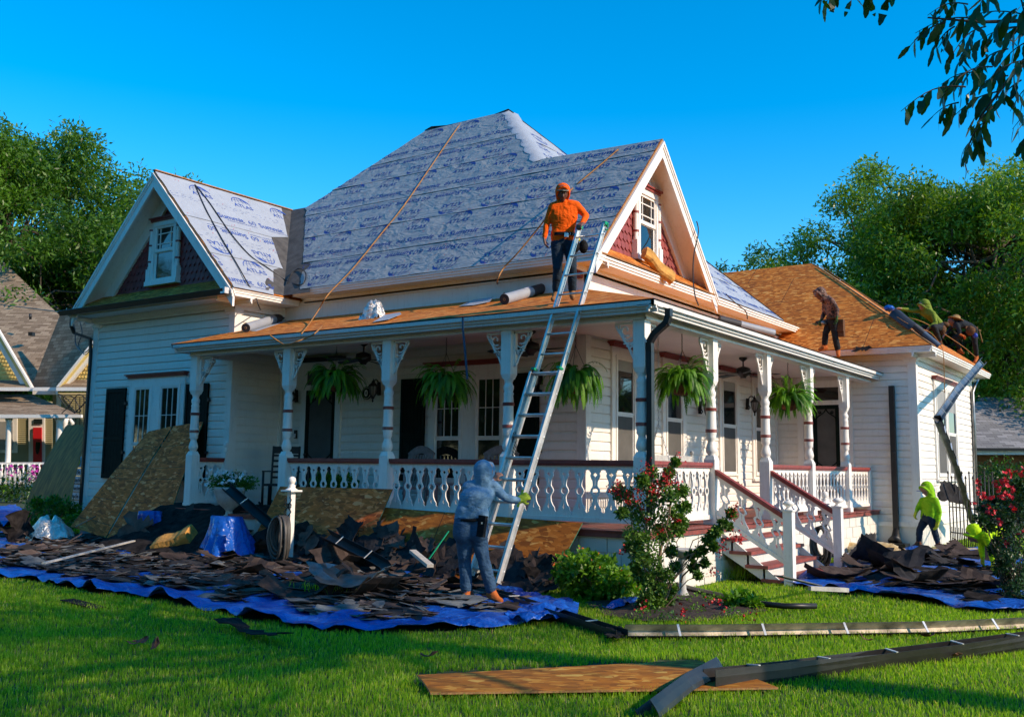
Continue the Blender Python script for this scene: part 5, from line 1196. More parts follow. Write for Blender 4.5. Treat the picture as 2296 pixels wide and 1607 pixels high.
# the uncountable layer below: one mass of small shingle pieces on each tarp
def rubble(G, pile, n, name, label, seed, mats, inset=.25, size=(.10, .46)):
    rg = random.Random(seed); xs = [p[0] for p in G]; ys = [p[1] for p in G]; mb = MB(); k = 0
    while k < n:
        x, y = rg.uniform(min(xs), max(xs)), rg.uniform(min(ys), max(ys))
        if not inpoly(x, y, G): continue
        d = min(_segd(x, y, G[i], G[(i+1) % len(G)]) for i in range(len(G)))
        if d < inset*(.7+1.3*abs(mnoise.noise(Vector((x*1.2, y*1.2, 4))))) or mnoise.noise(Vector((x*.8, y*.8, 31))) < -.2: k += .2; continue
        if any((x-f[0])**2+(y-f[1])**2 < f[2]*.6 for f in FEET): continue
        a, b = rg.uniform(*size), rg.uniform(size[0]*.7, size[1]*.7); t = rg.gauss(.6, .7); m_ = Matrix.Rotation(t, 3, 'Z') @ Matrix.Rotation(rg.gauss(0, .10), 3, 'X') @ Matrix.Rotation(rg.gauss(0, .10), 3, 'Y')
        c = Vector((x, y, .075+heap(x, y, pile)*1.0+rg.uniform(-.01, .03))); q = [Vector((sx*a/2+rg.uniform(-.05, .05), sy*b/2+rg.uniform(-.04, .04), rg.uniform(-.015, .015))) for sx, sy in ((-1, -1), (0, -1.1), (1, -1), (1.1, 0), (1, 1), (0, 1), (-1, 1), (-1.05, 0))]
        v = [c+m_ @ p for p in q]; v2 = [p-Vector((0, 0, .006)) for p in v]; mi = rg.randrange(len(mats))
        mb.add(v+v2, [tuple(range(8)), tuple(range(15, 7, -1))]+[(i, 8+i, 8+(i+1) % 8, (i+1) % 8) for i in range(8)], mi); k += 1
    return tag(mb.build(name, mats), label, 'rubble', kind='stuff')
rubble(GL, PILE_L, 3000, 'shingle_rubble', 'mass of small torn brown, black and grey shingle bits on the left tarp', 9, ['sh1', 'sh2', 'sh4', 'sh3', 'felt', 'sh3'], inset=.5)
rubble(GR, PILE_R, 420, 'shingle_rubble', 'mass of torn dark felt and shingle bits on the right tarp', 10, ['sh1', 'felt', 'sh2', 'felt'], inset=.7)

# strand board sheets
def slab4(name, TL, TR, BR_, BL_, mats, label, cat='board', bow=0, thick=.014, lines=0, group=None, side=-1):
    TL, TR, BR_, BL_ = map(Vector, (TL, TR, BR_, BL_)); U = (BR_-BL_).normalized(); nrm_ = U.cross(TL-BL_).normalized(); V_ = nrm_.cross(U)
    mw = frame(BL_, U, V_); mb = MB(); nx, ny = 8, 10; g = []
    for j in range(ny+1):
        for i in range(nx+1):
            p = BL_.lerp(BR_, i/nx).lerp(TL.lerp(TR, i/nx), j/ny)-BL_; g.append((p.dot(U), p.dot(V_), p.dot(nrm_)+bow*sin(pi*j/ny)))
    n = nx+1; fs = [(j*n+i, j*n+i+1, (j+1)*n+i+1, (j+1)*n+i) for j in range(ny) for i in range(nx)]; mb.add(g, fs, 0, True); mb.add([(x, y, z-thick) for x, y, z in g], [f[::-1] for f in fs], 0, True)
    bd = [i for i in range(n)]+[j*n+nx for j in range(1, ny+1)]+[ny*n+i for i in range(nx-1, -1, -1)]+[j*n for j in range(ny-1, 0, -1)]
    mb.add([g[i] for i in bd]+[(g[i][0], g[i][1], g[i][2]-thick) for i in bd], [(i, len(bd)+i, len(bd)+(i+1) % len(bd), (i+1) % len(bd)) for i in range(len(bd))], 1)
    if lines:
        H = g[-1][1]; Wd = g[nx][0]
        for k in range(1, lines):
            i0 = k/lines; jj = int(ny*i0); a, b = g[jj*n], g[jj*n+nx]; zz = .003
            mb.add([(a[0]+.01, a[1]-.004, a[2]+zz), (b[0]-.01, b[1]-.004, b[2]+zz), (b[0]-.01, b[1]+.004, b[2]+zz), (a[0]+.01, a[1]+.004, a[2]+zz)], [(0, 1, 2, 3)], 2)
    return tag(mb.build(name, mats, None, mw), label, cat, group)
M['green'] = flat('green_board_edge', (.03, .16, .10), .7); M['lineink'] = flat('black_marker_line', (.02, .015, .012), .8)
yb, yt = 11.15, 12.24
mats_ = ['osb_pale', 'green', 'lineink']
slab4('strand_board', at(334, 968, 1, yt), at(372, 961, 1, yt), at(236, 1198, 1, yb), at(165, 1178, 1, yb), mats_, 'x') if 0 else None
A1, A2, A3 = at(333, 967, 1, yt), at(388, 955, 1, yt), at(455, 945, 1, yt); B1, B2, B3 = at(158, 1180, 1, yb), at(238, 1205, 1, yb), at(362, 1212, 1, yb)
slab4('strand_board', A1, A2-X_*.02, B2-X_*.02, B1, mats_, 'left one of two strand boards leaning on the wing window', bow=.03, lines=6)
slab4('strand_board', A2+X_*.02, A3, B3, B2+X_*.02, mats_, 'right one of two strand boards leaning on the wing window, nearer the porch post', bow=.02, lines=6)
slab4('strand_board', at(628, 1090, 1, 11.36), at(880, 1096, 1, 11.36), at(806, 1262, 1, 10.75), at(545, 1250, 1, 10.75), ['osb_pale', 'green', 'lineink'], 'strand board leaning on the porch rail behind the coiled hose', bow=-.01)
mb = MB()
slab4('strand_board', at(864, 1137, 1, 11.32), at(1306, 1172, 1, 11.32), at(1225, 1318, 1, 10.75), at(790, 1275, 1, 10.75), ['osb', 'green', 'lineink'], 'long sunlit strand board leaning on the porch floor edge behind the ladder', bow=-.01)
slab4('stained_board', at(150, 952, 1, 12.9), at(202, 954, 1, 12.9), at(150, 1200, 1, 11.8), at(35, 1190, 1, 11.8), ['plyold', 'osb_edge', 'lineink'], 'dark stained board leaning by the left house corner', bow=.10)
slab4('strand_board', gr(935, 1512, .07), gr(1560, 1478, .07), gr(1745, 1540, .05), gr(965, 1552, .05), ['osb_tan', 'osb_edge', 'lineink'], 'weathered strand board lying flat on the lawn at the front', bow=.012)
# felt scattered up the foot of the boards
def feltbank(pts, label, seed, n, name='felt_bank', zlim=None):
    pass
rg = random.Random(4)
def torn(pA_, pB_, hgt, seed, label, mat='felt', foot=.5):
    """jagged felt sheet leaning against a board: base line pA_-pB_ on the ground, uneven top"""
    r2 = random.Random(seed); a = Vector(pA_); b = Vector(pB_); n = 46; V = []; mb = MB(); u = (b-a).normalized()
    back = Vector((0, .45, .9)).normalized()
    hh = []; h = hgt
    for i in range(n+1): 
        if r2.random() < .22: h = hgt*r2.uniform(.5, 1.15)
        hh.append(h*(.25+.75*min(1, 4*min(i, n-i)/n))*r2.uniform(.92, 1.05))
    for i in range(n+1):
        p = a.lerp(b, i/n)
        for j in range(5):
            t = j/4; V.append(p+Vector((0, -foot*(1-t)**2, 0))+back*(hh[i]*t)+Vector((0, -.02*mnoise.noise(Vector((p.x*3, t*3, seed)))-.035+.0*t, .01*mnoise.noise(Vector((p.x*4, t*5, seed+3))))))
    mb.add(V, [(i*5+j, (i+1)*5+j, (i+1)*5+j+1, i*5+j+1) for i in range(n) for j in range(4)], 0)
    o = mb.build('felt_sheet', mat); m_ = o.modifiers.new('s', 'SOLIDIFY'); m_.thickness = .005
    return tag(o, label, 'felt sheet')
NB_ = 0
def onboard(TL, TR, BR_, BL_, n, where, seed, top=.6, lib=None, px=None):
    """felt and shingle scraps resting on a leaning board, thickest at its foot"""
    global NB_
    TL, TR, BR_, BL_ = map(Vector, (TL, TR, BR_, BL_)); U = (BR_-BL_).normalized(); Nn = U.cross(TL-BL_).normalized(); W_ = Nn.cross(U); r2 = random.Random(seed)
    for k in range(n):
        u = r2.random(); v = r2.random()**1.5*top*(.75+.5*mnoise.noise(Vector((u*5, seed, 0)))+.25); p = BL_.lerp(BR_, u).lerp(TL.lerp(TR, u), min(v, .95)); me, mt = r2.choice(lib or (FE[:6]+[q for q in SC if q[1] in ('felt', 'sh1', 'sh2', 'sh4')]))
        o = inst('felt_scrap', me); a_ = r2.uniform(-.9, .9); x = U*cos(a_)+W_*sin(a_); y = Nn.cross(x); h_ = .025+.004*k
        sc_ = r2.uniform(.6, .95); n2 = (Nn+Vector((r2.gauss(0, .05), r2.gauss(0, .05), 0))).normalized(); x = (x-n2*x.dot(n2)).normalized(); y = n2.cross(x)
        o.matrix_basis = Matrix(((x.x*sc_, y.x*sc_, n2.x*sc_, p.x+Nn.x*h_), (x.y*sc_, y.y*sc_, n2.y*sc_, p.y+Nn.y*h_), (x.z*sc_, y.z*sc_, n2.z*sc_, p.z+Nn.z*h_), (0, 0, 0, 1)))
        lb = 'dark torn scrap '+('low on' if v < .15 else 'partway up' if v < .4 else 'high on')+' the '+('left' if u < .5 else 'right')+' side of '+where; tag(o, lb, 'felt scrap', 'look-alikes: '+lb)
onboard(at(628, 1090, 1, 11.36), at(880, 1096, 1, 11.36), at(806, 1262, 1, 10.75), at(590, 1250, 1, 10.75), 24, 'the board behind the coiled hose', 3, .36)
onboard(at(864, 1137, 1, 11.32), at(1060, 1152, 1, 11.32), at(1060, 1305, 1, 10.75), at(790, 1275, 1, 10.75), 26, 'the left half of the long board', 5, .58)
onboard(at(1130, 1157, 1, 11.32), at(1290, 1171, 1, 11.32), at(1225, 1318, 1, 10.75), at(1110, 1308, 1, 10.75), 10, 'the long board right of the ladder', 8, .35)
onboard(at(380, 1120, 1, 11.6), at(500, 1120, 1, 11.6), at(500, 1222, 1, 10.9), at(330, 1215, 1, 10.9), 10, 'the black porch sheeting', 9, .6)
torn(at(1905, 1250, 0, -5.25), at(1975, 1236, 0, -5.3), .38, 17, 'jagged grey felt leaning on the foundation by the far downspout', 'sh2', .2)
# dark sheet draped over the left end of the porch floor and steps
mb = MB(); nx, ny = 26, 14; V = []
for j in range(ny+1):
    for i in range(nx+1):
        u, v = i/nx, j/ny; x = -15.6+3.0*u; y = 11.75-1.7*v; z = .86 if v < .18 else .86-.72*((v-.18)/.82)**.9
        if u > .75 and v > .3: z *= .9
        z += .07*mnoise.noise(Vector((x*2.4, y*2.4, 5)))+.03*mnoise.noise(Vector((x*7, y*7, 5))); V.append((x, y, z))
mb.add(V, [(j*(nx+1)+i, (j+1)*(nx+1)+i, (j+1)*(nx+1)+i+1, j*(nx+1)+i+1) for j in range(ny) for i in range(nx)], 0, True)
tag(mb.build('black_sheet', 'felt'), 'black sheeting draped over the left porch steps below the urn', 'sheet')
mb = MB(); p = at(565, 1160, 1, 11.2); mb.box(p.x-.3, p.x+.35, 10.95, 11.3, .70, .76, 0); mb.box(p.x-.28, p.x+.33, 10.98, 11.28, .1, .70, 1); tag(mb.build('step_edge', ['maroon', 'cream']), 'short dark red step edge over a white riser beside the blue draped tarp', 'step')

def drape(c, top, bot, hgt, label, mat='tarp', seed=0, sx=1.0, lean=(0, 0), n=90, name='draped_tarp'):
    V = []; mb = MB(); ny = 12
    for j in range(ny+1):
        t = j/ny
        for i in range(n):
            a = 2*pi*i/n; r = top+(bot-top)*t**1.3; r *= 1+(.30*t**.6)*sin(a*5+seed+1.5*sin(a*2)+.8*t)+.14*t**.6*sin(a*12+seed+2*t)+.10*mnoise.noise(Vector((cos(a)*2, sin(a)*2, t*2.5+seed)))
            z = hgt*(1-t)*(1-.10*t*(1+sin(a*3+seed)))+.035*mnoise.noise(Vector((cos(a)*3, sin(a)*3, t*4+seed)))
            V.append((c[0]+r*cos(a)*sx+lean[0]*t, c[1]+r*sin(a)*.8+lean[1]*t, c[2]+z))
    V.append((c[0], c[1], c[2]+hgt+.01))
    mb.add(V, [(j*n+i, (j+1)*n+i, (j+1)*n+(i+1) % n, j*n+(i+1) % n) for j in range(ny) for i in range(n)]+[(i, (i+1) % n, len(V)-1) for i in range(n)], 0, True)
    return tag(mb.build(name, mat), label, 'tarp')
p = at(505, 1240, 1, 10.55); drape((p.x, 10.55, .05), .27, .52, at(505, 1158, 1, 10.55).z-.05, 'blue tarp draped like a skirt over a stump left of the hose post', seed=2, lean=(.22, -.1))
p = at(333, 1212, 1, 10.9); drape((p.x, 10.9, .05), .22, .34, at(333, 1146, 1, 10.9).z-.05, 'blue tarp and brown felt draped over a small stand by the leaning boards', seed=6)
o = inst('felt_flap', scrap_mesh(.55, .5, .3, 77, .06, 'sh4'), None, (p.x+.12, 10.58, .42), (1.15, .1, .2)); tag(o, 'brown felt flap hanging over the small draped stand', 'felt sheet')
# yellow mineral wool
def wool(a, b, wdt, th, up, label, seed):
    a = Vector(a); b = Vector(b); d = (b-a); L = d.length; d = d.normalized(); u = Vector(up); x = d.cross(u).normalized(); u = x.cross(d); V = []; mb = MB(); n = 12; m_ = 10
    for i in range(n+1):
        for j in range(m_):
            t = 2*pi*(j+.5)/m_; sq = lambda q: max(-1, min(1, 1.35*q)); k = 1+.10*mnoise.noise(Vector((i*.8, j*1.3, seed)))
            V.append(a+d*(L*i/n)+x*(sq(cos(t))*wdt/2*k)+u*(sq(sin(t))*th/2*k)+u*(.02*sin(i*.7)))
    mb.add(V, [(i*m_+j, i*m_+(j+1) % m_, (i+1)*m_+(j+1) % m_, (i+1)*m_+j) for i in range(n) for j in range(m_)]+[tuple(range(m_))[::-1], tuple(n*m_+j for j in range(m_))], 0)
    return tag(mb.build('insulation_batt', 'insul'), label, 'insulation')
a = at(352, 1238, 1, 10.3); b = at(432, 1212, 1, 10.5); wool(a+Z_*.06, b+Z_*.08, .32, .26, (0, -.6, 1), 'yellow insulation block in the rubble left of the blue draped tarp', 3)
wool(at(1444, 566, 0, -7.72), at(1506, 626, 0, -7.46), .28, .13, (1, 0, .3), 'yellow insulation batt propped below the right attic window', 6)
# crumpled foil
def crumple(c, sx, sy, sz, label, mat, seed, name, cat, n=34, fr=3.2, k=.5):
    V = []; mb = MB()
    for j in range(n+1):
        for i in range(n+1):
            u, v = i/n-.5, j/n-.5; x, y = u*sx, v*sy; q = abs(mnoise.noise(Vector((u*fr, v*fr, seed))))+.5*abs(mnoise.noise(Vector((u*fr*2.3, v*fr*2.3, seed))))
            z = sz*(max(0, 1-4*(u*u+v*v)))**.5+sz*k*(q-.3); V.append((c[0]+x+.1*sx*mnoise.noise(Vector((u*4, v*4, seed+2))), c[1]+y+.1*sy*mnoise.noise(Vector((u*4, v*4, seed+5))), c[2]+z))
    mb.add(V, [(j*(n+1)+i, j*(n+1)+i+1, (j+1)*(n+1)+i+1, (j+1)*(n+1)+i) for j in range(n) for i in range(n)], 0, True)
    return tag(mb.build(name, mat), label, cat)
p = at(112, 1205, 1, 10.6); crumple((p.x, 10.6, .10), 1.15, .7, .42, 'crumpled silver foil insulation sheet in front of the leaning boards', 'foil', 3, 'foil_sheet', 'foil')
o = inst('felt_flap', scrap_mesh(.5, .5, .5, 78, .08, 'felt'), None, (p.x-.42, 10.25, .33), (1.2, .3, .5)); tag(o, 'torn black felt on the left end of the crumpled foil', 'felt sheet')
p = gr(1950, 1243); crumple((p.x+.1, p.y, .03), 1.5, .55, .20, 'crumpled cream plastic sheet on the ground near the far downspout', 'poly', 8, 'plastic_sheet', 'plastic sheet', fr=5)
p = gr(2150, 1240); crumple((p.x, p.y, .02), 1.3, .3, .10, 'strip of cream plastic sheet behind the man in lime green', 'poly', 12, 'plastic_sheet', 'plastic sheet', fr=6)
p = gr(800, 1322, .2); o = inst('metal_sheet', scrap_mesh(.75, .5, .35, 90, .02, 'gutter_grey'), None, (p.x, p.y, .30), (.15, -.1, .4)); tag(o, 'bent pale grey flashing sheet on top of the rubble', 'metal sheet')
p = gr(745, 1312, .2); o = inst('metal_sheet', scrap_mesh(.6, .42, .3, 91, .02, 'gutter_grey'), None, (p.x, p.y, .28), (-.1, .2, -.3)); tag(o, 'curved bluish flashing sheet left of the other flashing', 'metal sheet')

# strips and sticks
def stick(a, b, w_, h_, mat, label, name='wood_strip', cat='strip'):
    mb = MB(); mb.bar(a, b, w_, h_); return tag(mb.build(name, mat), label, cat)
stick(gr(98, 1262, .30), gr(300, 1212, .34), .05, .02, 'stone', 'long pale wood strip across the left rubble')
stick(at(170, 1180, 1, 10.7), at(214, 1157, 1, 10.9), .07, .02, 'gutter_grey', 'short pale blue strip against the left strand board')
stick(gr(700, 1262, .12), gr(820, 1268, .1), .05, .03, 'stone', 'thin white edging strip in front of the felt bank')
stick(gr(800, 1276, .14), gr(960, 1272, .12), .05, .07, 'gutter_grey', 'white gutter length lying before the felt bank')
stick(at(925, 1235, 1, 10.2), at(965, 1268, 1, 9.9), .09, .04, 'stone', 'short weathered white board angled in the rubble', cat='board')
stick(at(1006, 1190, 1, 10.8), at(962, 1252, 1, 10.5), .02, .012, 'capgreen', 'thin green strip leaning on the long board left of the man in blue')
stick(gr(1745, 1290, .45), gr(1835, 1312, .12), .10, .012, 'sh3', 'bent grey flashing strip on the entry steps')
stick(gr(1815, 1318, .18), gr(1900, 1322, .14), .06, .05, 'stone', 'cream wood piece on the right tarp below the steps')
stick(gr(150, 1343, .05), gr(222, 1362, .03), .16, .008, 'felt', 'torn black felt strip on the grass in front of the left tarp')
for (a_, b_, w__, lb) in (((505, 1400), (625, 1440), .16, 'long torn black felt strip lying on the lawn, lower left'), ((1375, 1415), (1380, 1440), .12, 'short black felt scrap on the grass below the gutter corner')):
    a3, b3 = gr(*a_, .05), gr(*b_, .04); L = (b3-a3).length; o = inst('felt_strip', scrap_mesh(L, w__, .10, int(a_[0]), .03, 'felt', nx=14), None, (a3+b3)/2+Z_*.02, (0, 0, atan2(b3.y-a3.y, b3.x-a3.x))); tag(o, lb, 'felt strip')

# loose gutters
def gutter(pts, opens, w_, h_, label, mats=('blackmetal', 'gutter_in'), hang=True, ends=True, name='loose_gutter'):
    """K-style trough swept along pts; opens = direction its open side faces"""
    pts = [Vector(p) for p in pts]; n = len(pts); op = [Vector(o) for o in (opens if hasattr(opens[0], '__len__') else [opens]*n)]; mb = MB(); t_ = .006
    prof = [(-.5, 0), (-.5, 1), (.38, 1), (.46, .75), (.5, .35), (.5, 0)]
    ring = []
    for i, p in enumerate(pts):
        d = (pts[min(i+1, n-1)]-pts[max(i-1, 0)]).normalized(); o = (op[i]-d*op[i].dot(d)).normalized(); s = d.cross(o)
        ring.append(([p+s*(a*w_)-o*(b*h_) for a, b in prof], [p+s*(a*w_*.93)-o*(b*h_*.95) for a, b in prof]))
    k = len(prof)
    for q in range(n-1):
        (o0, i0), (o1, i1) = ring[q], ring[q+1]
        mb.add(o0+o1, [(j, j+1, k+j+1, k+j) for j in range(k-1)], 0); mb.add(i0+i1, [(j+1, j, k+j, k+j+1) for j in range(k-1)], 1)
        mb.add([o0[0], i0[0], o1[0], i1[0]], [(0, 1, 3, 2)], 0); mb.add([o0[-1], i0[-1], o1[-1], i1[-1]], [(1, 0, 2, 3)], 0)
    for r_ in (ring[0], ring[-1]): mb.add(r_[0]+r_[1], [(j, j+1, k+j+1, k+j) for j in range(k-1)], 0)
    o = tag(mb.build(name, list(mats)), label, 'gutter')
    if hang:
        L = sum((pts[i+1]-pts[i]).length for i in range(n-1)); m = int(L/.75)
        for j in range(m):
            s_ = (j+.6)*L/(m+.2); acc = 0
            for i in range(n-1):
                l = (pts[i+1]-pts[i]).length
                if acc+l >= s_: break
                acc += l
            t = (s_-acc)/l; a0 = ring[i][0][0].lerp(ring[i+1][0][0], t); a1 = ring[i][0][-1].lerp(ring[i+1][0][-1], t); h = MB(); h.bar(a0, a1, .022, .008); h.build('hanger', 'alu', o)
    return o
up_ = Vector((0, 0, 1)); tocam = Vector((.35, -.9, .25))
gutter([gr(1112, 1322, .14), gr(1250, 1366, .13), gr(1395, 1412, .10)], (.4, -.25, .9), .13, .11, 'black gutter running from the ladder foot to the gutter corner', ('blackmetal', 'blackmetal'))
gutter([gr(1405, 1412, .10), gr(1600, 1412, .09), gr(1850, 1408, .09), gr(2100, 1404, .09), gr(2320, 1394, .09)], (.15, -.8, .55), .12, .12, 'long gutter lying open side out across the lawn, tan lining showing')
gutter([gr(1440, 1580, .10), gr(1520, 1520, .12), gr(1588, 1484, .15), gr(1592, 1482, .15)], (-.6, -.2, .8), .13, .12, 'short bent black gutter end over the flat strand board', ('blackmetal', 'blackmetal'), hang=False)
gutter([gr(1590, 1500, .16), gr(1760, 1482, .14), gr(1960, 1462, .13), gr(2140, 1440, .15), gr(2340, 1412, .17)], [(.1, .5, .9), (.1, .5, .9), (.2, .2, 1), (.1, .0, 1), (0, .1, 1)], .12, .14, 'long dark gutter with silver straps at the lower right', ('blackmetal', 'blackmetal'))
gutter([at(505, 1086, 1, 10.75), at(600, 1168, 1, 10.75), at(655, 1208, 1, 10.6)], (-.3, -.5, .8), .15, .12, 'upright end of a black gutter leaning against the white urn', ('blackmetal', 'blackmetal'))
gutter([at(725, 1192, 1, 10.4), at(840, 1250, 1, 10.1), at(860, 1262, 1, 10.0)], (-.3, -.6, .8), .15, .12, 'black gutter length sloping down right of the coiled hose', ('blackmetal', 'blackmetal'))
gutter([at(2208, 806, 0, -4.1), at(2150, 872, 0, -4.0), at(2108, 935, 0, -3.95)], (.8, -.3, .5), .15, .12, 'pale gutter hanging from the far roof corner', ('gutter_grey', 'gutter_grey'))
gutter([at(2110, 938, 0, -3.95), at(2150, 1045, 0, -4.1), at(2186, 1165, 0, -4.3)], (.9, .2, .1), .15, .12, 'dark gutter length dropping from the bent corner to the roses', ('gutter_grey', 'blackmetal'))
mb = MB(); mb.tube([at(2192, 850, 0, -4.85), at(2186, 862, 0, -4.88), at(2180, 880, 0, -4.88), at(2184, 960, 0, -4.88), at(2190, 1150, 0, -4.88)], .05, 6); tag(mb.build('downspout', 'gutter_grey', house), 'pale downspout at the far side corner')
mb = MB(); mb.tube([gr(x, y, .07) for x, y in ((1480, 1300), (1560, 1322), (1660, 1345), (1700, 1352), (1760, 1358), (1830, 1358))], .035, 6); tag(mb.build('bed_edging', 'black'), 'black plastic edging strip curving through the flower bed grass', 'edging')

# rolls of underlayment
def roll(a, b, r, label, sheet=None, mat='rollgrey'):
    a = Vector(a); b = Vector(b); d = (b-a).normalized(); L = (b-a).length; t = thing('underlayment_roll', label, 'roll', tuple(a-Z_*r), 0)
    x = d.orthogonal().normalized(); y = d.cross(x); ax = (x, y, d); mb = MB()
    mb.lathe([(r, 0), (r*1.0, L*.62)], a, 22, 0, ax); mb.lathe([(r*1.003, L*.62), (r*1.003, L)], a, 22, 1, ax); mb.lathe([(r*.985, -.003), (r*.985, .0)], a, 22, 1, ax); mb.build('roll', [mat, 'rolldark'], t)
    c = MB(); c.lathe([(r*.28, -.008), (r*.28, .0)], a, 12, 0, ax); c.lathe([(r*.14, -.010), (r*.14, -.006)], a, 8, 1, ax); c.build('roll_core', ['cardboard', 'black'], t)
    if sheet:
        s = MB(); s.poly(sheet, .004, (0, 0, 1)); s.build('loose_sheet', 'under2', t)
    return t
r_ = .085
roll(pA(551, 735, r_), pA(646, 706, r_), r_, 'grey underlayment roll against the wing wall on the porch roof', [pA(556, 742, .006), pA(575, 742, .006), pA(655, 716, .006), pA(640, 712, .006)])
t_ = roll(pA(1131, 671, r_), pA(1222, 645, r_), r_, 'grey underlayment roll with blue label beside the man in orange')
lb = MB(); q = pA(1181, 657, r_); d_ = (pA(1222, 645, r_)-pA(1131, 671, r_)).normalized()
for k in range(5):
    a0, a1 = -2.3+k*.22, -2.3+(k+1)*.22; x = Vector((0, 0, 1)); y = d_.cross(x).normalized(); x = y.cross(d_)
    P_ = lambda a, s: q+d_*s+(y*cos(a)+x*-sin(a))*(r_*1.02)
    lb.add([P_(a0, -.09), P_(a1, -.09), P_(a1, .09), P_(a0, .09)], [(0, 1, 2, 3)], 0)
    lb.add([P_(a0, -.05)+(P_(a0, -.05)-q).normalized()*.002, P_(a1, -.05), P_(a1, -.03), P_(a0, -.03)], [(0, 1, 2, 3)], 1) if 0 < k < 4 else None
    if k in (1, 3): lb.add([(P_(a0, s)-q)*1.03+q for s in (-.0, .07)]+[(P_(a1, s)-q)*1.03+q for s in (.07, 0.)], [(0, 1, 2, 3)], 1)
lb.build('roll_label', ['fl_white', 'inkb'], t_)
roll(pB(1735, 748, .07), pB(1612, 716, .07), .07, 'pale underlayment roll along the side porch roof edge')
# loose sheets and foil on the porch roof
s = MB(); s.poly([pA(1030, 686, .02), pA(1062, 672, .03), pA(1105, 666, .07), pA(1098, 676, .03), pA(1060, 684, .02)], .004, (0, -.3, 1)); tag(s.build('underlayment_scrap', 'under2'), 'pointed grey underlayment scrap left of the roll on the porch roof', 'scrap')
p = pA(838, 712); crumple((p.x, p.y, p.z-.02), .42, .30, .30, 'crumpled silver foil piece standing on the porch roof', 'foil', 21, 'foil_scrap', 'foil', n=20, fr=4, k=.7)
s = MB(); s.poly([pA(836, 722, .02), pA(862, 706, .03), pA(897, 700, .05), pA(900, 704, .04), pA(870, 716, .03)], .004, (0, -.3, 1)); tag(s.build('underlayment_scrap', 'under2'), 'small grey underlayment scrap beside the crumpled foil on the porch roof', 'scrap')
# ropes and cables
def rope(pts, r, mat, label, cat='rope', name='rope', sm=6):
    pts = [Vector(p) for p in pts]; out = []
    for i in range(len(pts)-1):
        p0, p1, p2, p3 = pts[max(i-1, 0)], pts[i], pts[i+1], pts[min(i+2, len(pts)-1)]
        for k in range(sm):
            t = k/sm; out.append(.5*((2*p1)+(p2-p0)*t+(2*p0-5*p1+4*p2-p3)*t*t+(3*p1-p0-3*p2+p3)*t**3))
    out.append(pts[-1]); mb = MB(); mb.tube(out, r, 5); return tag(mb.build(name, mat), label, cat)
rope([Vector((-13.6, RY+.1, RZ+.03))]+[rA(x, y, .03) for x, y in ((1026, 286), (965, 375), (905, 462), (850, 530), (793, 600), (745, 650), (727, 672))]+[at(716, 692, 1, 13.0)]+[pA(x, y, .03) for x, y in ((694, 725), (684, 738), (676, 748))], .013, 'rope', 'orange rope running down the main roof slope from the ridge', sm=4)
rope([pA(722, 731, .05), pA(705, 748, .04), at(690, 756, 1, 11.1), at(665, 766, 1, 11.05), at(640, 773, 1, 11.05), at(620, 762, 1, 11.1), pA(606, 752, .05)], .012, 'rope', 'loop of orange rope drooping over the porch eave')
rope([rA(x, y, .03) for x, y in ((1386, 335), (1355, 362), (1300, 408), (1282, 424))]+[at(1240, 470, 1, 13.0), at(1200, 520, 1, 13.0), at(1160, 568, 1, 12.9), at(1130, 600, 1, 12.9), at(1115, 630, 1, 12.8)]+[pA(1120, 645, .05), pA(1133, 660, .10)], .013, 'ylwrope' if 'ylwrope' in M else 'rope', 'tan rope from the gable ridge passing behind the man in orange')
rope([rW(x, y, .03) for x, y in ((437, 414), (468, 452), (515, 520), (560, 572), (600, 600), (640, 628))]+[rA(x, y, .04) for x, y in ((676, 638), (686, 615), (672, 602), (652, 615), (645, 635))], .012, 'cable', 'black cable looping from the wing ridge into the roof valley', 'cable', 'cable')
rope([rW(x, y, .03) for x, y in ((437, 414), (462, 470), (500, 540), (530, 590), (558, 640))]+[at(572, 662, 1, 12.5), at(582, 690, 1, 12.4)]+[pA(592, 704, .05), pA(600, 712, .03)], .012, 'cable', 'black cable down the wing slope and over its eave', 'cable', 'cable')
rope([at(1562, 496, 0, -7.48), at(1566, 520, 0, -7.45), at(1556, 570, 0, -7.35), at(1554, 620, 0, -7.2), at(1558, 660, 0, -7.0), at(1566, 684, 0, -6.8)], .012, 'cable', 'dark rope hanging from the right gable rake to the porch roof')
rope([at(x, y, 0, -7.3) for x, y in ((1628, 660), (1650, 680), (1672, 698), (1676, 715))], .011, 'cable', 'dark rope end hanging past the side eave near the pale roll')
def hipP(x, y, h=.04):
    """point on the far hip line (or, past its corner, over the side eave) seen at column x"""
    A_ = Vector((EXX, EXY, EZ)); B_ = Vector((ea[0], ea[1], ez)); col = lambda P: PCX+FPX*float((np.array(P)-CAM)@_r)/depth(P)
    if x > col(A_): return at(x, y, 0, -4.72)
    lo, hi = 0.0, 1.0
    for _ in range(30):
        m = (lo+hi)/2
        if col(A_.lerp(B_, m)) > x: lo = m
        else: hi = m
    return A_.lerp(B_, lo)+Vector((0.04, 0, h))
rope([hipP(x, y, .06) for x, y in ((1835, 600), (1880, 620), (1918, 640), (1985, 680))]+[hipP(2035, 720, .08), at(2085, 745, 0, -4.8), at(2108, 772, 0, -4.6), at(2115, 792, 0, -4.42), at(2117, 840, 0, -4.45), at(2118, 880, 0, -4.6)], .009, 'rope', 'tan safety rope down the far hip and hanging past the eave')
rope([hipP(1850, 600, .05), hipP(1905, 628, .05), hipP(1990, 678, .06), at(2070, 722, 0, -4.9), at(2150, 770, 0, -4.8), at(2187, 800, 0, -4.6)], .008, 'rope', 'second tan safety rope running to the bending worker')
mb = MB(); a = [at(1038, 712, 1, 11.18), at(1038, 740, 1, 11.16), at(1043, 790, 1, 11.17), at(1048, 850, 1, 11.2)]
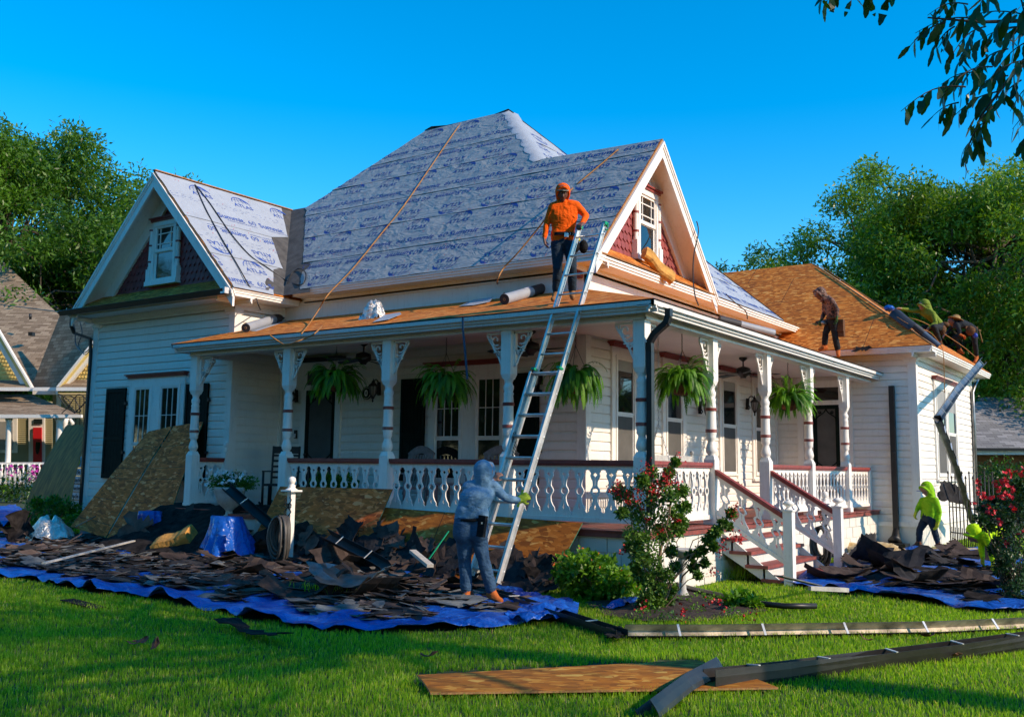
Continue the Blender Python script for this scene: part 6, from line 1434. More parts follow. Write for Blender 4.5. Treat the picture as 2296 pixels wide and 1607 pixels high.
for p, q in zip(a[:-1], a[1:]): mb.bar(p, q, .035, .006, 0, (0, 1, 0))
M['strap'] = flat('blue_strap', (.03, .07, .13), .6); tag(mb.build('strap', 'strap'), 'narrow blue strap hanging from the porch eave', 'strap')
# hose posts
def hosepost(x, y, zt, label, coil=True, sc=1.0):
    t = thing('hose_post', label, 'hose post', (x, y, 0), 0); mb = MB(); mb.box(x-.042, x+.042, y-.042, y+.042, 0, zt-.22); mb.box(x-.11, x+.11, y-.11, y+.11, zt-.22, zt-.195); mb.lathe([(.10, zt-.195), (.06, zt-.17), (.05, zt-.15), (.06, zt-.13), (.035, zt-.11), (.045, zt-.10), (.058, zt-.06), (.052, zt-.02), (.02, zt)], (x, y, 0), 14); mb.build('post', 'trim', t)
    k = MB()
    for s in (-1, 1):
        k.tube([(x+s*(.03+.04*sin(a*1.3)), y-.06, zt-.30-.035*a) for a in range(9)], .008, 5); k.tube([(x+s*(.05+.03*cos(a)), y-.065, zt-.42+.03*sin(a)) for a in [i*.6 for i in range(11)]], .007, 5)
    k.tube([(x, y-.05, zt-.60), (x, y-.2, zt-.60), (x, y-.22, zt-.55)], .014, 6); k.build('iron_bracket', 'iron', t)
    h_ = MB()
    for j in range(13):
        rr = .18+.022*(j % 5); pts = [(x-.03+rr*.62*sin(a)+.02*sin(j), y-.07-.014*j+.02*cos(a*2), zt-.60-rr*1.25+rr*1.35*cos(a)) for a in [2*pi*i/20 for i in range(21)]]; h_.tube(pts, .018, 6, cap=False)
    h_.build('coiled_hose', 'hose', t); return t
p = at(655, 1068, 1, 10.35); hosepost(p.x, 10.35, p.z, 'white finial post with a grey garden hose coiled on its bracket in the left rubble')
p = at(1849, 1101, 0, -5.25); hosepost(-5.25, p.y, p.z, 'white finial post with dark hose behind the entry stair rail')
# bundles of new shingles
t_ = thing('shingle_bundles', 'stack of white-and-blue wrapped shingle bundles beyond the left house corner', 'shingle bundles', tuple(at(165, 1120, 1, 14.6))); p = at(165, 1100, 1, 14.6)
M['wrap'] = flat('bundle_wrapper', (.50, .58, .66), .35, var=.2, scale=5); M['ylwtag'] = flat('yellow_round_tag', (.75, .60, .03), .5)
for k in range(7):
    zz = .05+k*.20; b_ = MB(); dx = .03*((k*7) % 3-1); b_.box(p.x-.55+dx, p.x+.5+dx, 14.6, 15.1, zz, zz+.16, 0)
    V, F = textmesh('Pinnacle', .15, 0, .004); b_.add([(p.x+.02+dx+x, 14.594, zz+.03+y) for x, y in V], F, 1); b_.add([(p.x-.44+dx, 14.594, zz+.03), (p.x-.34+dx, 14.594, zz+.03), (p.x-.39+dx, 14.594, zz+.12)], [(0, 1, 2)], 2); b_.build('bundle', ['wrap', 'rolldark', 'capred'], t_)
b_ = MB(); b_.lathe([(.13, 0), (.13, .01)], (p.x+.1, 14.58, 1.60), 18, 0, (X_, Z_, -Y_)); b_.box(p.x-.5, p.x+.5, 14.6, 15.1, 1.45, 1.72, 1); b_.build('wrapper_top', ['ylwtag', 'wrap'], t_)
# small debris on the roofs and lawn
for i, (x, y) in enumerate(((1995, 802), (2052, 730))): 
    q = atp(1935 if i == 0 else 1850, 782 if i == 0 else 720, (0, -ke, 1), EZ-ke*EXY+.02); o = inst('felt_scrap', scrap_mesh(.3, .16, .1, 200+i, .04, 'felt'), None, q, (.6, 0, 0)); tag(o, ('black felt scrap at the far roof eave right of the man in camouflage', 'black felt scrap where the side eave meets the far roof')[i], 'felt scrap')
rg = random.Random(12)
for i, (x, y) in enumerate(((300, 1442), (350, 1448), (318, 1437), (960, 1470), (2085, 1425), (2190, 1452), (2145, 1470), (1940, 1432))):
    p = gr(x, y, .06); o = inst('dry_leaf', scrap_mesh(.12, .05, .5, 300+i, .015, 'leafscrap', th=.002, nx=4, ny=3), None, p, (rg.uniform(-.5, .5), rg.uniform(-.5, .5), rg.uniform(0, 6)), 1); tag(o, 'curled brown dry leaf on the lawn', 'leaf', 'dry leaves on the lawn')
# ---------------- lawn ----------------
BED = [(1310, 1352), (1360, 1330), (1440, 1318), (1500, 1312), (1600, 1335), (1700, 1352), (1722, 1368), (1640, 1385), (1540, 1392), (1440, 1392), (1360, 1380)]
mb = MB(); G = gpoly(BED, .02); cxy = (sum(p[0] for p in G)/len(G), sum(p[1] for p in G)/len(G)); V = []; n = len(G)
rr_ = random.Random(2)
for k in range(7):
    for i in range(n*4):
        a, b = G[(i//4) % n], G[(i//4+1) % n]; t = (i % 4)/4; x, y = a[0]+(b[0]-a[0])*t, a[1]+(b[1]-a[1])*t; q = 1-k/6
        V.append((cxy[0]+(x-cxy[0])*q, cxy[1]+(y-cxy[1])*q, .012+(.05*(1-q)**.5 if k else 0)+rr_.uniform(0, .02)))
n4 = n*4; mb.add(V, [(k*n4+i, k*n4+(i+1) % n4, (k+1)*n4+(i+1) % n4, (k+1)*n4+i) for k in range(6) for i in range(n4)], 0); tag(mb.build('flower_bed', 'mulch'), kind='structure')
for m_ in []: pass
from math import floor
def keepout(x, y):
    if x < -5.68 and x > -20 and y > 11.2: return True
    if inpoly(x, y, GLs) or inpoly(x, y, GRs) or inpoly(x, y, GB_): return True
    if -5.7 < x < -4.75 and 13.7 < y < 16: return True
    if x < -4.9 and y > 22.1 and x > -20: return True
    return False
def shrink(P, s):
    cx_, cy_ = sum(p[0] for p in P)/len(P), sum(p[1] for p in P)/len(P); return [(cx_+(p[0]-cx_)*s, cy_+(p[1]-cy_)*s) for p in P]
GLs, GRs, GB_ = GL, GR, shrink(gpoly(BED), .93)
boards = [[tuple(gr(x, y))[:2] for x, y in ((935, 1512), (1560, 1478), (1745, 1540), (965, 1552))]]
NX = 130; CELL = .12
def grass():
    rg = np.random.default_rng(3); Vs = []; Ts = []; Fs = []; base = 0
    cells = []
    for iy in range(int(27/CELL)):
        for ix in range(int(42/CELL)):
            x, y = -38+ix*CELL, 1.6+iy*CELL
            dx = np.array([x, y, 0])-CAM; dep = float(dx@_f)
            if dep < 3.5: continue
            sx = PCX+FPX*float(dx@_r)/dep; sy = PCY-FPX*float(dx@_u)/dep
            if sx < -90 or sx > 2400 or sy > 1700: continue
            if dep > 26: continue
            cells.append((x, y, dep))
    pts = []
    for x, y, dep in cells:
        if keepout(x+CELL/2, y+CELL/2) or inpoly(x+CELL/2, y+CELL/2, boards[0]): continue
        dens = 3400 if dep < 9 else 2600 if dep < 12 else 1500 if dep < 16 else 700
        n = int(dens*CELL*CELL*(0.75+.5*rg.random())); 
        pts.append(np.stack([x+rg.random(n)*CELL, y+rg.random(n)*CELL, np.full(n, dep)], 1))
    P = np.concatenate(pts); n = len(P); x, y, dep = P.T
    patch = np.array([mnoise.noise(Vector((float(a)*.7, float(b)*.7, 2))) for a, b in P[::20, :2]]).repeat(20)[:n]
    patch = np.resize(patch, n)
    L = rg.uniform(.030, .066, n)*(1+.25*patch); W_ = rg.uniform(.0022, .0042, n)*np.clip(dep/8, 1, 2.4); az = rg.uniform(0, 2*pi, n); lean = rg.uniform(.05, .65, n)**1.2
    d = np.stack([np.cos(az), np.sin(az), np.zeros(n)], 1); s = np.stack([-np.sin(az+.4), np.cos(az+.4), np.zeros(n)], 1); up = np.array([0, 0, 1.])
    b = np.stack([x, y, np.full(n, -.004)], 1); m = b+up*(L*.55)[:, None]+d*(L*lean*.25)[:, None]; t = b+up*(L*(1-.35*lean))[:, None]+d*(L*lean)[:, None]
    V = np.stack([b-s*W_[:, None], b+s*W_[:, None], m+s*W_[:, None]*.8, m-s*W_[:, None]*.8, t+s*W_[:, None]*.15, t-s*W_[:, None]*.15], 1).reshape(-1, 3)
    i = np.arange(n)*6; F = np.concatenate([np.stack([i, i+1, i+2, i+3], 1), np.stack([i+3, i+2, i+4, i+5], 1)])
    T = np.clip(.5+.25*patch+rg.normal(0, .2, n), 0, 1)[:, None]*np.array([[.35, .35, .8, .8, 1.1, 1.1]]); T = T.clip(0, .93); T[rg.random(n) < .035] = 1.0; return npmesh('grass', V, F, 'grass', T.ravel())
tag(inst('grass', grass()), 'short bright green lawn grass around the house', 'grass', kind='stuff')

# ---------------- trees ----------------
def limb_tube(mb, a, b, r0, r1, wob, rg, n=6):
    a = np.array(a, float); b = np.array(b, float); L = np.linalg.norm(b-a); pts = []
    for i in range(n+1):
        t = i/n; p = a+(b-a)*t+rg.normal(0, 1, 3)*wob*L*sin(pi*t)*.5; p[2] += .08*L*sin(pi*t); pts.append(p)
    mb.tube(pts, [r0+(r1-r0)*i/n for i in range(n+1)], 6); return pts
def tree(label, loc, H, R, seed, leaf='leaf_r', size=.24, nc=70, per=240, trunk=.35, base=.3, flat_=.8, group='background trees', cr=1.35, name='tree', bark='bark', spread=1.0, tint=.5):
    rg = np.random.default_rng(seed); r = thing(name, label, 'tree', loc, 0, group); x, y = loc[0], loc[1]
    mb = MB(); top = np.array([x, y, H*.72]); tr = limb_tube(mb, (x, y, 0), top, trunk, trunk*.3, .05, rg, 8); cs = []; rs = []
    cen = np.array([x, y, H*(base+1)/2]); hz = H*(1-base)/2
    while len(cs) < nc:
        d = rg.normal(size=3); d /= np.linalg.norm(d); q = rg.uniform(.45, 1.0)**.5; lob = 1+.22*sin(d[0]*4+seed)+.18*cos(d[1]*5+seed*2)
        c = cen+d*np.array([R*spread, R, hz])*q*lob*.88; 
        if c[2] < H*base*.8: continue
        cs.append(c); rs.append(rg.uniform(.7, 1.25)*cr*R/6)
    for c in cs[::2]:
        st = tr[int(rg.integers(3, 8))]; limb_tube(mb, st, c, trunk*.22, .03, .12, rg, 5)
    mb.build('trunk', bark, r); V, F, T = leaves(cs, rs, per, size, seed+5, flatz=flat_, asp=.34, tint0=tint, hang=.35, shell=.15)
    inst('crown', npmesh('crown', V, F, leaf, T), r); return r
def tp(px, dep): p = atw(px, 1040, dep); return (p.x, p.y, 0)
tree('tall dark broadleaf tree at the far left edge', tp(-30, 62), 25.5, 8.2, 11, 'leaf_l', .36, 160, 300, .5, .10, cr=1.35)
tree('medium sparse tree with bare twigs between the tall left tree and the left gable', tp(215, 58), 18.0, 7.6, 12, 'leaf_l', .33, 120, 270, .4, .1, cr=1.2, tint=.55)
tree('tree filling the gap behind the left gable roof', tp(330, 70), 20.6, 6.6, 13, 'leaf_l', .36, 100, 190, .4, .1, cr=1.25, tint=.5)
tree('dark low tree behind the neighbouring brown roof', tp(90, 74), 17, 10, 14, 'leaf_l', .42, 120, 140, .4, .0, cr=1.4, tint=.35)
tree('rounded tree filling the gap beside the dark notched tree', tp(1715, 66), 16.2, 5.4, 27, 'leaf_r', .34, 90, 330, .4, .05, cr=1.3, tint=.4)
tree('tall tree behind the roof just right of the right gable', tp(1628, 62), 13.8, 4.8, 21, 'leaf_r', .32, 80, 360, .4, .1, cr=1.25, tint=.45)
tree('dark green tree with a notched top behind the far strand-board roof', tp(1810, 54), 13.6, 4.8, 22, 'leaf_r', .28, 110, 400, .4, .06, cr=1.25, tint=.4)
tree('big sunlit pecan tree crowning above the far roof workers', tp(2065, 50), 18.0, 5.5, 23, 'leaf_r', .27, 190, 380, .5, .05, cr=1.25, tint=.62)
tree('broad sunlit tree at the right edge behind the roses', tp(2270, 46), 18.2, 6.8, 24, 'leaf_r', .26, 180, 380, .5, .05, cr=1.25, tint=.55)
tree('dark tree under the big pecan behind the far house corner', tp(2210, 64), 17, 9, 25, 'leaf_r', .36, 130, 170, .5, .0, cr=1.5, tint=.3)
tree('distant tree hidden mostly by the house roofs on the right', tp(1950, 70), 17, 9.5, 26, 'leaf_r', .40, 130, 150, .5, .0, cr=1.5, tint=.35)
# big pecan beside the camera: its crown shades the left lawn, its lowest branches hang into the picture
pt = thing('tree', 'overhanging pecan tree whose drooping branches fill the top right corner', 'tree', (4.6, 8.6, 0)); rg2 = np.random.default_rng(77); mb = MB(); cs = []; rs = []
trk = limb_tube(mb, (4.6, 8.6, 0), (4.2, 8.2, 6.5), .34, .2, .04, rg2, 8)
nsk = 0
for k in range(84):
    while True:
        c = np.array([rg2.uniform(-1.8, 9.0), rg2.uniform(2.6, 11.8), rg2.uniform(5.2, 11.5)])
        e = ((c[0]-3.6)/5.4)**2+((c[1]-7.4)/4.6)**2+((c[2]-8.0)/3.4)**2
        if e < 1.05 and not (c[1] > 10.6 and c[2] < 7): break
    dep = float((c-CAM)@_f); sx = PCX+FPX*float((c-CAM)@_r)/max(dep, .1); sy = PCY-FPX*float((c-CAM)@_u)/max(dep, .1)
    if dep > 0 and sx < 2560 and sy > -330: continue
    shx, shy = c[0]-c[2]*sdir.x/sdir.z, c[1]-c[2]*sdir.y/sdir.z
    if (shx > -3.6 or shy > 8.9) and rg2.random() > .10: cs_skip = 1; nsk += 1
    else: cs_skip = 0
    if cs_skip: continue
    cs.append(c); rs.append(rg2.uniform(.6, 1.15))
for c in cs[::3]: limb_tube(mb, trk[-2], c, .09, .02, .1, rg2, 5)
V, F, T = leaves(cs, rs, 330, .15, 78, flatz=.8, asp=.36, hang=.3, shell=.1); Vall, Fall, Tall = [V], [F], [T]; off0 = len(V)
# hanging compound leaves inside the frame
def sprig(start, end, nl, ll, seed, mbt, r0=.006):
    """twig with paired toothed leaflets; returns leaf quads"""
    rg = np.random.default_rng(seed); a = np.array(start); b = np.array(end); L = np.linalg.norm(b-a); pts = []; d0 = (b-a)/L
    for i in range(9): t = i/8; p = a+(b-a)*t; p[2] += .12*L*sin(pi*t)-.0; pts.append(p)
    mbt.tube([tuple(p) for p in pts], [r0*(1-.7*i/8) for i in range(9)], 5); V = []; F = []; T = []
    for k in range(nl):
        t = (k+1)/(nl+.5); i = min(7, int(t*8)); p = pts[i]+(pts[i+1]-pts[i])*(t*8-i); side = 1 if k % 2 else -1
        sd = np.cross(d0, [0, 0, 1.]); sd /= max(np.linalg.norm(sd), .01); g = rg.uniform(.5, 1.2)
        v = d0*.35+sd*side*.45+np.array([0, 0, -g])+rg.normal(0, .22, 3); v /= np.linalg.norm(v); nrm = rg.normal(size=3); w_ = np.cross(v, nrm); w_ /= np.linalg.norm(w_)
        l = ll*rg.uniform(.65, 1.2); hw = l*.17; n = 7; cur = np.cross(w_, v)*l*.12*rg.uniform(-1, 1); b0 = len(V); tn = rg.uniform(0, .8)
        for j in range(n+1):
            u = j/n; q = p+v*l*u+cur*sin(pi*u)+np.array([0, 0, -.12*l*u*u]); ww = hw*sin(pi*min(1, u*.92+.04))**.75*(1+.10*(-1)**j); V += [q-w_*ww, q+w_*ww]; T += [tn]*2
        for j in range(n):
            if rg.random() < .05: continue
            F.append([b0+2*j, b0+2*j+1, b0+2*j+3, b0+2*j+2])
    return np.array(V), np.array(F), np.array(T)
mbt = MB(); SP = []
BR_PX = [((2330, 42), (2140, 48)), ((2330, 60), (2200, 110)), ((2200, 45), (2052, 75)), ((2120, 50), (2035, 110)), ((2210, 60), (2120, 150)), ((2310, 90), (2225, 170)), ((2310, 120), (2245, 210)), ((2225, 150), (2110, 220)), ((2260, 170), (2165, 215)),
    ((2200, 165), (2110, 190)), ((2165, 195), (2020, 250)), ((2240, 205), (2130, 270)), ((2250, 215), (2170, 290)), ((2225, 240), (2170, 330)), ((2190, 290), (2160, 375)), ((2330, 190), (2265, 250)), ((2330, 240), (2270, 290)), ((2280, 20), (2235, 60)), ((2230, -20), (2190, 30)), ((2150, -30), (2110, 20)), ((2170, 10), (2080, 35)),
    ((2030, -50), (1985, 8)), ((1960, -50), (1945, 5)), ((1935, -50), (1905, 15)), ((1890, -40), (1850, 10)), ((1870, -45), (1840, 5)), ((2330, 30), (2260, 100)), ((2300, 60), (2190, 95)), ((2260, 110), (2180, 160)), ((2330, 140), (2210, 185)), ((2290, 180), (2220, 260)), ((2330, 270), (2290, 330)),
    ((2290, 0), (2300, 60)), ((2140, 60), (2090, 120)), ((2180, 100), (2150, 150)), ((2150, 230), (2090, 262)), ((2210, 270), (2190, 330))]
for k, (a, b) in enumerate(BR_PX):
    dA = 6.6+.5*sin(k*1.7); A_ = atw(a[0], a[1], dA); B_ = atw(b[0], b[1], dA+.25*cos(k*2.3)); v, f, t = sprig(tuple(A_), tuple(B_), 7 if k not in (21, 22, 23, 24, 25) else 4, .135, 100+k, mbt); SP.append((v, f, t))
mbt.tube([tuple(atw(x, y, w_)) for x, y, w_ in ((2560, 20, 7.2), (2330, 46, 6.8), (2200, 50, 6.6), (2080, 40, 6.6))], [.03, .016, .010, .005], 6); mbt.tube([tuple(atw(x, y, w_)) for x, y, w_ in ((2560, 60, 7.2), (2330, 110, 6.8), (2260, 180, 6.6), (2200, 260, 6.6), (2170, 330, 6.6))], [.03, .016, .010, .007, .004], 6)
mbt.tube([tuple(atw(x, y, w_)) for x, y, w_ in ((2200, -400, 7.4), (2100, -200, 6.8), (1990, -60, 6.6), (1860, -45, 6.6))], [.04, .02, .010, .004], 6); mb.tube([trk[-1], (3.0, 8.0, 7.0), tuple(atw(2560, -150, 7.4))], [.16, .08, .05], 6)
mb.build('trunk', 'bark', pt); mbt.build('twigs', 'bark', pt); inst('crown', npmesh('crown', V, F, 'leaf_d', T), pt)
Va = []; Fa = []; Ta = []; o_ = 0
for v, f, t in SP: Va.append(v); Fa.append(f+o_); Ta.append(t); o_ += len(v)
inst('hanging_leaves', npmesh('hanging_leaves', np.concatenate(Va), np.concatenate(Fa), 'leaf_d', np.concatenate(Ta)), pt)
# street trees behind the photographer (they are what the windows mirror)
for i, (x, y) in enumerate(((-14, -18), (-3, -22), (9, -19), (-27, -15), (30, -6), (-38, -16), (-50, -12), (-33, -24), (-62, -6))):
    tree(('oak', 'elm', 'maple', 'ash', 'pecan', 'linden', 'cedar', 'poplar', 'willow')[i]+' tree across the street behind the photographer', (x, y, 0), 13+i % 3*2, 6.5, 60+i, 'leaf_l', .46, 100, 110, .4, .02, group='street trees behind the viewpoint', spread=1.35, cr=1.5)

# ---------------- shrubs and flowers ----------------
def stems(mb, base, tips, r0, r1, rg, wob=.06):
    for t in tips: limb_tube(mb, base if not callable(base) else base(), t, r0, r1, wob, rg, 6)
def shrub(name, label, cat, loc, cs, rs, per, size, leaf, seed, stembase=None, bark='barkpale', flat_=.9, asp=.5, tint=.5, r0=.012, nst=None, hang=.1):
    r = thing(name, label, cat, loc); rg = np.random.default_rng(seed); mb = MB(); b = np.array(loc, float)
    for c in cs[::1 if nst is None else nst]: limb_tube(mb, b+rg.normal(0, .03, 3)*[1, 1, 0], c, r0, .004, .07, rg, 7)
    mb.build('stems', bark, r); V, F, T = leaves(cs, rs, per, size, seed, flatz=flat_, asp=asp, tint0=tint, hang=hang, shell=.1); inst('foliage', npmesh('foliage', V, F, leaf, T), r); return r
# crape myrtle
base = gr(1475, 1372); dpt = depth(base)
def mp(x, y, dd=0): return tuple(atw(x, y, dpt+dd))
rg = random.Random(5); cs = []; rs = []
for (x, y, r_) in ((1400, 1110, 20), (1425, 1140, 26), (1385, 1100, 14), (1450, 1090, 22), (1470, 1120, 26), (1490, 1080, 16), (1505, 1110, 20), (1530, 1100, 14), (1440, 1170, 28), (1475, 1165, 28), (1515, 1150, 20), (1535, 1135, 12), (1420, 1200, 24), (1455, 1215, 28), (1490, 1200, 22), (1520, 1185, 18), (1440, 1250, 22), (1465, 1265, 22), (1425, 1235, 16), (1505, 1235, 14), (1460, 1060, 16), (1440, 1075, 14), (1500, 1058, 12), (1515, 1035, 8), (1530, 1170, 14), (1480, 1320, 14), (1450, 1335, 16), (1500, 1345, 12), (1455, 1300, 14), (1395, 1150, 12), (1410, 1225, 10), (1435, 1290, 16), (1495, 1290, 16), (1465, 1300, 20), (1440, 1355, 12), (1505, 1320, 14), (1475, 1345, 18), (1425, 1270, 12), (1515, 1270, 12)):
    cs.append(mp(x, y, rg.uniform(-.22, .22))); rs.append(r_*.0052)
for (x, y, r_) in ((1555, 1270, 14), (1548, 1245, 14), (1572, 1235, 16), (1590, 1210, 16), (1608, 1190, 15), (1622, 1172, 12), (1600, 1225, 12), (1638, 1150, 12), (1580, 1262, 12), (1565, 1290, 10), (1635, 1180, 8), (1600, 1195, 10)):
    cs.append(mp(x, y, rg.uniform(-.15, .1))); rs.append(r_*.0036)
cm = shrub('crape_myrtle', 'tall red-flowering crape myrtle bush in front of the corner downspout', 'bush', tuple(base), cs, rs, -340, .046, 'leaf_myrtle', 31, r0=.008, nst=2, asp=.55, tint=.45)
mb = MB(); rgn = np.random.default_rng(8); limb_tube(mb, gr(1522, 1335), mp(1555, 1270), .012, .009, .02, rgn); limb_tube(mb, mp(1555, 1270), mp(1640, 1145), .009, .004, .05, rgn); limb_tube(mb, gr(1475, 1372), mp(1500, 1075), .016, .005, .04, rgn); limb_tube(mb, gr(1465, 1370), mp(1430, 1100), .018, .005, .04, rgn); mb.build('trunk', 'barkpale', cm)
def cluster(pts, n, spread, r, mat, parent, name, seed, sc=(.7, 1.2)):
    rg = np.random.default_rng(seed); P_ = [np.array(p)+rg.normal(0, 1, 3)*s for p, s in pts for _ in range(int(n*s/spread))]; return blossoms(name, P_, r, mat, parent, 6, .4, seed, sc)
fl = [(1515, 1022, .035), (1518, 1035, .03), (1450, 1048, .05), (1445, 1062, .05), (1437, 1070, .04), (1490, 1055, .045), (1497, 1065, .05), (1500, 1078, .04), (1385, 1080, .03), (1382, 1093, .04), (1370, 1098, .03), (1395, 1105, .04), (1427, 1105, .055), (1420, 1112, .05), (1470, 1082, .03), (1503, 1090, .04), (1520, 1085, .035), (1478, 1108, .05), (1465, 1102, .05), (1410, 1128, .02), (1440, 1140, .02), (1395, 1232, .03), (1452, 1165, .02),
      (1645, 1140, .03), (1652, 1132, .02), (1640, 1152, .03), (1622, 1168, .02), (1655, 1205, .03), (1645, 1200, .04), (1660, 1212, .03), (1618, 1222, .03), (1612, 1238, .03), (1620, 1232, .03), (1595, 1282, .03), (1602, 1286, .02), (1520, 1165, .02), (1482, 1190, .03), (1505, 1160, .02)]
cluster([(mp(x, y, -.1), s) for x, y, s in fl], 34, .05, .013, 'fl_red', cm, 'red_blossoms', 4)
# low flowers on the bed
t_ = thing('red_verbena', 'low red flowers scattered at the foot of the crape myrtle', 'flowers', tuple(gr(1600, 1365))); V, F, T = leaves([tuple(gr(x, y, .05)) for x, y in ((1440, 1380), (1455, 1372), (1600, 1350), (1610, 1345), (1560, 1368), (1530, 1350), (1570, 1340), (1500, 1385), (1640, 1378))], [.12]*9, -90, .04, 41, tint0=.4); inst('foliage', npmesh('foliage', V, F, 'leaf_bush', T), t_)
cluster([(tuple(gr(x, y, .12)), .04) for x, y in ((1436, 1362), (1442, 1368), (1605, 1348), (1612, 1345), (1598, 1352), (1530, 1372), (1535, 1375), (1620, 1375), (1680, 1378))], 8, .04, .017, 'fl_red', t_, 'red_blossoms', 6)
# lantana
lb_ = gr(1345, 1345); cs = []; rs = []; rgl = random.Random(3)
for (x, y, r_) in ((1275, 1270, 30), (1310, 1262, 30), (1345, 1275, 30), (1290, 1300, 34), (1330, 1305, 36), (1370, 1300, 34), (1400, 1312, 28), (1420, 1325, 18), (1385, 1335, 24), (1345, 1335, 26), (1300, 1325, 22), (1262, 1290, 18), (1360, 1262, 16), (1405, 1295, 16), (1320, 1340, 20)):
    p = atw(x, y, 11.9+rgl.uniform(-.3, .4)); cs.append(tuple(p)); rs.append(r_*.0062)
ln = shrub('lantana_bush', 'round green bush with tiny orange flowers at the porch corner', 'bush', tuple(lb_), cs, rs, -330, .075, 'leaf_bush', 32, asp=.6, tint=.55)
P_ = []
for c, r_ in zip(cs, rs):
    for _ in range(4 if c[0] < -4.9 or True else 2):
        d = np.random.default_rng(int(c[0]*1000) % 9999+_).normal(size=3); d /= np.linalg.norm(d); d[2] = abs(d[2]); d[1] = -abs(d[1]); P_.append(np.array(c)+d*r_*1.02)
blossoms('orange_blossoms', [p for p in P_ if rgl.random() < .75], .022, 'fl_orange', ln, 7, .2, 9)
pp = gr(1662, 1365); cs = [tuple(atw(x, y, depth(pp)+rgl.uniform(-.1, .1))) for x, y in ((1640, 1345), (1662, 1338), (1685, 1348), (1655, 1358), (1675, 1362))]; shrub('leafy_plant', 'small bright leafy plant on the right end of the mulch bed', 'plant', tuple(pp), cs, [.10]*5, -130, .09, 'leaf_bush', 33, asp=.5, tint=.6)
# dark shrub by the left corner
cs = []; rs = []
for (x, y, r_) in ((75, 1150, 26), (110, 1140, 26), (145, 1138, 24), (170, 1148, 20), (60, 1168, 20), (95, 1170, 26), (135, 1168, 26), (165, 1170, 20), (85, 1128, 14), (120, 1124, 14)):
    cs.append(tuple(at(x, y, 1, 11.6+rgl.uniform(-.25, .25)))); rs.append(r_*.0098)
p = gr(115, 1205); shrub('low_shrub', 'low dark green shrub in front of the left house corner', 'shrub', (cs[1][0], 11.6, 0), cs, rs, -260, .10, 'leaf_bush', 34, asp=.35, tint=.25)
# grass tufts and plants under the steps
for i, (x, y, h_) in enumerate(((1660, 1290, .28), (1690, 1296, .2), (1640, 1296, .22), (860, 1270, .1), (790, 1278, .1), (1180, 1312, .1), (725, 1348, .12))):
    c = gr(x, y, .03); rgt = np.random.default_rng(i); V = []; F = []; T = []
    for k in range(70 if i < 3 else 110):
        a = rgt.uniform(0, 6.28); l = h_*rgt.uniform(.5, 1.2); p = np.array(c)+np.array([rgt.normal(0, .12 if i < 3 else .2), rgt.normal(0, .07), .0 if i < 3 else .12]); d = np.array([cos(a), sin(a), 0]); s = np.array([-sin(a), cos(a), 0])*.005; b = len(V)
        V += [p-s, p+s, p+d*l*.4+np.array([0, 0, l*.8])+s*.3, p+d*l*.4+np.array([0, 0, l*.8])-s*.3]; F.append([b, b+1, b+2, b+3]); T += [.4, .4, .9, .9]
    tag(inst('grass_tuft', npmesh('grass_tuft', V, F, 'grass', T)), ('taller grass tuft in the shade under the stair side', 'grass tuft at the foot of the stair stringer', 'grass tuft by the foundation corner near the stairs', 'grass tuft showing before the felt bank', 'grass showing in front of the hose post rubble', 'grass tuft right of the ladder foot', 'grass poking through the blue tarp edge')[i], 'grass tuft')
# bird bath
mb = MB(); p = at(1530, 1236, 0, -5.35); mb.lathe([(.02, -.08), (.10, -.06), (.17, 0), (.19, .035), (.17, .03), (.10, -.01), (.02, -.02)], p, 18); mb.lathe([(.10, -p.z), (.08, -p.z+.05), (.045, -p.z+.12), (.04, -.2), (.06, -.08)], p, 12); tag(mb.build('bird_bath', 'stone'), 'small pale bird bath half hidden behind the crape myrtle', 'bird bath')
# rose bush at the right edge
rb = gr(2262, 1352); dr = depth(rb)
def rp(x, y, dd=0): return tuple(atw(x, y, dr+dd))
cs = []; rs = []
for (x, y, r_) in ((2290, 1110, 26), (2260, 1120, 22), (2300, 1150, 34), (2240, 1150, 24), (2270, 1165, 30), (2210, 1140, 18), (2200, 1165, 12), (2320, 1190, 36), (2280, 1205, 32), (2250, 1190, 22), (2300, 1240, 36), (2265, 1245, 26), (2330, 1280, 40), (2285, 1285, 32), (2255, 1290, 22), (2300, 1320, 34), (2270, 1325, 26), (2330, 1100, 30), (2235, 1215, 14), (2245, 1265, 16), (2350, 1150, 40), (2360, 1230, 44), (2225, 1125, 12), (2280, 1085, 12), (2215, 1180, 14), (2228, 1232, 14), (2240, 1280, 12)):
    cs.append(rp(x, y, rg.uniform(-.25, .25))); rs.append(r_*.0054)
ro = shrub('rose_bush', 'tall red rose bush at the right edge in front of the bending worker', 'bush', tuple(rb), cs, rs, -260, .05, 'leaf_rose', 35, r0=.01, asp=.55, tint=.45, bark='bark')
cluster([(rp(x, y, -.25), .022) for x, y in ((2260, 1056), (2268, 1062), (2250, 1075), (2286, 1058), (2256, 1082), (2230, 1082), (2205, 1112), (2198, 1108), (2216, 1112), (2185, 1128), (2246, 1114), (2252, 1108), (2262, 1116), (2240, 1096), (2270, 1098), (2194, 1084), (2290, 1192), (2294, 1196), (2256, 1218), (2272, 1142), (2225, 1150), (2213, 1138), (2240, 1170))], 5, .022, .028, 'fl_pink', ro, 'red_blossoms', 12, (.8, 1.3))

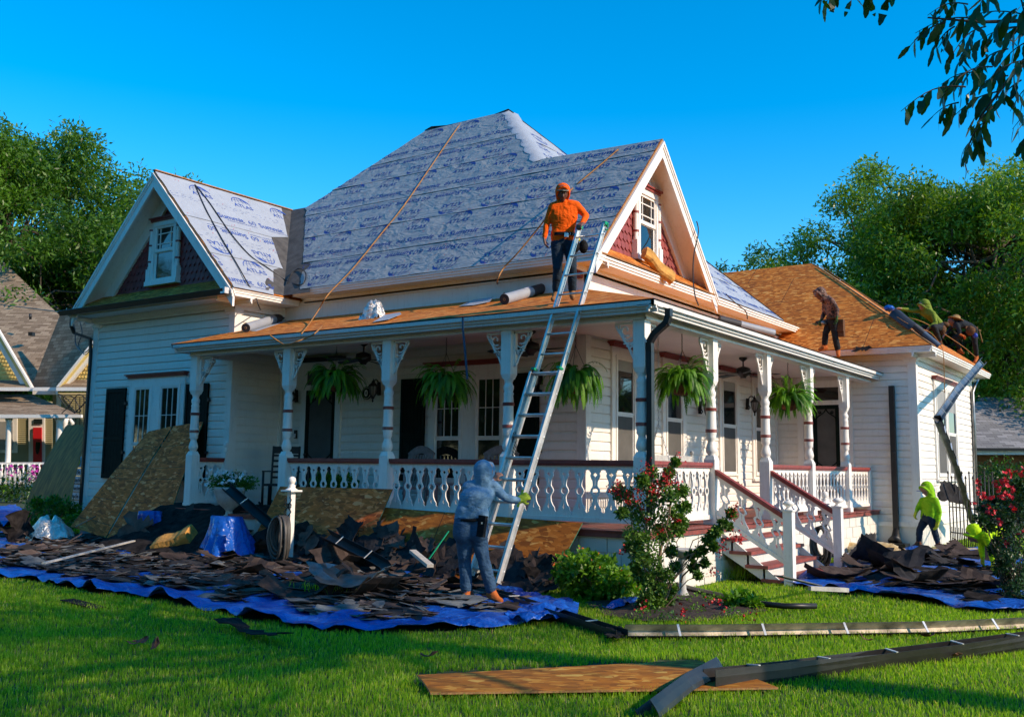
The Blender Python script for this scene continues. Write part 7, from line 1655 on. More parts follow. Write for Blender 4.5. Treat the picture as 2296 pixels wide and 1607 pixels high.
# ---------------- iron fence at the right ----------------
fe = thing('iron_fence', 'thin black iron picket fence beside the far house wall, felt scrap hung on it', 'fence', tuple(gr(2120, 1235)))
a = gr(2100, 1232); a = at(2090, 1232, 0, -4.6); x0, y0 = -4.55, 23.2
mb = MB(); F0 = Vector((-4.72, 23.9, 0)); F1 = Vector((-3.55, 22.2, 0)); n = 13; dF = (F1-F0)
for k in range(n):
    p = F0.lerp(F1, k/(n-1)); hgt = 1.55 if k % 2 == 0 else 1.45; m_ = MB(); m_.tube([(p.x, p.y, 0), (p.x, p.y, hgt)], .014, 5); m_.lathe([(.004, hgt+.09), (.024, hgt+.04), (.010, hgt+.01), (.02, hgt)], (p.x, p.y, 0), 6); m_.build('picket', 'iron', fe)
for k in range(n-1):
    p = F0.lerp(F1, (k+.5)/(n-1)); m_ = MB(); m_.tube([(p.x, p.y, 0), (p.x, p.y, .42)], .010, 4); m_.build('short_picket', 'iron', fe)
for z in (.85, .30): mb.bar(F0+Z_*z, F1+Z_*z, .02, .025)
mb.build('rail', 'iron', fe); p = at(2118, 1112, 0, F0.lerp(F1, .25).x+.0); o = inst('felt_flap', scrap_mesh(.62, .42, .15, 400, .03, 'sh2'), None, F0.lerp(F1, .16)+Z_*1.15+Vector((-.08, -.1, 0)), (1.35, .3, .75)); tag(o, 'black felt piece caught on the iron fence behind the man in lime green', 'felt sheet')

# ---------------- neighbouring houses ----------------
DN = 45.0
M['nroof'] = shinglemat('neighbour_brown_shingles', (.20, .14, .09), (.31, .225, .15), (.43, .325, .22), .42, .17)
M['nroof2'] = shinglemat('garage_grey_shingles', (.18, .17, .17), (.27, .26, .25), (.38, .36, .355), .42, .17)
M['tan'] = paint('tan_siding', (.42, .37, .21), .2); M['yellow'] = flat('yellow_scale_shingles', (.80, .60, .20), .6, var=.06, scale=5); M['reddoor'] = flat('red_door_paint', (.62, .015, .02), .4, var=.05); M['brick'] = flat('brown_brick', (.27, .12, .055), .9, var=.25, scale=10)
CH = Vector((cos(YAW), sin(YAW), 0)); FH = Vector((-sin(YAW), cos(YAW), 0))
def npnt(x, y, dd=0, D=DN): return atw(x, y, D+dd)
nb = thing('neighbour_house', 'tan neighbouring house with brown shingle roof, yellow gables and red front door', 'house', tuple(npnt(80, 1120)))
def pl3(name, pts, mat, parent, dd=0, th=.12, D=DN, lab=None):
    P = [npnt(x, y, (q[0] if q else dd), D) for x, y, *q in pts]; Vc = P[0]; nrm_ = (P[1]-P[0]).cross(P[2]-P[0]).normalized()
    if nrm_.dot(Vector(CAM)-Vc) < 0: nrm_ = -nrm_
    P = P[:3]+[Vector(CAM)+Vector(ray(x, y))*((Vc-Vector(CAM)).dot(nrm_)/Vector(ray(x, y)).dot(nrm_)) for x, y, *q in pts[3:]]
    xh = Vector((-nrm_.y, nrm_.x, 0)); xh = xh.normalized() if xh.length > .05 else CH
    yh = nrm_.cross(xh).normalized(); mw = Matrix(((xh.x, yh.x, nrm_.x, Vc[0]), (xh.y, yh.y, nrm_.y, Vc[1]), (xh.z, yh.z, nrm_.z, Vc[2]), (0, 0, 0, 1)))
    mb = MB(); q2 = [((p-Vc).dot(xh), (p-Vc).dot(yh), 0) for p in P]; A = sum(q2[i][0]*q2[(i+1) % len(q2)][1]-q2[(i+1) % len(q2)][0]*q2[i][1] for i in range(len(q2)))
    mb.poly(q2 if A > 0 else q2[::-1], th, (0, 0, 1)); o = mb.build(name, mat, parent, mw)
    if lab: o['label'] = lab
    return o
pl3('roof', [(-180, 868, -1.5), (72, 866, -1.5), (135, 708, 4.0), (-15, 565, 7.0), (-180, 565, 7.0)], 'nroof', nb)
pl3('roof', [(70, 868, -1.4), (128, 867, -2.6), (212, 762, -2.6), (260, 700, 1), (135, 705, 4.0)], 'nroof', nb)
pl3('roof', [(205, 703, 1), (260, 700, 1), (330, 868, -2), (126, 868, -2.4)], 'nroof', nb, th=.05) if 0 else None
def nwall(name, x0, x1, y0, y1, dd, mat, th=.15, parent=None, D=DN):
    P = [npnt(x0, y1, dd, D), npnt(x1, y1, dd, D), npnt(x1, y0, dd, D), npnt(x0, y0, dd, D)]; mb = MB(); mb.poly(P, th, (Vector(CAM)-P[0]).normalized().cross(Z_).cross(Z_)*-1 if 0 else -FH); return mb.build(name, mat, parent or nb)
def nsiding(x0, x1, y0, y1, dd, step=4.6):
    mb = MB(); y = y0
    while y < y1:
        a, b, c, d = npnt(x0, min(y+step, y1), dd-.05), npnt(x1, min(y+step, y1), dd-.05), npnt(x1, y, dd), npnt(x0, y, dd); mb.add([a, b, c, d, npnt(x0, min(y+step, y1), dd), npnt(x1, min(y+step, y1), dd)], [(0, 1, 2, 3), (4, 5, 1, 0)]); y += step
    mb.add([npnt(x0, y1, dd+.1), npnt(x1, y1, dd+.1), npnt(x1, y0, dd+.1), npnt(x0, y0, dd+.1)], [(0, 1, 2, 3)]); return mb.build('siding', 'tan', nb)
nsiding(-180, 118, 900, 1052, 1.0); nsiding(118, 260, 880, 1075, -.6)
for (gx, gy, lx, ly, rx, ry, dd) in ((-62, 640, -200, 868, 72, 868, -2.0), (255, 705, 126, 867, 390, 867, -2.6)):
    pl3('gable_wall', [(lx+18, ly, dd+.4), (rx-18, ry, dd+.4), (gx, gy+25, dd+.4)], 'yellow', nb, th=.1)
    mb = MB()
    for r_ in range(14):
        y = ly-12-r_*9; 
        for c in range(60):
            x = lx+c*7+(3.5 if r_ % 2 else 0); hw = (y-gy)/(ly-gy)
            if gx-(gx-lx)*hw+16 < x < gx+(rx-gx)*hw-16:
                q = [npnt(x+a, y+b, dd+.30+.08*(b < 0)) for a, b in ((-3.3, -9), (3.3, -9), (3.3, -2), (1.7, 0), (-1.7, 0), (-3.3, -2))]; mb.add(q, [(0, 1, 2, 3, 4, 5)], 1 if 855-r_*9 > 815 and r_ in (7, 8) else 0)
    mb.build('scale_shingles', ['yellow', 'tan'], nb)
    for i, (w_, m_, o_) in enumerate(((5, 'trim', -.35), (7, 'yellow', -.2), (12, 'trim', -.05))):
        mb = MB(); sh_ = (0, 5, 11)[i]
        for (ex, ey) in ((lx, ly), (rx, ry)):
            sx = 1 if ex > gx else -1; P = [npnt(gx, gy+sh_*1.3, dd+o_), npnt(ex-sx*sh_*.6, ey+sh_*.3, dd+o_), npnt(ex-sx*(sh_+w_)*.9, ey+(sh_)*.3, dd+o_), npnt(gx, gy+(sh_+w_)*1.5, dd+o_)]; mb.poly(P if sx > 0 else P[::-1], .2, -FH)
        mb.build('bargeboard', m_, nb)
    pl3('pent_roof', [(lx+10, ly+2, dd-.5), (rx-10, ry+2, dd-.5), (rx-22, ry-16, dd+.35), (lx+22, ly-16, dd+.35)], 'nroof', nb, th=.05)
mb = MB()
for x0, x1, y0, y1, dd in ((-200, 73, 868, 876, -2.5), (73, 126, 868, 876, -2.6), (126, 300, 868, 876, -3.1), (73, 126, 876, 884, -2.0), (126, 134, 884, 1000, -.75)):
    P = [npnt(x0, y1, dd), npnt(x1, y1, dd), npnt(x1, y0, dd), npnt(x0, y0, dd)]; mb.poly(P, .15, -FH)
mb.build('eave_trim', 'trim', nb)
pl3('porch_roof', [(-200, 929, -4.5), (178, 929, -4.5), (70, 884, -.6), (-200, 884, -.6)], 'nroof', nb); mb = MB(); P = [npnt(-200, 938, -4.6), npnt(182, 936, -4.6), npnt(182, 929, -4.6), npnt(-200, 929, -4.6)]; mb.poly(P, .15, -FH); mb.build('porch_fascia', 'trim', nb)
for x, dd, w_ in ((18, -4.2, .11), (132, -4.2, .14), (144, -3.0, .12), (-70, -4.2, .11)):
    a_, b_ = npnt(x-1, 1062, dd), npnt(x+2, 938, dd); mb = MB(); mb.tube([a_, a_.lerp(b_, .1), b_.lerp(a_, .08), b_], [w_*1.3, w_, w_*.9, w_*1.4], 10); mb.build('porch_column', 'trim', nb)
def nrect(name, x0, x1, y0, y1, dd, mat, parent=nb, th=.06):
    P = [npnt(x0, y1, dd), npnt(x1, y1, dd), npnt(x1, y0, dd), npnt(x0, y0, dd)]; mb = MB(); mb.poly(P, th, -FH); return mb.build(name, mat, parent)
w_ = nrect('window', -8, 38, 938, 1015, .90, 'trim'); nrect('pane', -2, 28, 945, 1008, .84, 'blind', w_)
d_ = nrect('door_frame', 64, 100, 936, 1052, .90, 'trim'); nrect('transom_pane', 76, 94, 939, 950, .84, 'glass', d_); dd_ = nrect('door', 74, 93, 958, 1050, .82, 'reddoor', d_)
mb = MB(); c = npnt(85, 998, .80); mb.add([c+CH*(.11*cos(t))+Z_*(.42*sin(t)) for t in [i*pi/8 for i in range(16)]], [tuple(range(16))]); mb.build('oval_pane', 'glass', d_)
mb = MB()
for k in range(3): a_ = npnt(170+k*9, 890, -.9); mb.tube([a_, npnt(170+k*9, 1000, -.9)], .02, 5)
mb.build('conduit', 'rolldark', nb)
mb = MB(); mb.tube([npnt(156, 940, -3.6), npnt(163, 948, -3.6), npnt(150, 958, -3.2), npnt(147, 975, -3.2), npnt(146, 1050, -3.2)], .08, 6); mb.build('downspout', 'trim', nb)
mb = MB(); mb.poly([npnt(63, 752, 1), npnt(72, 752, 1), npnt(72, 744, 1), npnt(63, 744, 1)], .3, -FH); mb.tube([npnt(68, 716, 2), npnt(68, 703, 2)], .06, 8); mb.build('roof_vent', 'black', nb)
# porch railing and picket fence
pr_ = thing('porch_railing', 'white turned railing of the neighbouring porch above the picket fence', 'railing', tuple(npnt(80, 1060, -4.4)))
mb = MB()
for y0_, y1_ in ((1036, 1041), (1066, 1070)): P = [npnt(-200, y1_, -4.4), npnt(118, y1_, -4.4), npnt(118, y0_, -4.4), npnt(-200, y0_, -4.4)]; mb.poly(P, .1, -FH)
mb.build('rail', 'trim', pr_)
for k in range(22): x = -140+k*12; b_ = MB(); a_, c_ = npnt(x, 1068, -4.45), npnt(x, 1040, -4.45); b_.tube([a_, a_.lerp(c_, .2), a_.lerp(c_, .35), a_.lerp(c_, .7), a_.lerp(c_, .85), c_], [.05, .05, .03, .06, .03, .05], 6); b_.build('baluster', 'trim', pr_)
pf_ = thing('picket_fence', 'white picket fence with a square post in front of the neighbouring porch', 'fence', tuple(npnt(60, 1125, 0, 38.5)))
for k in range(20):
    x = -110+k*11; b_ = MB(); P = [npnt(x-2.2, 1124, 0, 38.5), npnt(x+2.2, 1124, 0, 38.5), npnt(x+2.2, 1060, 0, 38.5), npnt(x, 1054, 0, 38.5), npnt(x-2.2, 1060, 0, 38.5)]; b_.poly(P, .03, -FH); b_.build('picket', 'trim', pf_)
mb = MB()
for y0_, y1_ in ((1077, 1083), (1116, 1122)): P = [npnt(-120, y1_, .05, 38.5), npnt(106, y1_, .05, 38.5), npnt(106, y0_, .05, 38.5), npnt(-120, y0_, .05, 38.5)]; mb.poly(P, .05, -FH)
mb.build('rail', 'trim', pf_); mb = MB(); P = [npnt(61, 1125, -.06, 38.5), npnt(74, 1125, -.06, 38.5), npnt(74, 1052, -.06, 38.5), npnt(61, 1052, -.06, 38.5)]; mb.poly(P, .2, -FH); mb.ball(npnt(67.5, 1047, 0, 38.5), .1, 8); mb.build('fence_post', 'trim', pf_)
bt = thing('flowering_vine', 'magenta-flowering vine on the white picket fence', 'plant', tuple(npnt(40, 1122, -.3, 38.5))); V, F, T = leaves([tuple(npnt(x, y, -.2, 38.5)) for x, y in ((-5, 1100), (12, 1105), (30, 1105), (50, 1108), (85, 1105), (20, 1090), (78, 1070), (95, 1090))], [.5]*8, -160, .14, 51, tint0=.3); inst('foliage', npmesh('foliage', V, F, 'leaf_l', T), bt)
cluster([(tuple(npnt(x, y, -.5, 38.5)), .12) for x, y in ((16, 1056), (33, 1050), (40, 1055), (78, 1052), (82, 1062), (88, 1056), (72, 1070), (92, 1064))], 7, .12, .08, 'fl_mag', bt, 'magenta_blossoms', 15)
rope([npnt(-30, 680, 0), npnt(60, 690, -5, 40), at(170, 705, 1, 15), at(205, 716, 1, 12.3)], .018, 'cable', 'overhead service cable from the left edge to the house corner', 'cable', 'power_cable')
rope([at(160, 710, 1, 13), at(168, 740, 1, 12.9), at(170, 772, 1, 12.8), at(186, 790, 1, 12.5), at(200, 782, 1, 12.3), at(207, 760, 1, 12.25)], .012, 'cable', 'drooping loop of black service wire at the left house corner', 'cable', 'power_cable')
rope([at(176, 712, 1, 12.8), at(184, 745, 1, 12.7), at(176, 775, 1, 12.6), at(192, 795, 1, 12.4), at(208, 772, 1, 12.25)], .010, 'cable', 'second thinner loop of black wire at the left house corner', 'cable', 'power_cable')
rope([atw(138+18*sin(i*2.1)+i*4, 905+22*cos(i*1.7), 40) for i in range(14)], .02, 'cable', 'tangle of wires in front of the neighbouring gable wall', 'cable', 'wire_tangle')
# grey roofed garage behind the roses
ga = thing('neighbour_garage', 'brick building with grey shingle roof at the right edge', 'building', tuple(atw(2260, 1110, 40)))
pl3('roof', [(2120, 1007, -2), (2420, 1009, -2), (2420, 893, 3), (2195, 890, 3)], 'nroof2', ga, D=40, th=.2)
def g4(name, x0, x1, y0, y1, dd, mat): P = [npnt(x0, y1, dd, 40), npnt(x1, y1, dd, 40), npnt(x1, y0, dd, 40), npnt(x0, y0, dd, 40)]; mb = MB(); mb.poly(P, .15, -FH); return mb.build(name, mat, ga)
g4('gutter', 2120, 2420, 1004, 1010, -2.2, 'black'); g4('fascia', 2120, 2420, 1010, 1019, -2.0, 'trim'); g4('wall', 2120, 2420, 1019, 1110, -.8, 'brick')
V, F, T = leaves([tuple(atw(x, y, 34)) for x, y in ((2200, 1075), (2235, 1080), (2265, 1075), (2300, 1085), (2215, 1110), (2250, 1115), (2300, 1120), (2340, 1090))], [1.0]*8, -700, .13, 52, tint0=.12); t_ = thing('hedge', 'dark hedge in front of the brick building at the right', 'hedge', tuple(atw(2260, 1140, 34))); inst('foliage', npmesh('foliage', V, F, 'leaf_l', T), t_)
# ---------------- people ----------------
def cloth(n, c, c2=None, rough=.8, sc=6):
    m = wrinkled(n, c, .7, (1, 1, 1.6), rough, .028, tuple(x*.88 for x in c), 10, 4); m.node_tree.nodes['Principled BSDF'].inputs['Specular IOR Level'].default_value = .15; return m
M['orange'] = cloth('orange_shirt', (1.0, .125, .004), (.92, .10, .004)); M['lightblue'] = cloth('faded_blue_shirt', (.15, .27, .40), (.10, .19, .30), sc=9)
M['jean1'] = cloth('dark_jeans', (.020, .035, .055), (.012, .018, .028), sc=7); M['jean2'] = cloth('blue_jeans', (.045, .095, .17), (.022, .05, .10), sc=7); M['blackpants'] = cloth('black_work_trousers', (.022, .024, .026))
M['tanboot'] = cloth('tan_leather_boots', (.30, .14, .055)); M['orboot'] = cloth('orange_leather_boots', (.50, .13, .03)); M['brownboot'] = cloth('brown_boots', (.13, .05, .025))
M['olive'] = cloth('olive_green_hoodie', (.19, .25, .03), (.12, .17, .02)); M['lime'] = cloth('lime_green_hoodie', (.26, .55, .012), (.18, .42, .01)); M['hivis'] = cloth('fluorescent_yellow_green_jacket', (.55, .85, .01), (.42, .7, .01))
M['darkshirt'] = cloth('dark_shirt', (.022, .026, .03)); M['glove'] = cloth('yellow_green_glove', (.40, .48, .04)); M['dglove'] = cloth('dark_green_glove', (.05, .10, .03)); M['straw'] = cloth('tan_hat', (.34, .20, .08)); M['capgrey'] = cloth('grey_cap_brim', (.30, .29, .24))
M['leather'] = cloth('leather_tool_pouch', (.14, .065, .03)); M['beltblack'] = cloth('black_belt', (.012, .012, .013))
m_, nt, b_ = newmat('camouflage_hoodie'); v_ = coords(nt); c_ = ramp(nt, nz(nt, v_, 9, 3, .6, 1.5), [(0, (.02, .014, .012)), (.42, (.02, .014, .012)), (.46, (.16, .075, .05)), (.54, (.30, .15, .10)), (.58, (.06, .035, .03)), (.66, (.42, .28, .20))], 'CONSTANT')
nt.links.new(c_, b_.inputs['Base Color']); b_.inputs['Roughness'].default_value = .8; M['camo'] = m_
def seg_dist(P, A, B, ra, rb):
    AB = B-A; L2 = float(AB@AB) or 1e-9; t = np.clip((P-A)@AB/L2, 0, 1); return np.linalg.norm(P-(A+t[:, None]*AB), axis=1)-(ra+(rb-ra)*t)
def body(name_, segs, mats, parent, vox=.010, wr=.006, seed=0):
    mb = MB()
    for (m, A, ra, B, rb) in segs:
        A = Vector(A); B = Vector(B); n = 14
        d = (B-A); L = d.length
        if L < 1e-4: mb.ball(A, ra, 14); continue
        pts = []; rs = []
        for i in range(5): a = pi/2*(1-i/4); pts.append(A-d/L*ra*sin(a)); rs.append(max(.0012, ra*cos(a)))
        for i in range(5): a = pi/2*i/4; pts.append(B+d/L*rb*sin(a)); rs.append(max(.0012, rb*cos(a)))
        mb.tube(pts, rs, n)
    me = mb.mesh('tmp', 'white'); o = bpy.data.objects.new('tmp', me); COL.objects.link(o)
    rm = o.modifiers.new('r', 'REMESH'); rm.mode = 'VOXEL'; rm.voxel_size = vox; rm.use_smooth_shade = True
    sm = o.modifiers.new('s', 'SMOOTH'); sm.factor = .5; sm.iterations = 8
    dg = bpy.context.evaluated_depsgraph_get(); ev = o.evaluated_get(dg); m2 = bpy.data.meshes.new_from_object(ev); bpy.data.objects.remove(o)
    nv = len(m2.vertices); co = np.empty(nv*3); m2.vertices.foreach_get('co', co); co = co.reshape(-1, 3); no = np.empty(nv*3); m2.vertices.foreach_get('normal', no); no = no.reshape(-1, 3)
    ml = sorted(set(s[0] for s in segs), key=lambda x: x); D = np.stack([seg_dist(co, np.array(A), np.array(B), ra, rb) for (m, A, ra, B, rb) in segs], 1); near = D.argmin(1); mid = np.array([ml.index(s[0]) for s in segs])[near]
    amp = np.array([0 if k in ('skin', 'skindark') else (.25 if 'boot' in k or 'glove' in k else 1) for k in ml])[mid]
    dsp = np.array([-.6*abs(mnoise.noise(Vector((c[0]*7+c[2]*5, c[1]*7, c[2]*15-c[0]*6+seed))))+.15-.5*(abs(mnoise.noise(Vector((c[0]*15, c[1]*15, c[2]*32+seed))))-.22) for c in co])
    co = co+no*(dsp*wr*amp*1.5)[:, None]; m2.vertices.foreach_set('co', co.ravel())
    m2.materials.clear()
    for k in ml: m2.materials.append(M[k])
    vi = np.empty(len(m2.loops), np.int32); m2.loops.foreach_get('vertex_index', vi); ls = np.empty(len(m2.polygons), np.int32); m2.polygons.foreach_get('loop_start', ls)
    m2.polygons.foreach_set('material_index', mid[vi[ls]].astype(np.int32)); m2.polygons.foreach_set('use_smooth', np.ones(len(m2.polygons), bool)); m2.update()
    m2.name = name_; ob = bpy.data.objects.new(name_, m2); link(ob, parent); return ob
def V3(p): return Vector(p)
def limb(segs, m, pts, rs):
    for i in range(len(pts)-1): segs.append((m, tuple(pts[i]), rs[i], tuple(pts[i+1]), rs[i+1]))
def hand(segs, m, wr, hd, palmn, curl=.5, s=1.0, spread=1.0):
    """wrist wr, hd = point at the knuckles, palmn = palm normal (fingers curl towards it)"""
    wr = V3(wr); hd = V3(hd); d = (hd-wr).normalized(); pn = V3(palmn); pn = (pn-d*pn.dot(d)).normalized(); sd = d.cross(pn)
    kn = wr+d*.085*s
    for q in (-1, 0, 1): segs.append((m, tuple(wr+sd*q*.015*s), .020*s, tuple(kn+sd*q*.026*s), .0165*s))
    for k, (o, l) in enumerate(((-.034, .062), (-.012, .078), (.011, .074), (.033, .058))):
        p0 = kn+sd*o*s*spread; a = curl*.9; d1 = (d*cos(a)+pn*sin(a)); p1 = p0+d1*l*.45*s; a2 = curl*2.0; d2 = (d*cos(a2)+pn*sin(a2)); p2 = p1+d2*l*.33*s; a3 = curl*2.9; d3 = (d*cos(a3)+pn*sin(a3)); p3 = p2+d3*l*.27*s
        limb(segs, m, (p0, p1, p2, p3), (.0105*s, .0098*s, .009*s, .008*s))
    t0 = wr+d*.03*s-sd*.028*s; t1 = t0+(d*.5-sd*.75+pn*.4).normalized()*.038*s; t2 = t1+(d*.8-sd*.1+pn*.6).normalized()*.032*s; limb(segs, m, (t0, t1, t2), (.014*s, .0115*s, .0095*s))
def head(segs, c, fd, up, skin, hood=None, s=1.0, hoodr=.119):
    c = V3(c); fd = V3(fd).normalized(); up = V3(up); up = (up-fd*up.dot(fd)).normalized(); sd = fd.cross(up)
    segs.append((skin, tuple(c+up*.035*s-fd*.01), .082*s, tuple(c-up*.01*s+fd*.008*s), .078*s)); segs.append((skin, tuple(c-up*.02*s+fd*.02*s), .066*s, tuple(c-up*.075*s+fd*.045*s), .036*s))
    segs.append((skin, tuple(c+up*.018*s+fd*.082*s), .010*s, tuple(c-up*.018*s+fd*.102*s), .014*s))      # nose
    for q in (-1, 1):
        segs.append((skin, tuple(c+up*.034*s+fd*.074*s+sd*q*.012*s), .012*s, tuple(c+up*.030*s+fd*.062*s+sd*q*.045*s), .012*s))   # brow
        segs.append((skin, tuple(c-up*.012*s+fd*.062*s+sd*q*.035*s), .016*s, tuple(c-up*.03*s+fd*.055*s+sd*q*.035*s), .014*s)); segs.append((skin, tuple(c+sd*q*.080*s+up*.012*s), .014*s, tuple(c+sd*q*.080*s-up*.02*s), .011*s))
    segs.append((skin, tuple(c-up*.044*s+fd*.080*s-sd*.018*s), .009*s, tuple(c-up*.044*s+fd*.080*s+sd*.018*s), .009*s))
    if hood:
        R = hoodr*s; segs.append((hood, tuple(c+up*.02*s-fd*.060*s), R*.92, tuple(c-up*.04*s-fd*.052*s), R*.86)); segs.append((hood, tuple(c-up*.08*s-fd*.05*s), R*.75, tuple(c-up*.15*s-fd*.03*s), R*.70))
        n = 14; ring = [c+fd*(.035+.030*cos(2*pi*i/n))*s+sd*(.086*sin(2*pi*i/n))*s+up*(.114*cos(2*pi*i/n)-.005)*s for i in range(n+1)]
        for a, b in zip(ring[:-1], ring[1:]): segs.append((hood, tuple(a), .017*s, tuple(b), .017*s))
def eyes(parent, c, fd, up, s=1.0):
    c = V3(c); fd = V3(fd).normalized(); up = V3(up); up = (up-fd*up.dot(fd)).normalized(); sd = fd.cross(up); mb = MB()
    for q in (-1, 1): mb.ball(c+up*.016*s+fd*.070*s+sd*q*.030*s, .010*s, 8, 0); mb.ball(c+up*.014*s+fd*.0775*s+sd*q*.030*s, .0055*s, 6, 1)
    mb.build('eyes', ['stone', 'black'], parent)
def torso(segs, m, shL, shR, chest, waistL, waistR, hipL, hipR, pm, s=1.0, fwd=(0, 0, 0), bulk=1.0):
    shL, shR, chest, waistL, waistR, hipL, hipR = map(V3, (shL, shR, chest, waistL, waistR, hipL, hipR)); mid = (shL+shR)/2; wm = (waistL+waistR)/2; hm = (hipL+hipR)/2
    cm_ = chest-(mid+wm)/2; wd = (shR-shL)
    for k in range(7):
        u = k/6; e = sin(pi*(u*.8+.1)); S_ = shL.lerp(shR, .10+.80*u)-Z_*.035*s-Z_*.02*(1-e); C_ = shL.lerp(shR, .06+.88*u).lerp(waistL.lerp(waistR, u), .42)+cm_*e; W_ = waistL.lerp(waistR, u)
        limb(segs, m, (S_, C_, W_), ((.062+.018*e)*s*bulk, (.080+.022*e)*s*bulk, (.082+.018*e)*s*bulk)); H_ = hipL.lerp(hipR, u); limb(segs, pm, (W_.lerp(H_, .5), H_), ((.086+.02*e)*s*bulk, (.095+.014*e)*s*bulk))
    segs.append((m, tuple(shL), .060*s, tuple(shL.lerp(mid, .5)+Z_*.015), .066*s)); segs.append((m, tuple(shR), .060*s, tuple(shR.lerp(mid, .5)+Z_*.015), .066*s)); segs.append((m, tuple(mid+Z_*.05*s), .058*s, tuple(mid-Z_*.04*s), .08*s))
def leg(segs, pm, bm, hip, knee, ankle, toe, s=1.0, bulk=1.0, flare=1.0):
    hip, knee, ankle, toe = map(V3, (hip, knee, ankle, toe)); k2 = knee.lerp(hip, .05)
    limb(segs, pm, (hip, hip.lerp(knee, .5), knee), (.098*s*bulk, .082*s*bulk, .064*s*bulk)); calf = knee.lerp(ankle, .35)
    limb(segs, pm, (knee, calf, ankle+(knee-ankle).normalized()*.05), (.064*s*bulk, .066*s*bulk, .054*s*bulk*flare))
    d = (toe-ankle); d.z = 0; d = d.normalized()*.0+ (toe-ankle).normalized(); heel = ankle+Vector((0, 0, -.055*s)); segs.append((bm, tuple(ankle+Z_*.02), .048*s, tuple(heel), .042*s)); segs.append((bm, tuple(heel-(toe-heel).normalized()*.03*s), .040*s, tuple(toe), .036*s)); segs.append((bm, tuple(ankle), .045*s, tuple(heel.lerp(toe, .55)+Z_*.01), .038*s))
def arm(segs, m, sh, el, wr, s=1.0, bulk=1.0):
    sh, el, wr = map(V3, (sh, el, wr)); limb(segs, m, (sh, sh.lerp(el, .5), el), (.064*s*bulk, .056*s*bulk, .046*s*bulk)); limb(segs, m, (el, el.lerp(wr, .4), wr), (.046*s*bulk, .045*s*bulk, .034*s*bulk))
def figure(label, loc, segs, vox, wr=.006, seed=0):
    t = thing('person', label, 'person', tuple(loc)); body('body', segs, None, t, vox, wr, seed); return t
TC = -FH   # towards the camera

# man in orange on the porch roof
w0 = depth(Vector((-7.2, 11.75, 3.9)))
def q1(x, y, dd=0): return atw(x, y, w0+dd)
S1 = []; fc = TC*.85+Z_*-.5
torso(S1, 'orange', q1(1240, 463), q1(1292, 460), q1(1264, 488, -.02), q1(1251, 524), q1(1275, 523), q1(1252, 545), q1(1275, 545), 'jean1', bulk=.90)
[limb(S1, 'orange', (q1(x, 522), q1(x, 533)), (.095, .098)) for x in (1250, 1258, 1266, 1274)]
arm(S1, 'orange', q1(1239, 465), q1(1227, 497, .02), q1(1221, 532, -.04)); arm(S1, 'orange', q1(1293, 462), q1(1314, 484, .0), q1(1306, 500, -.22))
hand(S1, 'skindark', q1(1220, 534, -.04), q1(1223, 550, -.07), CH*.9+TC*.2, .35, 1.05); hand(S1, 'skindark', q1(1306, 500, -.22), q1(1297, 507, -.30), Z_*-1+CH*-.2, .75, 1.05)
leg(S1, 'jean1', 'tanboot', q1(1250, 548), q1(1250, 603, -.10), q1(1247, 655, .0), q1(1240, 671, -.14), flare=1.1); leg(S1, 'jean1', 'tanboot', q1(1277, 548), q1(1283, 600, -.08), q1(1283, 654, .02), q1(1284, 668, -.15), flare=1.1)
head(S1, q1(1262, 433, -.04), fc, Z_, 'skindark', 'orange', 1.0); t1 = figure('man in a bright orange hooded shirt standing on the porch roof holding the ladder top', q1(1262, 672), S1, .0085, .006, 1)
eyes(t1, q1(1262, 433, -.04), fc, Z_)
mb = MB(); c = q1(1262, 430, -.04)+fc.normalized()*.07+Z_*.045; nf = (TC*.9+Z_*-.28).normalized()
mb.poly([c+CH*(.085*cos(a))+nf*(.095*sin(a)) for a in [i*pi/10 for i in range(11)]], .012, nf.cross(CH).normalized()*-1 if nf.cross(CH).z < 0 else nf.cross(CH).normalized()); mb.build('cap_brim', 'capgrey', t1)
mb = MB(); bl = [q1(1263, 527.5)+CH*(.170*cos(a))+TC*(.118*sin(a)) for a in [2*pi*i/24 for i in range(25)]]
for a, b in zip(bl[:-1], bl[1:]): mb.bar(a, b+(b-a)*.06, .012, .045)
mb.build('belt', 'beltblack', t1); mb = MB(); cb = q1(1270, 527, -.125); mb.bar(cb-CH*.03, cb+CH*.03, .02, .055)
for k in range(4): a_ = .5+.28*k; c = q1(1262, 527.5)+CH*(.177*cos(a_))+TC*(.125*sin(a_)); mb.tube([c+Z_*(.018*sin(j))+CH*(.018*cos(j)) for j in [i*.9 for i in range(8)]], .003, 4, cap=False)
mb.build('buckle', 'alu', t1)
mb = MB(); c = q1(1297, 553, -.02); 
for sx, w_ in ((-.05, .10), (.07, .09)): mb.ball(c+CH*sx, .085, 12, 0, (w_*9, .7, 1.15), .03)
mb.build('tool_pouch', 'beltblack', t1); mb = MB(); mb.ball(c+Z_*.10, .03, 8); mb.build('tape_measure', 'ylw', t1)

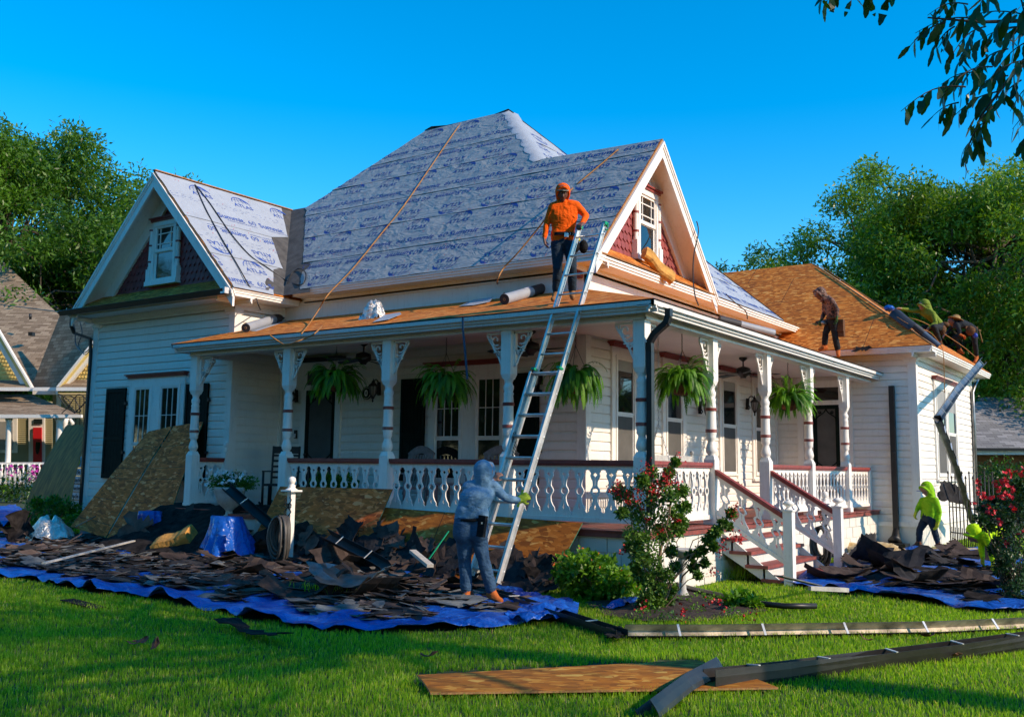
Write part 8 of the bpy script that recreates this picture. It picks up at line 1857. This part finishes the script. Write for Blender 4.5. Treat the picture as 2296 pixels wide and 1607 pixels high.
# man in blue steadying the ladder, seen from behind
pb = gr(1100, 1352, .08); w0b = depth(pb)+.08
def q2(x, y, dd=0): return atw(x, y, w0b+dd)
S2 = []; s2 = 1.0
torso(S2, 'lightblue', q2(1048, 1091, .10), q2(1104, 1089, .14), q2(1067, 1120, -.02), q2(1041, 1150), q2(1073, 1148), q2(1037, 1184), q2(1073, 1182), 'jean2', bulk=1.0)
[limb(S2, 'lightblue', (q2(x+2, 1146), q2(x, 1161)), (.102, .106)) for x in (1040, 1049, 1058, 1066, 1074)]
limb(S2, 'jean2', (q2(1040, 1172, -.02), q2(1038, 1195, -.04)), (.115, .115)); limb(S2, 'jean2', (q2(1072, 1172, -.02), q2(1073, 1193, -.04)), (.112, .115))
arm(S2, 'lightblue', q2(1107, 1090, .14), q2(1131, 1114, .14), q2(1163, 1122, .25), bulk=1.05); arm(S2, 'lightblue', q2(1050, 1090, .12), q2(1068, 1100, .45), q2(1108, 1078, .58))
hand(S2, 'glove', q2(1162, 1122, .25), q2(1178, 1113, .27), Z_*-.3+FH*.9, .85, 1.25); hand(S2, 'skin', q2(1106, 1078, .58), q2(1115, 1066, .58), CH*.6+FH*.5, .6, 1.0)
leg(S2, 'jean2', 'orboot', q2(1041, 1190), q2(1042, 1262, .06), q2(1046, 1326, .02), q2(1050, 1340, .16), bulk=1.08, flare=1.15); leg(S2, 'jean2', 'orboot', q2(1071, 1190), q2(1084, 1255, -.02), q2(1103, 1325, -.0), q2(1122, 1346, -.03), bulk=1.08, flare=1.15)
head(S2, q2(1089, 1057, .16), FH*.75+CH*.5-Z_*.12, Z_, 'skin', 'lightblue', 1.0, .118); t2 = figure('man in faded blue hoodie and jeans seen from behind, steadying the ladder', pb, S2, .009, .008, 2)
mb = MB(); c = q2(1081, 1178, -.15); d_ = (Z_+CH*.12).normalized()
for k, (z0_, z1_, w_) in enumerate(((-.12, .0, .088), (.0, .11, .094))): mb.bar(c+d_*z0_, c+d_*z1_, w_, .05, 0, (0, 1, 0))
mb.bar(c+TC*.03+Z_*.03-CH*.01, c+TC*.03+Z_*.03+CH*.012, .004, .018, 1); mb.build('phone_pouch', ['beltblack', 'alu'], t2)
mb = MB(); mb.tube([q2(1020, 1163, .03), q2(1035, 1166, -.115), q2(1060, 1166, -.13), q2(1085, 1163, -.09), q2(1094, 1160, .03)], .014, 6, sq=1.4); mb.build('belt', 'beltblack', t2)

# man in camouflage on the side porch roof
pc = pB(1882, 798); w0c = depth(Vector((-5.95, 19.3, 3.9)))
pc = at(1882, 798, 0, -5.95); w0c = depth(pc)
def q3(x, y, dd=0): return atw(x, y, w0c+dd)
S3 = []; sc3 = 1.0
torso(S3, 'camo', q3(1852, 673, .14), q3(1862, 673, -.12), q3(1862, 690), q3(1863, 708, .08), q3(1868, 708, -.08), q3(1864, 722, .09), q3(1870, 722, -.08), 'blackpants', sc3, bulk=.95)
arm(S3, 'camo', q3(1864, 674, -.16), q3(1877, 694, -.20), q3(1876, 709, -.22)); arm(S3, 'camo', q3(1850, 676, .16), q3(1848, 702, .18), q3(1842, 716, .12))
hand(S3, 'dglove', q3(1876, 709, -.22), q3(1876, 718, -.22), CH*-.8, .4, 1.15); hand(S3, 'dglove', q3(1842, 716, .12), q3(1838, 722, .10), CH*.6-Z_*.3, .8, 1.15)
leg(S3, 'blackpants', 'orboot', q3(1861, 724, .08), q3(1851, 747, .06), q3(1849, 774, .10), q3(1838, 783, .06), bulk=.95, flare=1.2); leg(S3, 'blackpants', 'orboot', q3(1870, 724, -.08), q3(1872, 752, -.10), q3(1879, 786, -.10), q3(1880, 797, -.22), bulk=.95, flare=1.2)
head(S3, q3(1836, 659, 0), CH*-.85-Z_*.5+TC*.15, Z_+CH*-.5, 'skindark', 'camo', .98); limb(S3, 'camo', (q3(1842, 664), q3(1856, 674)), (.08, .10)); t3 = figure('man in camouflage hoodie with tool pouch walking on the side porch roof', pc, S3, .011, .006, 3)
mb = MB(); c = q3(1884, 728, -.12); mb.bar(c-Z_*.14, c+Z_*.10, .15, .13, 0, (0, 1, 0)); mb.bar(c+CH*.02-Z_*.24, c+CH*.02-Z_*.12, .12, .10, 0, (0, 1, 0)); mb.tube([q3(1852, 712, -.15), q3(1870, 713, -.20), q3(1884, 708, -.1)], .02, 6); mb.build('tool_pouch', 'leather', t3)
mb = MB(); mb.tube([q3(1840, 722, .08), q3(1852, 726, -.02)], .028, 8); mb.ball(q3(1846, 724, .0), .05, 8); mb.build('nail_gun', 'gutter_grey', t3)

# worker in olive green crouching on the far hip
pd = at(2101, 777, 0, -4.80); w0d = depth(pd)
def q4(x, y, dd=0): return atw(x, y, w0d+dd)
S4 = []
torso(S4, 'olive', q4(2068, 697, .14), q4(2088, 700, -.14), q4(2086, 708), q4(2102, 722, .08), q4(2104, 724, -.08), q4(2104, 733, .1), q4(2108, 734, -.1), 'blackpants', bulk=1.0)
arm(S4, 'olive', q4(2066, 697, .14), q4(2044, 696, .12), q4(2020, 692, .06)); arm(S4, 'olive', q4(2092, 703, -.16), q4(2098, 724, -.26), q4(2082, 735, -.28))
hand(S4, 'skin', q4(2020, 692, .06), q4(2008, 690, .02), Z_*-1, .35, 1.1); hand(S4, 'skin', q4(2082, 735, -.28), q4(2077, 743, -.30), CH*-.8, .35, 1.15)
leg(S4, 'blackpants', 'brownboot', q4(2104, 734, .1), q4(2070, 735, .1), q4(2086, 757, .18), q4(2078, 765, .1)); leg(S4, 'blackpants', 'brownboot', q4(2108, 736, -.1), q4(2094, 733, -.38), q4(2107, 765, -.22), q4(2094, 776, -.28))
head(S4, q4(2070, 686, 0), CH*-.8-Z_*.6, Z_*.8+CH*-.5, 'skin', 'olive', 1.02, .122); limb(S4, 'olive', (q4(2074, 690), q4(2082, 700)), (.09, .11)); t4 = figure('worker in olive green hoodie crouching on the far hip unrolling underlayment', pd, S4, .011, .006, 4)
mb = MB(); mb.ball(q4(2112, 740, -.15), .12, 10, 0, (.8, .7, 1), .08); mb.ball(q4(2118, 728, .0), .11, 10, 0, (1, .7, .6), .08); mb.build('tool_pouch', 'leather', t4)
# dark-clothed worker bending at the far eave
pe = at(2188, 810, 0, -4.70); w0e = depth(pe)
def q5(x, y, dd=0): return atw(x, y, w0e+dd)
S5 = []
torso(S5, 'darkshirt', q5(2140, 727, .15), q5(2145, 728, -.15), q5(2158, 724), q5(2174, 732, .08), q5(2176, 733, -.08), q5(2182, 740, .1), q5(2184, 741, -.1), 'blackpants', bulk=1.0)
arm(S5, 'darkshirt', q5(2138, 728, .16), q5(2131, 738, .2), q5(2122, 748, .1)); arm(S5, 'darkshirt', q5(2146, 730, -.16), q5(2152, 742, -.26), q5(2150, 752, -.28))
hand(S5, 'skin', q5(2122, 748, .1), q5(2116, 753, .1), Z_*-1, .5, 1.1); hand(S5, 'orboot', q5(2152, 750, -.28), q5(2158, 752, -.28), CH*-.8, .6, 1.3)
leg(S5, 'blackpants', 'orboot', q5(2180, 744, .1), q5(2141, 757, .0), q5(2151, 783, .1), q5(2160, 791, .0)); leg(S5, 'blackpants', 'orboot', q5(2184, 745, -.1), q5(2186, 770, -.16), q5(2190, 799, -.1), q5(2186, 811, -.2))
head(S5, q5(2134, 722, 0), CH*-.75-Z_*.65, Z_*.6+CH*-.6, 'skindark', None, 1.0); limb(S5, 'skindark', (q5(2136, 724), q5(2143, 727)), (.05, .06)); t5 = figure('worker in dark clothes and tan hat bending over at the far eave', pe, S5, .011, .006, 5)
mb = MB(); mb.lathe([(.20, 0), (.19, .012), (.11, .02), (.095, .09), (.05, .12), (.01, .125)], q5(2143, 716, 0), 16, 0, (FH, (CH*.35+Z_*.94).cross(FH)*-1, (CH*.35+Z_*.94).normalized())); mb.build('sun_hat', 'straw', t5)
mb = MB(); mb.ball(q5(2176, 741, -.22), .13, 10, 0, (.9, .6, 1), .08); mb.bar(q5(2165, 734, -.2), q5(2192, 736, -.1), .03, .07); mb.build('tool_belt', 'leather', t5); mb = MB(); mb.tube([q5(2196, 742, -.1), q5(2203, 768, -.1)], .014, 6); mb.bar(q5(2194, 740, -.1), q5(2199, 741, -.1), .035, .035); mb.build('hammer', 'straw', t5)
mb = MB(); mb.ball(q5(2186, 752, -.22), .07, 8, 0, (1, .5, 1)); mb.build('knee_pad', 'inkb', t5)
# sheet and roll on the hip between them
roll(at(2104, 776, 0, -4.48), hipP(2046, 735, .12), .07, 'blue-grey underlayment roll lying down the far hip', mat='strap')
mb = MB(); V = []; path = [(2000, 690), (2020, 705), (2038, 722), (2052, 740), (2066, 756)]
for i, (x, y) in enumerate(path):
    for j in range(5): t = j/4; V.append(hipP(min(x, 2044), y, .03)+Vector((-.10+.30*t, -.02+.1*t, .13*sin(pi*t)*(1-i*.16)+.03*(i == 0))))
mb.add(V, [(i*5+j, i*5+j+1, i*5+j+6, i*5+j+5) for i in range(4) for j in range(4)], 0, True); o = mb.build('underlayment_sheet', 'rolldark'); o.modifiers.new('s', 'SOLIDIFY').thickness = .006; tag(o, 'dark curled underlayment sheet below the crouching worker hand', 'underlayment')
mb = MB(); mb.ball(hipP(1990, 686, .14), .12, 10, 0, (1, 1, .6), .1); tag(mb.build('blue_bucket_cloth', 'tarp'), 'small blue cloth bundle at the upper end of the curled sheet', 'cloth')

# man in lime green by the fence
pg = gr(2080, 1240); w0g = depth(pg)
def q6(x, y, dd=0): return atw(x, y, w0g+dd)
S6 = []
torso(S6, 'lime', q6(2072, 1121, .15), q6(2094, 1121, -.12), q6(2083, 1132), q6(2078, 1150, .1), q6(2088, 1150, -.1), q6(2077, 1160, .1), q6(2087, 1160, -.1), 'jean1', bulk=1.05)
[limb(S6, 'lime', (q6(x, 1142, d), q6(x-1, 1158, d)), (.11, .112)) for x, d in ((2078, .1), (2081, .05), (2085, -.03), (2089, -.09))]
arm(S6, 'lime', q6(2097, 1122, -.14), q6(2106, 1146, -.18), q6(2104, 1168, -.22), bulk=1.15); arm(S6, 'lime', q6(2069, 1122, .15), q6(2059, 1136, .16), q6(2055, 1145, .1), bulk=1.1)
hand(S6, 'glove', q6(2104, 1168, -.22), q6(2101, 1179, -.22), CH*-.8, .3, 1.25); hand(S6, 'glove', q6(2055, 1145, .1), q6(2052, 1153, .1), CH*.7, .6, 1.25)
leg(S6, 'jean1', 'brownboot', q6(2076, 1163, .1), q6(2062, 1187, .08), q6(2060, 1214, .12), q6(2049, 1224, .06)); leg(S6, 'jean1', 'brownboot', q6(2088, 1163, -.1), q6(2095, 1188, -.1), q6(2103, 1218, -.1), q6(2108, 1228, -.2))
head(S6, q6(2075, 1097, 0), CH*-.8-Z_*.55+TC*.3, Z_+CH*-.4, 'skin', 'lime', 1.04, .125); t6 = figure('man in lime green hoodie and gloves walking bent by the far house corner', pg, S6, .011, .007, 6)
mb = MB(); c = q6(2068, 1096, -.03); mb.poly([c+CH*(-.06-.05*cos(a))+TC*(.07*sin(a))+Z_*(-.03) for a in [i*pi/8 for i in range(-4, 5)]], .012, (0, 0, 1)); mb.build('cap_brim', 'inkb', t6)
# fluorescent worker bending behind the roses
ph = gr(2235, 1290); w0h = depth(ph)
def q7(x, y, dd=0): return atw(x, y, w0h+dd)
S7 = []
torso(S7, 'hivis', q7(2204, 1194, .14), q7(2212, 1196, -.14), q7(2224, 1192), q7(2244, 1198, .08), q7(2246, 1200, -.08), q7(2254, 1210, .1), q7(2256, 1210, -.1), 'jean1', bulk=1.15)
arm(S7, 'hivis', q7(2204, 1198, .16), q7(2200, 1226, .16), q7(2203, 1248, .1), bulk=1.1); arm(S7, 'hivis', q7(2212, 1200, -.18), q7(2222, 1232, -.2), q7(2226, 1258, -.2), bulk=1.1)
hand(S7, 'glove', q7(2203, 1248, .1), q7(2203, 1258, .1), CH*.7, .5, 1.2); hand(S7, 'glove', q7(2226, 1258, -.2), q7(2226, 1268, -.2), CH*-.7, .5, 1.2)
leg(S7, 'jean1', 'brownboot', q7(2254, 1212, .1), q7(2248, 1245, .1), q7(2252, 1276, .1), q7(2242, 1286, .1)); leg(S7, 'jean1', 'brownboot', q7(2257, 1212, -.1), q7(2258, 1248, -.1), q7(2264, 1280, -.1), q7(2254, 1290, -.1))
head(S7, q7(2182, 1199, 0), CH*-.6-Z_*.9, Z_*.5+CH*-.9, 'skin', 'hivis', 1.05, .128); limb(S7, 'hivis', (q7(2188, 1197), q7(2204, 1194)), (.10, .12)); figure('worker in fluorescent yellow-green hood bending down behind the rose bush', ph, S7, .011, .007, 7)
